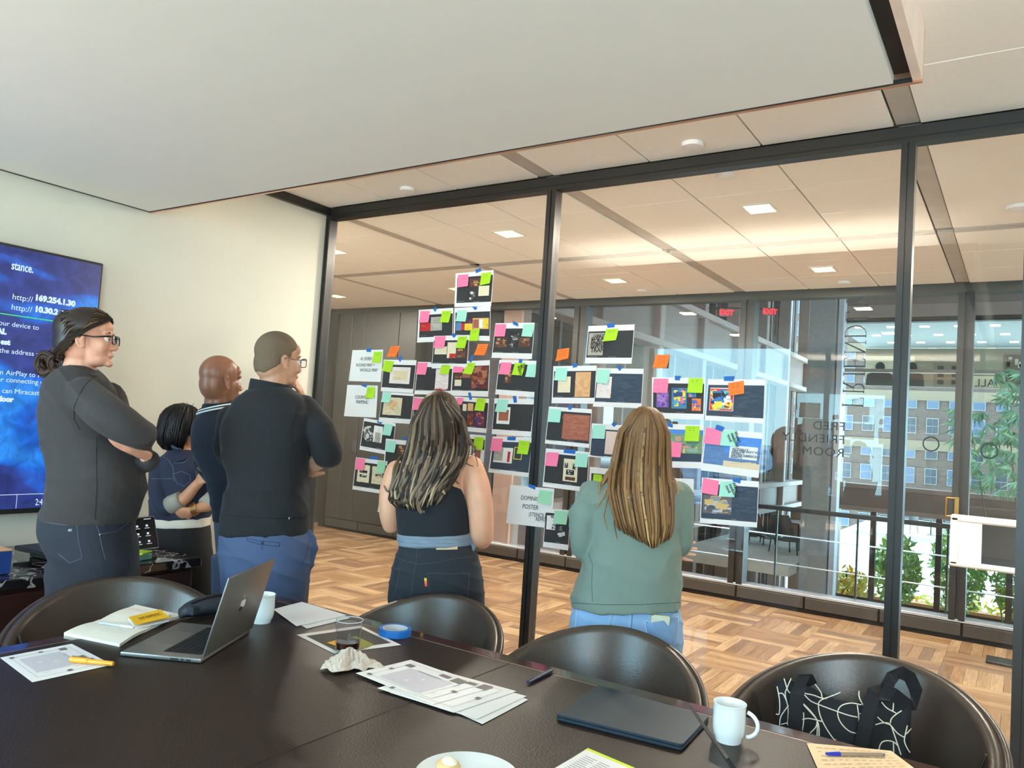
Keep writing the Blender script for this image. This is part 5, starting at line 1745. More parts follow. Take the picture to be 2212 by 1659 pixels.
# crop, corners TL TR BR BL, layer, name for the labels, dark rectangle, pictures, notes, tape
SHEETS = [
 (1, [(1221, 143), (1600, 108), (1575, 467), (1210, 478)], 1, 'topmost sheet', (1235, 170, 1590, 430), [(1360, 190, 1470, 275, 'brown', 6, 5), (1450, 265, 1555, 365, 'cream', 7, 3), (1335, 320, 1440, 410, 'mono', 5, 4)], [('pink', (1243, 160), (1350, 150), (1352, 272), (1250, 285)), ('green', (1478, 143), (1578, 128), (1570, 245), (1470, 265))], [(1415, 105), (1470, 88), (1473, 118), (1420, 140)]),
 (1, [(852, 505), (1197, 484), (1192, 815), (836, 830)], 0, 'sheet with red picture and grey map', (862, 548, 1190, 772), [(868, 635, 972, 715, 'red', 4, 3), (972, 575, 1085, 710, 'grey', 9, 10)], [('pink', (870, 517), (963, 514), (958, 630), (865, 636)), ('green', (1087, 516), (1178, 514), (1160, 634), (1072, 630))], [(996, 500), (1017, 470), (1033, 492), (1012, 525)]),
 (1, [(1207, 486), (1567, 466), (1560, 815), (1200, 800)], 0, 'sheet of coloured book covers', (1216, 525, 1560, 760), [(1222, 628, 1275, 710, 'sea', 2, 2), (1275, 640, 1318, 705, 'red', 2, 3), (1310, 640, 1386, 708, 'yellow', 5, 4), (1330, 595, 1390, 640, 'violet', 3, 3), (1390, 585, 1550, 695, 'tan', 2, 2), (1395, 600, 1450, 685, 'rust', 1, 1), (1455, 598, 1490, 684, 'white', 1, 1), (1493, 595, 1545, 684, 'yellow', 3, 6)], [('teal', (1238, 506), (1335, 510), (1328, 625), (1230, 620)), ('green', (1370, 700), (1462, 690), (1450, 815), (1362, 815))], [(1380, 472), (1425, 470), (1432, 492), (1410, 508)]),
 (1, [(1005, 765), (1360, 755), (1335, 1095), (986, 1088)], 2, 'overlapping sheet with red gallery picture', (1000, 808, 1352, 1040), [(1015, 870, 1135, 948, 'cream', 8, 4), (1140, 828, 1235, 985, 'cream', 5, 6), (1160, 940, 1250, 985, 'red', 2, 1), (1225, 880, 1330, 985, 'brown', 5, 5)], [('pink', (1018, 770), (1124, 766), (1120, 882), (1015, 886)), ('green', (1250, 770), (1342, 770), (1325, 890), (1232, 886))], [(1174, 756), (1205, 734), (1228, 755), (1200, 783)]),
 (1, [(1618, 638), (2008, 632), (1980, 995), (1580, 982)], 1, 'sheet with four small photographs', (1604, 690, 1996, 935), [(1620, 780, 1735, 880, 'brown', 7, 6), (1750, 722, 1855, 808, 'mono', 6, 5), (1742, 812, 1842, 880, 'mono', 6, 4), (1850, 780, 1965, 872, 'brown', 6, 6)], [('pink', (1618, 648), (1726, 648), (1720, 772), (1614, 772)), ('teal', (1895, 650), (2006, 648), (1990, 776), (1886, 770))], [(1790, 612), (1842, 640), (1840, 670), (1788, 648)]),
 (1, [(192, 905), (498, 900), (475, 1222), (157, 1212)], 0, 'handwritten AL IDRISI ROUND MAP sheet', None, [], [('green', (405, 922), (487, 920), (480, 1033), (396, 1030))], [(330, 884), (374, 884), (374, 924), (330, 920)]),
 (1, [(142, 1250), (445, 1258), (428, 1578), (110, 1562)], 0, 'handwritten COUNTER MAPPING sheet', None, [], [('green', (342, 1272), (420, 1274), (416, 1386), (328, 1384))], [(276, 1258), (300, 1238), (336, 1252), (326, 1278)]),
 (1, [(508, 1000), (833, 1006), (800, 1335), (480, 1315)], 2, 'sheet with the map of the United States', (498, 1052, 822, 1285), [(568, 1075, 770, 1240, 'pinkdoc', 4, 4), (600, 1110, 745, 1205, 'map', 7, 5)], [('green', (515, 1006), (613, 1018), (585, 1130), (498, 1112))], [(645, 990), (672, 955), (686, 985), (664, 1025)]),
 (1, [(845, 1022), (1195, 1030), (1175, 1350), (812, 1345)], 1, 'sheet with narrow white handwritten page', (832, 1075, 1185, 1308), [(1020, 1095, 1150, 1300, 'pinkdoc', 9, 16), (1018, 1288, 1145, 1302, 'red', 1, 1)], [('pink', (845, 1030), (944, 1034), (932, 1152), (836, 1148)), ('green', (1085, 1030), (1178, 1035), (1160, 1148), (1070, 1142))], [(976, 1010), (1002, 1014), (1000, 1044), (974, 1042)]),
 (1, [(1195, 1020), (1562, 1005), (1545, 1370), (1175, 1358)], 1, 'sheet with the long red patterned carpet', (1192, 1062, 1556, 1310), [(1205, 1125, 1285, 1195, 'brown', 4, 4), (1290, 1120, 1370, 1180, 'rust', 3, 5), (1212, 1200, 1278, 1262, 'cream', 4, 4), (1378, 1065, 1540, 1285, 'carpet', 11, 14), (1440, 1068, 1482, 1282, 'violet', 3, 9)], [('pink', (1205, 1040), (1310, 1040), (1300, 1130), (1205, 1130)), ('green', (1335, 1030), (1420, 1034), (1390, 1150), (1300, 1140))], [(1372, 950), (1396, 965), (1375, 1028), (1354, 1020)]),
 (1, [(1655, 1000), (2030, 1012), (2012, 1375), (1615, 1345)], 0, 'sheet with small tan figure', (1640, 1045, 2022, 1310), [(1705, 1090, 1775, 1232, 'brown', 4, 7)], [('pink', (1670, 1026), (1780, 1030), (1763, 1152), (1655, 1145)), ('green', (1810, 1033), (1916, 1033), (1890, 1160), (1787, 1152)), ('teal', (1938, 1048), (2028, 1048), (2020, 1178), (1922, 1172))], [(1850, 992), (1884, 994), (1878, 1036), (1844, 1030)]),
 (1, [(495, 1320), (805, 1340), (775, 1640), (455, 1620)], 1, 'sheet with the tan regional map', (478, 1352, 796, 1585), [(502, 1376, 684, 1552, 'map', 8, 7), (530, 1400, 640, 1500, 'tan', 5, 5)], [('teal', (500, 1325), (585, 1330), (575, 1430), (487, 1422))], None),
 (1, [(805, 1370), (1190, 1380), (1165, 1700), (790, 1690)], 0, 'sheet half hidden behind the wavy hair', (800, 1420, 1180, 1650), [], [('pink', (805, 1378), (900, 1384), (880, 1504), (795, 1498))], [(938, 1365), (978, 1365), (975, 1398), (938, 1395)]),
 (1, [(1200, 1365), (1552, 1388), (1525, 1730), (1190, 1700)], 0, 'sheet of red and purple patterned panels', (1210, 1420, 1540, 1672), [(1290, 1440, 1328, 1510, 'cream', 2, 3), (1340, 1435, 1395, 1510, 'tan', 3, 4), (1335, 1530, 1395, 1655, 'carpet', 4, 8), (1410, 1515, 1510, 1668, 'violet', 6, 9)], [('pink', (1232, 1378), (1300, 1380), (1290, 1450), (1228, 1446)), ('green', (1430, 1385), (1522, 1388), (1510, 1515), (1415, 1505))], [(1340, 1330), (1368, 1325), (1382, 1395), (1355, 1400)]),
 (1, [(1608, 1385), (2008, 1392), (1970, 1767), (1582, 1740)], 1, 'sheet with the dark red scrap on white', (1598, 1442, 1995, 1705), [(1632, 1472, 1762, 1640, 'white', 1, 1), (1650, 1500, 1748, 1608, 'rust', 1, 1)], [('teal', (1640, 1395), (1748, 1398), (1735, 1525), (1622, 1518))], [(1786, 1362), (1820, 1360), (1830, 1425), (1796, 1430)]),
 (2, [(308, 105), (622, 160), (590, 480), (264, 420)], 0, 'tilted sheet with black lace ornament', (288, 160, 606, 415), [(300, 185, 400, 345, 'mono', 12, 16), (400, 185, 490, 350, 'white', 2, 2), (415, 250, 472, 350, 'grey', 5, 6)], [('teal', (512, 162), (596, 172), (580, 285), (498, 272))], [(432, 148), (452, 118), (492, 150), (470, 166)]),
 (2, [(528, 310), (860, 345), (838, 680), (500, 640)], 1, 'sheet behind left of the wavy hair', (522, 372, 850, 620), [(640, 380, 720, 470, 'brown', 4, 4)], [('teal', (535, 330), (632, 336), (622, 452), (530, 440))], [(680, 305), (700, 290), (735, 310), (725, 330)]),
 (2, [(232, 496), (545, 537), (520, 865), (197, 815)], 2, 'lowest left sheet with cream handbills', (218, 556, 532, 805), [(246, 572, 366, 745, 'cream', 5, 9), (390, 590, 495, 765, 'map', 5, 9), (268, 625, 345, 652, 'mono', 4, 1), (268, 668, 338, 695, 'mono', 4, 1), (425, 668, 490, 690, 'mono', 4, 1)], [('pink', (235, 500), (326, 514), (315, 630), (232, 615)), ('mint', (450, 533), (535, 540), (520, 658), (438, 645))], [(352, 515), (370, 490), (440, 485), (440, 520)]),
 (2, [(475, 850), (800, 880), (780, 1075), (443, 1040)], 0, 'sheet hidden behind the bare left arm', (490, 880, 780, 1010), [], [], None),
 (2, [(1160, 250), (1520, 280), (1495, 600), (1140, 580)], 1, 'sheet with brown cut shape by wavy hair', (1170, 310, 1510, 550), [(1390, 420, 1500, 545, 'white', 1, 1), (1410, 425, 1470, 505, 'rust', 1, 1), (1300, 380, 1380, 470, 'pinkdoc', 3, 3)], [('green', (1410, 292), (1505, 300), (1497, 425), (1400, 412))], [(1325, 240), (1360, 240), (1358, 305), (1335, 300)]),
 (2, [(1590, 290), (1985, 300), (1945, 695), (1545, 645)], 0, 'sheet with small red figure, bordered panel', (1576, 345, 1975, 632), [(1600, 400, 1786, 552, 'white', 1, 1), (1602, 405, 1690, 530, 'grey', 4, 5), (1735, 440, 1760, 545, 'red', 1, 3), (1800, 395, 1882, 520, 'yellow', 1, 1), (1808, 403, 1874, 512, 'navy', 5, 7)], [('pink', (1582, 305), (1692, 312), (1680, 440), (1574, 432)), ('green', (1852, 330), (1962, 338), (1945, 470), (1837, 460))], [(1735, 292), (1820, 290), (1812, 330), (1730, 325)]),
 (4, [(140, 678), (575, 715), (545, 1108), (98, 1055)], 9, 'handwritten DOMINICAN POSTER sheet on mullion', None, [], [('mint', (430, 727), (560, 745), (543, 880), (412, 855))], [(285, 668), (355, 690), (350, 728), (283, 700)]),
 (4, [(490, 912), (740, 930), (715, 1325), (465, 1290)], 10, 'sheet with the WATER IS LIFE print', (482, 960, 730, 1255), [(500, 980, 590, 1120, 'white', 1, 1), (605, 1070, 690, 1200, 'mono', 6, 8)], [('mint', (578, 928), (715, 935), (705, 1070), (575, 1060))], [(708, 875), (730, 875), (728, 950), (706, 945)]),
 (3, [(882, 297), (1343, 280), (1313, 672), (848, 668)], 0, 'sheet with the tan letterpress poster', (872, 345, 1334, 612), [(882, 367, 1032, 588, 'grey', 3, 4)], [('green', (1058, 327), (1183, 322), (1165, 440), (1034, 452))], [(1060, 275), (1138, 268), (1142, 308), (1072, 315)]),
 (3, [(535, 697), (967, 690), (945, 1070), (518, 1065)], 1, 'sheet with tan document and lined page', (536, 745, 958, 1010), [(580, 800, 705, 958, 'cream', 5, 9), (752, 755, 904, 1003, 'tan', 6, 12)], [('teal', (560, 712), (677, 712), (670, 842), (550, 838))], [(722, 670), (768, 664), (768, 705), (726, 712)]),
 (3, [(970, 715), (1432, 722), (1410, 1115), (928, 1098)], 0, 'sheet with a printed notice on dark blue', (955, 770, 1420, 1058), [(1115, 775, 1415, 1050, 'navy', 12, 10), (966, 800, 1110, 1013, 'pinkdoc', 6, 10)], [('teal', (975, 725), (1105, 735), (1080, 872), (965, 860))], [(1162, 705), (1195, 690), (1218, 715), (1190, 745)]),
 (3, [(490, 1097), (917, 1125), (890, 1510), (450, 1465)], 0, 'sheet with the open reddish manuscript book', (474, 1150, 906, 1450), [(625, 1178, 892, 1428, 'rust', 12, 14), (752, 1185, 758, 1425, 'brown', 1, 1)], [('teal', (493, 1118), (612, 1125), (605, 1258), (486, 1250))], [(678, 1088), (715, 1086), (712, 1130), (680, 1128)]),
 (3, [(918, 1265), (1340, 1290), (1310, 1640), (890, 1595)], 0, 'sheet with pale form by straight hair', (910, 1330, 1330, 1600), [(915, 1335, 1045, 1590, 'navy', 5, 8), (1050, 1345, 1165, 1575, 'pale', 3, 4)], [('teal', (928, 1280), (1055, 1285), (1050, 1420), (925, 1415))], [(1107, 1272), (1137, 1250), (1163, 1278), (1135, 1302)]),
 (3, [(1515, 808), (2045, 815), (2032, 1230), (1510, 1215)], 0, 'sheet with three psychedelic posters', (1526, 868, 2030, 1165), [(1560, 935, 1680, 1105, 'purple', 8, 9), (1710, 912, 1860, 1118, 'poster', 8, 10), (1875, 960, 1955, 1005, 'poster', 4, 3), (1912, 1018, 2002, 1140, 'fire', 5, 7)], [('pink', (1532, 820), (1680, 820), (1675, 965), (1530, 960)), ('green', (1882, 815), (2025, 817), (2022, 965), (1870, 960))], [(1740, 792), (1797, 794), (1790, 838), (1742, 836)]),
 (4, [(460, 315), (890, 355), (870, 752), (427, 695)], 0, 'sheet with the ornate cream broadside', (450, 382, 882, 680), [(632, 422, 774, 648, 'cream', 4, 5), (645, 460, 680, 510, 'mono', 3, 3), (725, 470, 760, 525, 'mono', 3, 3), (660, 530, 740, 580, 'mono', 5, 3), (650, 600, 750, 635, 'brown', 5, 2)], [('pink', (470, 352), (590, 360), (577, 497), (457, 487)), ('teal', (758, 362), (880, 370), (875, 506), (752, 498))], [(640, 322), (755, 330), (745, 372), (632, 360)]),
 (4, [(897, 500), (1300, 540), (1280, 900), (880, 870)], 0, 'sheet peeking above the green shoulder', (905, 580, 1290, 840), [], [('green', (935, 573), (1020, 580), (1010, 700), (928, 690))], None),
 (5, [(690, 825), (1260, 828), (1245, 1268), (660, 1235)], 0, 'sheet with the busy colourful drawing', (682, 885, 1252, 1203), [(950, 890, 1248, 1195, 'navy', 12, 10), (708, 912, 945, 1140, 'white', 1, 1), (712, 920, 940, 1136, 'color', 13, 13)], [('orange', (890, 865), (1045, 840), (1055, 970), (905, 995))], [(848, 797), (948, 795), (945, 845), (846, 842)]),
 (6, [(75, 255), (465, 268), (440, 700), (70, 690)], 0, 'sheet with the landscape painting', (80, 315, 448, 632), [(90, 318, 446, 400, 'sky', 6, 2), (90, 360, 446, 550, 'land', 10, 6), (90, 550, 440, 630, 'navy', 8, 3)], [('green', (282, 275), (425, 280), (420, 432), (275, 428)), ('pink', (108, 437), (248, 443), (238, 590), (100, 582))], [(90, 225), (155, 265), (150, 295), (75, 270)]),
 (6, [(480, 300), (1055, 345), (1010, 795), (437, 718)], 1, 'sheet with protest sign and sky', None, [(465, 460, 665, 660, 'sea', 9, 9), (665, 390, 1036, 690, 'sky', 6, 5), (660, 560, 1020, 640, 'sea', 8, 2), (655, 640, 1015, 700, 'map', 4, 1), (720, 480, 1000, 610, 'white', 1, 1)], [('pink', (487, 293), (642, 310), (628, 470), (470, 450)), ('teal', (650, 320), (800, 325), (795, 482), (632, 470))], [(590, 262), (663, 290), (650, 335), (574, 310)]),
 (6, [(445, 790), (1013, 830), (993, 1287), (425, 1240)], 0, 'lowest right sheet with building photograph', (442, 868, 1000, 1215), [(742, 885, 998, 1210, 'navy', 10, 12), (455, 970, 740, 1150, 'bldg', 12, 8), (450, 1155, 740, 1195, 'navy', 8, 2)], [('pink', (460, 792), (615, 825), (605, 970), (445, 940)), ('teal', (628, 828), (780, 830), (778, 985), (620, 978))], [(752, 798), (832, 795), (825, 850), (750, 828)]),
 (6, [(115, 795), (365, 805), (360, 1210), (100, 1200)], 0, 'blank sheet right of the green sweater', None, [], [], [(108, 765), (132, 765), (127, 792), (105, 788)])]


def bil(q, u, v):
    return ((q[0][0] * (1 - u) + q[1][0] * u) * (1 - v) + (q[3][0] * (1 - u) + q[2][0] * u) * v, (q[0][1] * (1 - u) + q[1][1] * u) * (1 - v) + (q[3][1] * (1 - u) + q[2][1] * u) * v)


def inv(q, x, y):
    u = v = .5
    for _ in range(8):
        bx, by = bil(q, u, v)
        du = (q[1][0] - q[0][0] + q[2][0] - q[3][0]) / 2
        dv = (q[3][1] - q[0][1] + q[2][1] - q[1][1]) / 2
        u += (x - bx) / du
        v += (y - by) / dv
    return u, v


def glass_pt(c, xy, off):
    x0, y0 = CROP[c]
    return ony(x0 + xy[0] * SC, y0 + xy[1] * SC, GY - .005 - off)


def curved_sheet(m, c, q, off, cu):
    def fn(u, v):
        p = glass_pt(c, bil(q, u, v), 0)
        return p + Vector((0, -(off + cu * (v ** 3) * (.3 + .7 * abs(2 * u - 1) ** 2)), 0))
    m.slab(fn, 5, 5, (0, -.0004, 0))


POSW = ['left', 'right', 'middle']
for si, (c, q, lay, nm, dark, pics, notes, tape) in enumerate(SHEETS):
    off = .0015 + .0018 * lay if lay < 9 else .0375 + .002 * (lay - 9)
    m_ = MB()
    curved_sheet(m_, c, q, off, .002)
    handw = 'handwritten' in nm or 'blank' in nm
    art = 'letter sheet' if 'sheet' not in nm else nm
    sh = tag(m_.build('poster_sheet', SHEETP), ('white ' + nm if handw or 'hidden' in nm or 'behind' in nm or 'peeking' in nm else 'white ' + nm + ' taped to glass')[:90], 'paper', 'printed sheets taped to the glass wall')
    pm = MB()

    def put(x0, y0, x1, y1, col, dep, q=q, c=c, off=off):
        (u0, v0), (u1, v1) = inv(q, (x0), (y0 + y1) / 2), inv(q, x1, (y0 + y1) / 2)
        w0, w1 = inv(q, (x0 + x1) / 2, y0)[1], inv(q, (x0 + x1) / 2, y1)[1]
        u0, u1, w0, w1 = max(u0, .01), min(u1, .99), max(w0, .01), min(w1, .99)
        pm.cur = col
        NU, NV_ = max(1, int((u1 - u0) * 8)), max(1, int((w1 - w0) * 8))

        def fn(a, b):
            uu, vv = u0 + (u1 - u0) * a, w0 + (w1 - w0) * b
            p = glass_pt(c, bil(q, uu, vv), 0)
            return p + Vector((0, -(off + .0005 + dep + .002 * (vv ** 3) * (.3 + .7 * abs(2 * uu - 1) ** 2)), 0))
        pm.grid(lambda a, b: fn(a, 1 - b), NU, NV_)
        return fn
    def blob(cx_, cy_, rx, ry, col, dep, rnd, q=q, c=c, off=off):
        pm.cur = col
        n_ = 10 if rnd else 4
        pts = []
        for t_ in range(n_):
            a_ = 2 * math.pi * (t_ + (0 if rnd else .5)) / n_
            x_ = cx_ + rx * math.cos(a_) * (1 if rnd else 1.414)
            y_ = cy_ + ry * math.sin(a_) * (1 if rnd else 1.414)
            uu, vv = inv(q, x_, y_)
            uu, vv = min(.99, max(.01, uu)), min(.99, max(.01, vv))
            pts.append(glass_pt(c, bil(q, uu, vv), 0) + Vector((0, -(off + .0005 + dep + .002 * (vv ** 3) * (.3 + .7 * abs(2 * uu - 1) ** 2)), 0)))
        pm.add(pts[::-1], [tuple(range(n_))])
    if dark:
        put(*dark, NV if any(p[4] == 'navy' for p in pics) else DK, .0001)
    for k, (x0, y0, x1, y1, pal, nu, nv) in enumerate(pics):
        cols = PAL[pal]
        if nu * nv == 1:
            put(x0, y0, x1, y1, cols[0], .0002 + .00012 * k)
            continue
        put(x0, y0, x1, y1, cols[0], .0002 + .00012 * k)
        fine_ = pal in ('navy', 'sea', 'sky', 'rust', 'tan', 'cream', 'pale', 'map', 'pinkdoc', 'grey')
        for i in range(max(8, int(nu * nv * (.8 if fine_ else .55)))):
            cc = cols[int(rng.integers(0, len(cols)))]
            if fine_:
                cc = tuple(a * .45 + b__ * .55 for a, b__ in zip(cc, cols[0]))
            bw = (x1 - x0) * rng.uniform(.10, .42)
            bh = (y1 - y0) * (rng.uniform(.02, .07) if pal in ('cream', 'pinkdoc', 'rust', 'pale', 'navy', 'sea', 'sky') else rng.uniform(.06, .34))
            cx_, cy_ = rng.uniform(x0 + bw / 2, x1 - bw / 2), rng.uniform(y0 + bh / 2, y1 - bh / 2)
            blob(cx_, cy_, bw / 2, bh / 2, cc, .00024 + .00012 * k + .000004 * i, rng.uniform(0, 1) < .55 and not fine_)
    if dark:
        x0, y0, x1, y1 = dark
        for (a, b_, yy_) in ((.02, .22, .955), (.45, .62, .965)):
            put(x0 + (x1 - x0) * a, y0 + (y1 - y0) * yy_, x0 + (x1 - x0) * b_, y0 + (y1 - y0) * (yy_ + .012), S(150, 150, 150), .0003)
    if pm.v:
        pm.build('printed_page', PRINT, sh, vcol=True)
    # notes of this sheet
    for k, (colr, *nq) in enumerate(notes):
        cx = sum(p[0] for p in nq) / 4
        cy = sum(p[1] for p in nq) / 4
        u, v = inv(q, cx, cy)
        place_w = 'upper left' if u < .4 and v < .5 else ('upper right' if u > .6 and v < .5 else ('lower right' if u > .55 else ('lower left' if u < .45 and v >= .5 else 'top middle')))
        m_ = MB()
        o2 = off + .0016 + .0004 * k

        def fn(a, b, nq=nq, c=c, o2=o2):
            p = glass_pt(c, bil(nq, a, b), 0)
            return p + Vector((0, -(o2 + .010 * b ** 2), 0))
        m_.slab(fn, 3, 6, (0, -.0003, 0))
        nt_ = tag(m_.build('sticky_note', STK[colr], smooth=False), '%s sticky note at %s of %s' % (colr if colr != 'mint' else 'mint green', place_w, nm), 'sticky note', '%s sticky notes on the glass' % colr)
        # handwriting where the photo shows any
        rows_ = {'green': 2, 'orange': 3}.get(colr, 0)
        big = (nm.endswith('small tan figure') and colr == 'green') or (colr == 'teal' and ('protest' in nm or 'building photo' in nm))
        if big:
            words = ['USA', 'MIL', 'BODY?'] if colr == 'green' else ['Water?', 'medicine?', 'good']
            p0, p1, p3 = Vector(fn(.10, .08)), Vector(fn(.9, .08)), Vector(fn(.1, .9))
            xa, ya = (p1 - p0).normalized(), (p0 - p3).normalized()
            rx = (xa * .5 - ya * .87) if True else xa
            ry = (xa * .87 + ya * .5)
            for r, wd_ in enumerate(words):
                st = Vector(fn(.80 - r * .22, .10 + r * .10)) + Vector((0, -.0022 - .002, 0))
                text(wd_, .020, frame_mtx(st, rx, ry), 'handwriting', SCRIB, nt_, thick=.0002, bold=.0004)
        elif rows_ and (u < .98):
            hm = MB()
            for r in range(rows_):
                for w_ in range(2):
                    a0 = .2 + .28 * w_ + rng.uniform(0, .05)
                    b0 = .14 + .13 * r
                    pa, pb = Vector(fn(a0, b0)), Vector(fn(a0 + rng.uniform(.10, .22), b0 + .01))
                    hm.bar(pa + Vector((0, -.0008, 0)), pb + Vector((0, -.0008, 0)), .0006, .0012)
            stuff(hm.build('pen_marks', SCRIB, nt_))
    if tape:
        m_ = MB()
        m_.prism([glass_pt(c, p, off + .0026) for p in tape], (0, -.0003, 0))
        tag(m_.build('tape_strip', TAPEM), 'blue tape strip on the top edge of %s' % nm, 'tape', 'blue tape strips on the glass')
    # lettering
    if handw or 'WATER' in nm or 'letterpress' in nm or 'protest' in nm:
        p0, p1, p3 = [glass_pt(c, p, off + .0022) for p in (q[0], q[1], q[3])]
        xa, ya = (p1 - p0).normalized(), (p0 - p3).normalized()
        def T(body, x, y, h, bold=.0, wd_=1.0, col=SCRIB, al='LEFT', c=c, off=off, xa=xa, ya=ya):
            text(body, h, frame_mtx(glass_pt(c, (x, y), off + .0026), xa, ya), 'lettering', col, sh, thick=.0002, bold=bold, width=wd_, align=al)
        pen_ = mat('thin_marker', S(96, 94, 94), .7)
        if 'IDRISI' in nm:
            T('AL IDRISI', 268, 1005, .031, wd_=.85, col=pen_)
            T('ROUND MAP +', 225, 1068, .031, wd_=.82, col=pen_)
            T('WORLD MAP', 262, 1118, .031, wd_=.88, col=pen_)
        elif 'COUNTER' in nm:
            T('COUNTER', 214, 1388, .034, wd_=.8, col=pen_)
            T('MAPPING', 222, 1436, .034, wd_=.8, col=pen_)
        elif 'DOMINICAN' in nm:
            T('DOMINICAN', 206, 825, .034, wd_=.82)
            T('POSTER', 222, 912, .036, wd_=.84)
            T('(STENCIL)/', 284, 988, .032, wd_=.80)
            T('REPRO', 354, 1036, .031, wd_=.78)
        elif 'WATER' in nm:
            T('WATER', 505, 1008, .016, bold=.0008)
            T('IS LIFE', 514, 1116, .016, bold=.0008)
            fm = MB()
            for pts_ in ([(530, 1035), (545, 1020), (555, 1050), (540, 1085)], [(545, 1050), (560, 1090), (570, 1080), (560, 1040)], [(520, 1070), (570, 1095), (570, 1100), (520, 1080)]):
                fm.prism([glass_pt(c, p, off + .0026) for p in pts_], (0, -.0002, 0))
            fm.build('stencil_figure', SCRIB, sh)
        elif 'letterpress' in nm:
            inkp = mat('press_ink', S(48, 44, 38), .7)
            for body, y, h, x, wd_ in (('I ONLY', 408, .022, 930, .9), ('GOD AND', 435, .024, 908, .95), ('BLACK', 465, .036, 904, .92), ('WOMEN CAN', 490, .020, 900, .9), ('SAVE US', 513, .018, 902, 1.2), ('TRANS', 557, .036, 900, .9)):
                T(body, x, y, h, bold=.001, wd_=wd_, col=inkp)
        elif 'protest' in nm:
            inkp = mat('sign_ink', S(110, 122, 140), .7)
            for body, x, y in (('ACTUALLY', 745, 510), ('LIKE THE WAY YOU', 741, 528), ('RESPECT', 737, 548), ('NATIVE AMERICAN', 733, 568), ('RIGHTS.', 729, 586)):
                x_off = 0
                T(body, x, y + 6, .016, bold=.0007, wd_=1.0, col=inkp)

for (c, nq, lab) in ((1, [(572, 868), (662, 862), (632, 974), (544, 974)], 'lone orange sticky note above the United States map sheet'), (1, [(1440, 845), (1542, 843), (1518, 958), (1414, 956)], 'lone orange sticky note left of the four photograph sheet'), (3, [(573, 532), (690, 512), (692, 622), (566, 650)], 'lone orange sticky note just right of the middle mullion'), (3, [(1552, 582), (1692, 580), (1668, 715), (1530, 714)], 'lone orange sticky note above the psychedelic posters sheet')):
    m_ = MB()

    def fn(a, b, nq=nq, c=c):
        return glass_pt(c, bil(nq, a, b), 0) + Vector((0, -(.001 + .016 * b ** 2), 0))
    m_.slab(fn, 3, 6, (0, -.0003, 0))
    o = tag(m_.build('sticky_note', STK['orange']), lab, 'sticky note', 'orange sticky notes on the glass')
    hm = MB()
    for r in range(3):
        pa, pb = Vector(fn(.2, .2 + .2 * r)), Vector(fn(.8, .19 + .2 * r))
        hm.bar(pa + Vector((0, -.001, 0)), pb + Vector((0, -.001, 0)), .0006, .0016)
    stuff(hm.build('pen_marks', mat('orange_ink', S(190, 70, 30), .7), o))
# ------------------------------------------------------------------ people
from mathutils.bvhtree import BVHTree
CFH = Vector((CF.x, CF.y, 0)).normalized()
CRH = Vector((CFH.y, -CFH.x, 0))
ZUP = Vector((0, 0, 1))
# skull and face volumes in a head frame: forward, left, up (metres)
HEAD = [((-.012, 0, .040), (.098, .076, .088)), ((.030, 0, -.030), (.062, .062, .088)), ((.038, 0, -.084), (.050, .050, .034)), ((-.028, 0, -.015), (.080, .070, .088))]
FACE = [((.080, 0, -.104), (.018, .024, .016)), ((.078, 0, .022), (.018, .052, .013)), ((.090, 0, -.068), (.011, .024, .011)), ((.058, .036, -.03), (.028, .026, .032)), ((.058, -.036, -.03), (.028, .026, .032)), ((.066, 0, .05), (.03, .055, .035))]


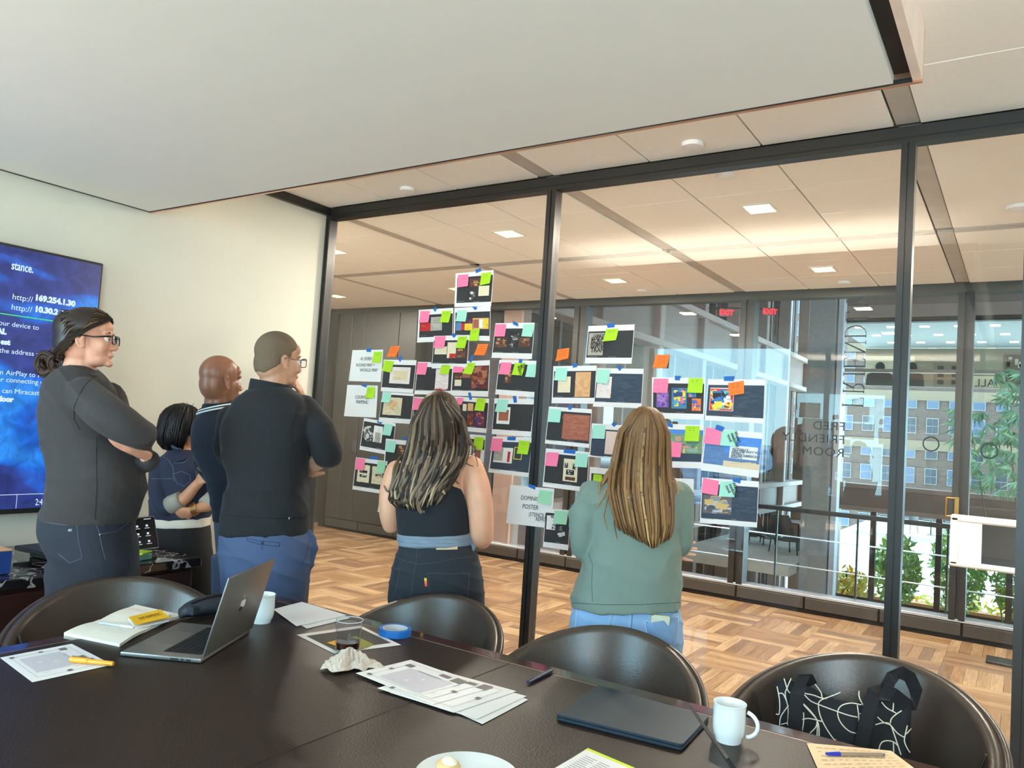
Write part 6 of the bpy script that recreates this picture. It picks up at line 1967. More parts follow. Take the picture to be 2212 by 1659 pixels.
class Head:
    def __init__(s, org, turn, pitch=0.0, tilt=0.0, k=1.0):
        """turn: degrees from straight away from the viewer towards the viewer's right"""
        t = math.radians(turn)
        f = CFH * math.cos(t) + CRH * math.sin(t)
        lft = ZUP.cross(f)
        p = math.radians(pitch)
        s.f = f * math.cos(p) + ZUP * math.sin(p)
        s.u = s.f.cross(lft)
        q = math.radians(tilt)
        s.l = lft * math.cos(q) + s.u * math.sin(q)
        s.u = s.f.cross(s.l)
        s.o, s.k = Vector(org), k

    def w(s, x, y, z):
        return s.o + (s.f * x + s.l * y + s.u * z) * s.k

    def add(s, m):
        ax = (s.f, s.l, s.u)
        for c, r in HEAD + FACE:
            m.ell(s.w(*c), [q * s.k for q in r], ax, 20, 14)
        m.tube([s.w(.086, 0, .015), s.w(.098, 0, -.012), s.w(.109, 0, -.036), s.w(.100, 0, -.046)], [.008 * s.k, .009 * s.k, .0125 * s.k, .010 * s.k], 10)
        for sg in (-1, 1):
            m.ell(s.w(.099, sg * .012, -.040), [.009 * s.k] * 3, ax, 8, 6)
            c = s.w(-.006, sg * .080, -.012)
            a1 = (s.u + s.f * -.25).normalized()
            a2 = (s.f + s.l * sg * -.35).normalized()
            a2 = (a2 - a1 * a2.dot(a1)).normalized()
            a3 = a2.cross(a1)
            m.ell(c, (.014 * s.k, .006 * s.k, .027 * s.k), (a2, a3, a1), 12, 8)
            rim = [c + (a2 * (.017 * math.cos(a) - .002) + a1 * (.030 * math.sin(a)) + s.l * sg * .004) * s.k for a in np.linspace(.2, 5.2, 14)]
            m.tube(rim, .0048 * s.k, 6)
            m.ell(c - a1 * .026 * s.k + a2 * .002, (.008 * s.k, .006 * s.k, .008 * s.k), (a2, a3, a1), 8, 6)
        return m

    def rad(s, d):
        """distance from the head centre to the skin along a local unit direction"""
        best = .06
        for c, r in HEAD:
            A = sum((d[i] / r[i]) ** 2 for i in range(3))
            B = sum(-2 * c[i] * d[i] / r[i] ** 2 for i in range(3))
            Cq = sum((c[i] / r[i]) ** 2 for i in range(3)) - 1
            disc = B * B - 4 * A * Cq
            if disc > 0:
                best = max(best, (-B + math.sqrt(disc)) / (2 * A))
        return best

    def cap(s, m, test, off, nu=64, nv=40):
        """closed shell of hair over the part of the scalp where test(x, y, z) holds"""
        P, keep = {}, {}
        for j in range(nv + 1):
            th = math.pi * (j + .01) / (nv + .02)
            for i in range(nu):
                a = 2 * math.pi * i / nu
                d = (math.sin(th) * math.cos(a), math.sin(th) * math.sin(a), math.cos(th))
                r = s.rad(d)
                p = tuple(q * r for q in d)
                t_ = test(*p)
                o_ = off(*p) if callable(off) else off
                P[(i, j)] = (s.w(*[q * (1 + o_ / r) for q in p]), s.w(*[q * .93 for q in p]))
                keep[(i, j)] = t_
        fs = set()
        for j in range(nv):
            for i in range(nu):
                if all(keep[((i + a) % nu, j + b)] for a, b in ((0, 0), (1, 0), (1, 1), (0, 1))):
                    fs.add((i, j))
        idx, vs = {}, []

        def vid(i, j, k):
            key = (i % nu, j, k)
            if key not in idx:
                idx[key] = len(vs)
                vs.append(P[(i % nu, j)][k])
            return idx[key]
        F_ = []
        for (i, j) in fs:
            c4 = [(i, j), (i, j + 1), (i + 1, j + 1), (i + 1, j)]
            F_.append(tuple(vid(a, b, 0) for a, b in c4))
            F_.append(tuple(vid(a, b, 1) for a, b in c4[::-1]))
            for (n_, e0, e1) in (((i, j - 1), c4[3], c4[0]), ((i, j + 1), c4[1], c4[2]), (((i - 1) % nu, j), c4[0], c4[1]), (((i + 1) % nu, j), c4[2], c4[3])):
                if (n_[0] % nu, n_[1]) not in fs:
                    F_.append((vid(*e0, 0), vid(*e0, 1), vid(*e1, 1), vid(*e1, 0)))
        return m.add(vs, F_)


def rows_loft(m, d, rows, shrink=1.0, n=32, pw=2.3):
    rings = []
    for (py, xl, xr, th, *dd) in rows:
        dz = d + (dd[0] if dd else 0)
        c = atd((xl + xr) / 2, py, dz)
        a = (xr - xl) / 2 / FPX * dz * shrink
        b = th / 2 * shrink
        ring = []
        for k in range(n):
            t = 2 * math.pi * k / n
            ct, st = math.cos(t), math.sin(t)
            ring.append(c + CR * (a * math.copysign(abs(ct) ** (2 / pw), ct)) + CFH * (b * math.copysign(abs(st) ** (2 / pw), st)))
        rings.append(ring)
    # densify between rows with a smooth spline
    out = []
    for i in range(len(rings) - 1):
        r0, r1, r2, r3 = rings[max(i - 1, 0)], rings[i], rings[i + 1], rings[min(i + 2, len(rings) - 1)]
        for s in range(4):
            t = s / 4
            out.append([.5 * ((2 * q1) + (q2 - q0) * t + (2 * q0 - 5 * q1 + 4 * q2 - q3) * t * t + (3 * q1 - q0 - 3 * q2 + q3) * t ** 3) for q0, q1, q2, q3 in zip(r0, r1, r2, r3)])
    out.append(rings[-1])
    return m.loft(out)


def ptube(m, d, pts, shrink=1.0, n=16):
    """tube through (px, py, depth offset, radius in px)"""
    P = [atd(x, y, d + o) for x, y, o, r in pts]
    R_ = [r / FPX * d * shrink for x, y, o, r in pts]
    fine, fr = [], []
    for i in range(len(P) - 1):
        q0, q1, q2, q3 = P[max(i - 1, 0)], P[i], P[i + 1], P[min(i + 2, len(P) - 1)]
        for s in range(5):
            t = s / 5
            fine.append(.5 * ((2 * q1) + (q2 - q0) * t + (2 * q0 - 5 * q1 + 4 * q2 - q3) * t * t + (3 * q1 - q0 - 3 * q2 + q3) * t ** 3))
            fr.append(R_[i] * (1 - t) + R_[i + 1] * t)
    fine.append(P[-1])
    fr.append(R_[-1])
    m.ell(fine[0], [fr[0]] * 3, None, 12, 8)
    m.ell(fine[-1], [fr[-1]] * 3, None, 12, 8)
    return m.tube(fine, fr, n)


def hand(m, wrist, dirn, palm, s=1.0, curl=.5, thumb=1, spread=.10, thumb_in=.5):
    """palm and five separate fingers; palm = direction the palm faces, thumb = +1/-1 side"""
    d = Vector(dirn).normalized()
    pn = Vector(palm)
    pn = (pn - d * pn.dot(d)).normalized()
    side = d.cross(pn) * thumb
    w = Vector(wrist)
    # palm as a flattened tube
    rings = []
    for (t, hw_, hh) in ((-.01, .026, .020), (.02, .031, .017), (.055, .039, .015), (.085, .041, .0125), (.098, .036, .009)):
        c = w + d * t * s
        rings.append([c + side * (hw_ * s * math.cos(a)) + pn * (hh * s * math.sin(a)) for a in np.linspace(0, 2 * math.pi, 14, endpoint=False)])
    m.loft(rings)
    for k, L in enumerate((.072, .080, .075, .060)):
        off = (.030 - .020 * k) * s
        p = w + d * .088 * s + side * off
        dd = (d + side * (spread * (1.5 - k))).normalized()
        pts, rr = [p - dd * .02 * s, p], [.0092 * s, .0092 * s]
        ang = 0
        for seg, fl in enumerate((.45, .32, .25)):
            ang += curl * (.55, .85, .6)[seg]
            dv = dd * math.cos(ang) + pn * math.sin(ang)
            p = p + dv * L * fl * s
            pts.append(p)
            rr.append((.0088, .0080, .0068)[seg] * s * (1 if k < 3 else .88))
        m.tube(pts, rr, 8)
        m.ell(pts[-1], [rr[-1]] * 3, None, 8, 6)
    p = w + d * .018 * s + side * .026 * s
    td = (d * .75 + side * (.75 - thumb_in * .4) + pn * thumb_in * .5).normalized()
    pts = [p - td * .01 * s, p + td * .03 * s]
    td2 = (td + d * .5 + pn * .2 - side * .2 * thumb_in).normalized()
    pts += [pts[-1] + td2 * .030 * s, pts[-1] + td2 * .054 * s]
    m.tube(pts, [.015 * s, .0125 * s, .0105 * s, .0085 * s], 8)
    m.ell(pts[-1], [.0085 * s] * 3, None, 8, 6)
    return m


def legs(m, d, hips, r0, shrink=1.0, stance=.0):
    for (x, y, o, r) in hips:
        top = atd(x, y, d + o)
        rt = r / FPX * d * shrink
        foot = Vector((top.x, top.y, .04)) + CFH * .02
        knee = (top + foot) / 2 + CFH * .03
        m.tube([top, top * .7 + knee * .3, knee, foot * .6 + knee * .4, foot], [rt, rt * .95, rt * .70, rt * .62, rt * r0], 16)
    return m


def shoes(par, d, hips, turn, matr):
    t = math.radians(turn)
    f = CFH * math.cos(t) + CRH * math.sin(t)
    for (x, y, o, r) in hips:
        top = atd(x, y, d + o)
        c = Vector((top.x, top.y, 0)) + CFH * .02
        rings = []
        sd = ZUP.cross(f)
        for (u, wv, h) in ((-.075, .025, .05), (-.06, .036, .085), (0, .038, .09), (.07, .044, .065), (.13, .042, .045), (.165, .028, .035), (.175, .01, .02)):
            rings.append([c + f * u + sd * wv * math.cos(a) + ZUP * max(0, h * .5 + h * .5 * math.sin(a)) for a in np.linspace(0, 2 * math.pi, 14, endpoint=False)])
        o_ = MB().loft(rings).build('shoe', matr, par)
        shade(o_, 60)


def wrinkle(o, amp, comps):
    """soft folds: comps = (wave vector, phase, weight); applied along the normals"""
    me = o.data
    n = len(me.vertices)
    co = np.empty(n * 3)
    no = np.empty(n * 3)
    me.vertices.foreach_get('co', co)
    me.vertices.foreach_get('normal', no)
    co, no = co.reshape(-1, 3), no.reshape(-1, 3)
    h = np.zeros(n)
    for (k, ph, wt) in comps:
        warp = .6 * np.sin(co @ np.array([9.0, 7.0, 5.0]) + ph) + .5 * np.sin(co @ np.array([-4.0, 11.0, 13.0]) + 2 * ph)
        x = np.sin(co @ np.array(k) + ph + 1.5 * warp)
        h += wt * (1 - np.abs(x)) ** 2.2 * (0.5 + .5 * np.sin(co @ np.array([5.0, -6.0, 7.0]) + 3 * ph))
    co += no * (amp * (h - h.mean()))[:, None]
    me.vertices.foreach_set('co', co.ravel())
    me.update()
    return o


FOLDS = [((14, 10, 16), .3, 1.0), ((-12, 12, 14), 1.7, .8), ((16, -14, 24), 2.9, .5)]


class Skin:
    """surface lookup for laying seams, pockets and hair on a garment"""
    def __init__(s, *objs):
        vs, fs = [], []
        for o in objs:
            q = len(vs)
            org = Vector(POS[o.name])
            vs += [v.co + org for v in o.data.vertices]
            fs += [tuple(i + q for i in p.vertices) for p in o.data.polygons]
        s.t = BVHTree.FromPolygons(vs, fs)

    def hit(s, px, py):
        r = ray(px, py)
        loc, nor, i, dist = s.t.ray_cast(CP, r.normalized())
        if loc is None:
            return None, None
        if nor.dot(r) > 0:
            nor = -nor
        return loc, nor


def seam(sk, pts, r, m, name, par, step=5, off=.0004):
    fine = []
    for (a, b) in zip(pts[:-1], pts[1:]):
        n = max(1, int(math.hypot(b[0] - a[0], b[1] - a[1]) / step))
        for k in range(n):
            fine.append((a[0] + (b[0] - a[0]) * k / n, a[1] + (b[1] - a[1]) * k / n))
    fine.append(pts[-1])
    P = []
    for p in fine:
        h, n = sk.hit(*p)
        if h is not None:
            P.append(h + n * off)
    if len(P) > 1:
        return MB().tube(P, r, 6).build(name, m, par, smooth=True)


def patch(sk, q, off, m, name, par, nu=6, nv=6, th=.0012):
    def fn(u, v):
        x, y = bil(q, u, v)
        h, n = sk.hit(x, y)
        if h is None:
            h, n = atd(x, y, 3), -CFH
        return h + n * (off(u, v) if callable(off) else off)
    return MB().slab(fn, nu, nv, -CFH * th).build(name, m, par, smooth=False)


def lock(m, pts, r, c0, c1, n=5, flat=.55, fd=None):
    k = len(pts)
    rr = [r * (.55 + .45 * math.sin(math.pi * min(1, .25 + .75 * i / (k - 1)))) for i in range(k)]
    rr[-1] = r * .12
    st = len(m.f)
    m.tube(pts, rr, n, cap=True, flat=1 / flat, flatdir=fd)
    for q in range(st, len(m.f)):
        t = min(1, (q - st) / max(1, n * (k - 1)))
        m.c[q] = tuple(a * (1 - t) + b * t for a, b in zip(c0, c1))


def person(label, d, px, py):
    c = atd(px, py, d)
    return thing('person', label, 'person', (c.x, c.y, 0))


def skin_mat(name, col):
    return mat(name, col, .48, var=.05, scale=25, sss=.12, spec=.4)


def cloth(name, col, rough=.85, sheen=.06, bs=260, bump=.12):
    return mat(name, col, rough, var=.05, scale=18, bump=bump, bscale=bs, sheen=sheen)


def hairmat(name):
    return mat(name, (1, 1, 1), .5, var=.10, scale=60, vcol=True, spec=.28)


def slick(h, m, starts, target, n=90, off=.006, r=.0022, cols=((.05, .03, .02), (.1, .06, .03))):
    """combed strands lying on the scalp from start directions to a gathering direction"""
    td = Vector(target).normalized()
    for i in range(n):
        a, e = starts(i / (n - 1))
        s_ = Vector((math.cos(e) * math.cos(a), math.cos(e) * math.sin(a), math.sin(e)))
        pts = []
        for k in range(9):
            t = k / 8
            dv = (s_ * (1 - t) + td * t).normalized()
            R_ = h.rad(tuple(dv)) + off - .004 + .020 * max(0, -dv.x * .95) + .0015 * math.sin(i * 2.1)
            pts.append(h.w(*(dv * R_)))
        c = cols[i % len(cols)]
        lock(m, pts, r, c, c, n=4, fd=None)


def crown(h, m, n, off, cols, r=.0032, low=-.35, az0=.9, az1=5.38, part=(0, 0, 1)):
    """strands running from the parting over the cap"""
    pd = Vector(part).normalized()
    for i in range(n):
        az = az0 + (az1 - az0) * rng.uniform(0, 1)
        e1 = low + rng.uniform(-.15, .15)
        ed = Vector((math.cos(e1) * math.cos(az), math.cos(e1) * math.sin(az), math.sin(e1)))
        pts = []
        for k in range(10):
            t = k / 9
            dv = (pd * (1 - t) + ed * t).normalized()
            pts.append(h.w(*(dv * (h.rad(tuple(dv)) + off * (.7 + .5 * t)))))
        c = cols[int(rng.integers(0, len(cols)))]
        c2 = cols[int(rng.integers(0, len(cols)))]
        lock(m, pts, r * rng.uniform(.7, 1.3), c, c2, n=5)


EYEW = mat('eye_white', S(236, 232, 226), .2)
EYED = mat('eye_dark', S(40, 28, 22), .1)
SHOEM = mat('shoe_leather', S(30, 28, 28), .4)
DKSTITCH = mat('dark_stitch', S(70, 74, 84), .8)


def eyes(h, par):
    for sg in (-1, 1):
        m = MB().ell(h.w(.078, sg * .031, -.002), [.0115 * h.k] * 3, None, 12, 8)
        o = m.build('eye', EYEW, par, smooth=True)
        MB().ell(h.w(.0868, sg * .031, -.002), (.0035 * h.k, .0055 * h.k, .0055 * h.k), (h.f, h.l, h.u), 10, 6).build('iris', EYED, o, smooth=True)
        MB().tube([h.w(.088, sg * .014, .022), h.w(.090, sg * .030, .027), h.w(.078, sg * .050, .022)], [.0025, .0034, .002], 6, flat=1.3).build('eyebrow', mat('brow_hair', S(56, 40, 30), .7), par, smooth=True)


def glasses(h, par, m_, thick=.003, clear=False):
    fm = MB()
    for sg in (-1, 1):
        pts = []
        for a in np.linspace(0, 2 * math.pi, 25):
            ct, st = math.cos(a), math.sin(a)
            pts.append(h.w(.108, sg * .034 + .026 * math.copysign(abs(ct) ** .5, ct), -.004 + .019 * math.copysign(abs(st) ** .5, st)))
        fm.tube(pts, thick * h.k, 6, cap=False)
        fm.tube([h.w(.106, sg * .061, .008), h.w(.095, sg * .072, .008), h.w(.04, sg * .081, .004), h.w(-.004, sg * .086, .010), h.w(-.024, sg * .084, -.012)], [thick * 1.2, thick * 1.2, thick, thick * .9, thick * .8], 6)
    fm.tube([h.w(.110, -.009, .002), h.w(.113, 0, .005), h.w(.110, .009, .002)], thick * .9, 6)
    g = fm.build('glasses', m_, par, smooth=True)
    for sg in (-1, 1):
        MB().slab(lambda u, v, sg=sg: h.w(.1085, sg * .034 + (u - .5) * .048, -.004 + (v - .5) * .034), 2, 2, h.f * .0012).build('lens', MATS.get('lens_glass') or glass_mat('lens_glass', (.97, .98, .98), 1.5, 1.0), g)


# ================================================================== 1  tall man with a bun, arms crossed
d = 3.10
P1 = person('tall man with a brown hair bun and black glasses, arms crossed, charcoal sweater', d, 200, 1100)
SK1 = skin_mat('skin_rosy', S(218, 158, 132))
h1 = Head(atd(191, 733, d - .0), 76, 4, 0, .93)
torso = [(790, 150, 196, .12, .0), (806, 122, 212, .20), (826, 106, 232, .25), (852, 100, 244, .27), (890, 96, 252, .29), (930, 98, 262, .30), (975, 107, 288, .31), (1010, 113, 302, .32), (1045, 118, 304, .33), (1078, 111, 299, .33), (1105, 98, 293, .32), (1128, 96, 287, .31)]
hips1 = [(150, 1215, -.02, 47), (232, 1215, .05, 47)]
b = h1.add(MB())
ptube(b, d, [(176, 770, .01, 30), (172, 800, .01, 34), (172, 830, 0, 40)])
rows_loft(b, d, torso[1:], .86)
armn = [(182, 850, -.10, 36), (225, 888, -.17, 40), (268, 918, -.17, 38), (306, 940, -.14, 31)]
fore = [(306, 940, -.14, 29), (296, 958, -.02, 27), (262, 972, .10, 22)]
ptube(b, d, armn, .8)
ptube(b, d, fore, .8)
ptube(b, d, [(232, 860, .15, 30), (262, 930, .17, 28), (300, 985, .10, 24), (318, 990, -.02, 17)], .85)
legs(b, d, hips1, .5, .85)
wr_ = atd(316, 984, d - .07)
hand(b, wr_, atd(258, 962, d - .17) - wr_, CR * -.2 - CF * .3 + CU * .9, 1.0, .30, thumb=1, spread=.03, thumb_in=.5)
body1 = remesh(b.build('body', SK1, P1), .0045, 4)
shade(body1, 180)
eyes(h1, P1)
g = MB()
rows_loft(g, d, torso)
ptube(g, d, armn)
ptube(g, d, fore)
ptube(g, d, [(232, 858, .14, 36), (262, 930, .17, 34), (300, 985, .10, 30), (322, 996, -.01, 20)])
sw1 = remesh(g.build('sweater', cloth('charcoal_knit', S(54, 50, 50)), P1), .006, 6)
wrinkle(sw1, .010, FOLDS)
sk = Skin(sw1)
seam(sk, [(208, 810), (185, 830), (170, 855), (160, 880), (160, 905), (172, 928)], .0016, mat('charcoal_seam', S(38, 36, 36), .9), 'sleeve_seam', P1)
seam(sk, [(208, 945), (208, 1000), (209, 1060), (205, 1122)], .0013, mat('charcoal_seam', S(38, 36, 36), .9), 'side_seam', P1)
seam(sk, [(150, 790), (172, 800), (200, 812), (212, 812)], .004, cloth('charcoal_rib', S(48, 45, 44)), 'collar', P1)
g = MB()
rows_loft(g, d, [(1100, 98, 288, .30), (1128, 94, 284, .31), (1150, 95, 282, .32), (1172, 104, 286, .32), (1200, 119, 290, .31), (1235, 128, 293, .28), (1270, 134, 292, .23), (1310, 138, 290, .18)])
legs(g, d, hips1, .62)
je1 = remesh(g.build('jeans', cloth('indigo_denim', S(34, 38, 50), bs=320), P1), .006, 5)
wrinkle(je1, .005, [((10, 8, 26), .9, 1), ((-12, 9, 20), 2.2, .8)])
sk = Skin(je1)
ST = mat('indigo_stitch', S(92, 98, 112), .8)
for pts in ([(98, 1128), (128, 1133), (166, 1136)], [(166, 1134), (170, 1170), (178, 1206)], [(178, 1206), (150, 1216), (126, 1196)], [(204, 1122), (214, 1148), (220, 1180), (228, 1210)], [(216, 1154), (252, 1148), (276, 1130)], [(100, 1122), (150, 1128), (204, 1126), (282, 1122)]):
    seam(sk, pts, .0011, ST, 'stitch_line', P1)
lg = MB()
for pts in ([(147, 1147), (150, 1143), (153, 1144)], [(149, 1143), (149, 1148)], [(151, 1147), (155, 1147), (155, 1143), (151, 1144), (151, 1147)]):
    P_ = [sk.hit(*p) for p in pts]
    lg.tube([a + n * .0012 for a, n in P_ if a is not None], .0008, 5)
lg.build('pocket_emblem', mat('white_thread', S(230, 230, 230), .7), P1)
for p in ((219, 1120), (216, 1155)):
    hit, n = sk.hit(*p)
    if hit is not None:
        MB().ell(hit, (.004, .004, .004), None, 8, 6).build('rivet', CHROME, P1, smooth=True)
shoes(P1, d, hips1, 60, SHOEM)
HB = hairmat('brown_hair')
DB, MBR, LBR = S(44, 32, 26), S(72, 52, 38), S(118, 86, 52)


def t1(x, y, z):
    if x > .012:
        return z > .032 + (x - .012) * 1.9
    if x > -.026:
        return z > .020 - (abs(y) < .05) * .0
    return z > -.018 + (x + .026) * .95


hm = MB()
hm.cur = DB
h1.cap(hm, t1, lambda x, y, z: .012 + .018 * max(0, -x / .1) * (z < .09), 72, 44)
hr1 = remesh(hm.build('hair', mat('brown_hair_base', DB, .4, var=.15, scale=40), P1), .004, 4)
hm = MB()
slick(h1, hm, lambda t: ((-1 + 2 * t) * 1.25, .98 - .55 * abs(2 * t - 1)), (-.80, 0, -.62), 70, .017, .0030, (DB, MBR, DB, LBR))
slick(h1, hm, lambda t: ((-1 + 2 * t) * 1.7, .78 - .45 * abs(2 * t - 1)), (-.82, 0, -.58), 70, .021, .0026, (DB, DB, MBR))
slick(h1, hm, lambda t: (2.0 + 2.28 * t, -.30 - .4 * math.sin(math.pi * t)), (-.86, 0, -.60), 36, .016, .0026, (DB, MBR))
bunc = atd(112, 786, d + .02)
for k in range(46):                                            # knotted loops of the bun
    a0, tl_ = rng.uniform(0, 6.28), rng.uniform(-.7, .7)
    c = bunc + CR * rng.choice([-.022, .028]) + CU * rng.uniform(-.008, .008)
    rad = rng.uniform(.018, .040)
    ax1 = (CR * math.cos(tl_) + CFH * math.sin(tl_))
    ax2 = (CU * math.cos(tl_ * .8) - CFH * math.sin(tl_ * .8))
    pts = [c + ax1 * rad * 1.0 * math.cos(a) + ax2 * rad * 1.15 * math.sin(a) - CFH * .012 * math.sin(2 * a) for a in np.linspace(a0, a0 + 5.2, 14)]
    lock(hm, pts, .0070, [DB, MBR, DB][k % 3], [MBR, DB, MBR][k % 3], n=5, fd=None)
for k in range(16):
    p0 = h1.w(-.102, rng.uniform(-.03, .03), -.045)
    lock(hm, [p0, (p0 + bunc) / 2 + CU * .01, bunc + CU * rng.uniform(0, .03) + CR * rng.uniform(-.02, .03)], .008, DB, MBR, n=6)
stuff(hm.build('hair_strands', HB, hr1, smooth=True, vcol=True))
MB().tube([atd(116 + 9 * math.cos(a), 758 + 5 * math.sin(a), d + .02 + .02 * math.sin(a + .5)) for a in np.linspace(0, 6.28, 17)], .0028, 6, cap=False).build('hair_tie', mat('hair_elastic', S(60, 40, 34), .7), P1)
glasses(h1, P1, mat('black_frame', S(18, 18, 20), .25), .0032)

# ================================================================== 2  woman with a black bob in a denim jacket
d = 4.30
P2_ = person('short woman with black bobbed hair and rolled sleeve denim jacket, touching her collar', d, 390, 1150)
SK2 = skin_mat('skin_tan', S(196, 138, 104))
h2 = Head(atd(396, 930, d), 62, -6, 0, .95)
tor2 = [(966, 384, 416, .12), (980, 356, 432, .18), (996, 340, 440, .22), (1030, 331, 450, .24), (1070, 329, 454, .25), (1100, 327, 455, .26), (1126, 328, 452, .26)]
hips2 = [(360, 1215, -.02, 34), (428, 1215, .03, 34)]
b = h2.add(MB())
ptube(b, d, [(392, 955, .0, 21), (394, 985, .0, 24)])
rows_loft(b, d, tor2, .86)
ua = [(345, 1012, -.07, 20), (342, 1060, -.10, 21), (358, 1098, -.11, 20)]
ptube(b, d, ua, .8)
fa = [(358, 1098, -.11, 15), (395, 1080, -.13, 14), (420, 1052, -.13, 10.5), (430, 1042, -.12, 10)]
ptube(b, d, fa)
ptube(b, d, [(450, 1010, .02, 18), (466, 1060, -.02, 18), (455, 1088, -.10, 14), (430, 1097, -.14, 11), (414, 1103, -.15, 10)], .95)
hand(b, atd(428, 1044, d - .125), atd(446, 1012, d - .11) - atd(428, 1044, d - .125), CFH + CR * .6, .95, .85, thumb=-1, spread=.02)
hand(b, atd(412, 1104, d - .15), atd(384, 1110, d - .13) - atd(412, 1104, d - .15), CFH + CU * .5, .9, .35, thumb=1, spread=.02)
legs(b, d, hips2, .5, .85)
body2 = shade(remesh(b.build('body', SK2, P2_), .0045, 4), 180)
eyes(h2, P2_)
DEN2 = cloth('dark_denim', S(36, 44, 66), bs=300)
g = MB()
rows_loft(g, d, [(972, 370, 420, .18), (986, 350, 436, .22)] + [(a, b_, c, t + .02) for a, b_, c, t in tor2[2:-1]] + [(1118, 327, 452, .27)])
ptube(g, d, [(347, 1008, -.06, 22)] + ua[1:])
ptube(g, d, [(356, 1098, -.11, 19), (376, 1089, -.125, 18)])
ptube(g, d, [(448, 1006, .02, 20), (464, 1055, -.01, 20), (456, 1085, -.08, 17)])
jk = remesh(g.build('denim_jacket', DEN2, P2_), .005, 5)
wrinkle(jk, .007, FOLDS)
CUF = cloth('jacket_cuff', S(158, 152, 140))
m = MB()
m.tube([atd(368, 1092, d - .12), atd(394, 1078, d - .135)], [.052, .046], 18)
m.build('cuff', CUF, P2_, smooth=True)
m = MB()
m.tube([atd(461, 1078, d - .07), atd(441, 1092, d - .12)], [.050, .042], 18)
m.build('cuff', CUF, P2_, smooth=True)
sk = Skin(jk)
ST2 = mat('denim_stitch', S(110, 116, 128), .8)
for pts in ([(352, 986), (366, 996), (374, 1010), (376, 1040)], [(328, 1034), (360, 1034), (374, 1034)], [(374, 1024), (392, 1018), (410, 1026), (412, 1040), (396, 1050), (382, 1044), (374, 1024)], [(421, 994), (424, 1030), (420, 1070)], [(376, 1000), (396, 1000), (408, 990)]):
    seam(sk, pts, .0014, ST2, 'stitch_line', P2_, 3)
patch(sk, [(372, 960), (388, 968), (410, 990), (376, 1000)], .010, DEN2, 'collar', P2_)
g = MB()
rows_loft(g, d, [(1100, 330, 450, .24), (1128, 326, 451, .265), (1137, 328, 450, .26)])
remesh(g.build('white_top', cloth('white_cotton', S(222, 214, 198)), P2_), .005, 3)
g = MB()
rows_loft(g, d, [(1122, 330, 448, .25), (1150, 322, 452, .27), (1180, 318, 454, .28), (1225, 326, 460, .25), (1270, 330, 462, .21), (1310, 334, 462, .17)])
legs(g, d, hips2, .72)
pt2 = remesh(g.build('trousers', cloth('black_wool', S(22, 22, 24)), P2_), .006, 5)
shoes(P2_, d, hips2, 50, SHOEM)
br = MB()
for k in range(6):
    c = atd(424 - k * 2.2, 1098 + k * .9, d - .145)
    ax = (atd(414, 1103, d - .15) - atd(430, 1097, d - .14)).normalized()
    s1 = ax.cross(ZUP).normalized()
    s2 = s1.cross(ax)
    br.tube([c + (s1 * math.cos(a) + s2 * math.sin(a)) * .034 for a in np.linspace(0, 6.283, 22)], .0020, 5, cap=False)
br.build('bangles', BRASS, P2_, smooth=True)
MB().tube([h2.w(-.004, -.084, -.042) + Vector((0, 0, -.014)) + (h2.f * math.cos(a) + h2.u * math.sin(a)) * .012 for a in np.linspace(0, 6.283, 18)], .0016, 5, cap=False).build('earring', BRASS, P2_, smooth=True)
HK = hairmat('black_hair')
BK1, BK2 = S(20, 18, 18), S(58, 46, 36)


def t2(x, y, z):
    return z > .052 if x > .062 else (z > -.010 if x > .015 else z > -.10)


hm = MB()
h2.cap(hm, t2, lambda x, y, z: .022 + .012 * (z < 0), 64, 40)
hr2 = remesh(hm.build('hair', mat('black_hair_base', BK1, .35, var=.1), P2_), .0045, 4)
hm = MB()
for i in range(150):
    az = rng.uniform(.7, 5.58)
    e0 = rng.uniform(.9, 1.45)
    e1 = -rng.uniform(.75, .98) if 1.3 < az < 4.98 else -rng.uniform(.05, .3)
    pts = []
    for k in range(8):
        e = e0 + (e1 - e0) * k / 7
        dv = Vector((math.cos(e) * math.cos(az), math.cos(e) * math.sin(az), math.sin(e)))
        pts.append(h2.w(*(dv * (h2.rad(tuple(dv)) + .026 + .012 * k / 7))))
    lock(hm, pts, .0055, BK2 if i % 9 == 0 else BK1, BK1, n=5)
for i in range(6):
    p = h2.w(rng.uniform(-.03, .03), rng.uniform(-.03, .03), .150)
    lock(hm, [p, p + CU * .008 + CR * rng.uniform(-.01, .01), p + CU * .012 + CR * rng.uniform(0, .02)], .001, BK1, BK1, n=4)
stuff(hm.build('hair_strands', HK, hr2, smooth=True, vcol=True))

# ================================================================== 3  bald man in a navy sweater with white neck trim
d = 3.80
P3 = person('bald man in a navy sweater with white neck trim, half hidden by another man', d, 490, 1050)
SK3 = mat('skin_brown', S(150, 100, 76), .34, var=.08, scale=16, sss=.1, spec=.5)
h3 = Head(atd(477, 823, d), 42, 3, 0, .98)
tor3 = [(876, 450, 492, .13), (890, 436, 506, .18), (905, 427, 525, .23), (930, 418, 540, .27), (965, 418, 552, .28), (1000, 430, 556, .28), (1040, 452, 556, .28), (1085, 462, 556, .28), (1124, 466, 552, .28)]
hips3 = [(492, 1200, -.02, 34), (540, 1200, .03, 34)]
b = h3.add(MB())
ptube(b, d, [(470, 850, .0, 25), (468, 880, -.0, 27), (470, 905, -.0, 32)])
rows_loft(b, d, tor3, .86)
ptube(b, d, [(545, 930, .05, 25), (575, 990, .06, 24), (560, 1040, .2, 20)], .85)
ptube(b, d, [(440, 930, -.02, 24), (440, 1000, .03, 24), (470, 1040, .2, 20)], .8)
hand(b, atd(480, 1045, d + .2), CR, CFH, 1, .6)
hand(b, atd(555, 1042, d + .2), -CR, CFH, 1, .6)
legs(b, d, hips3, .5, .85)
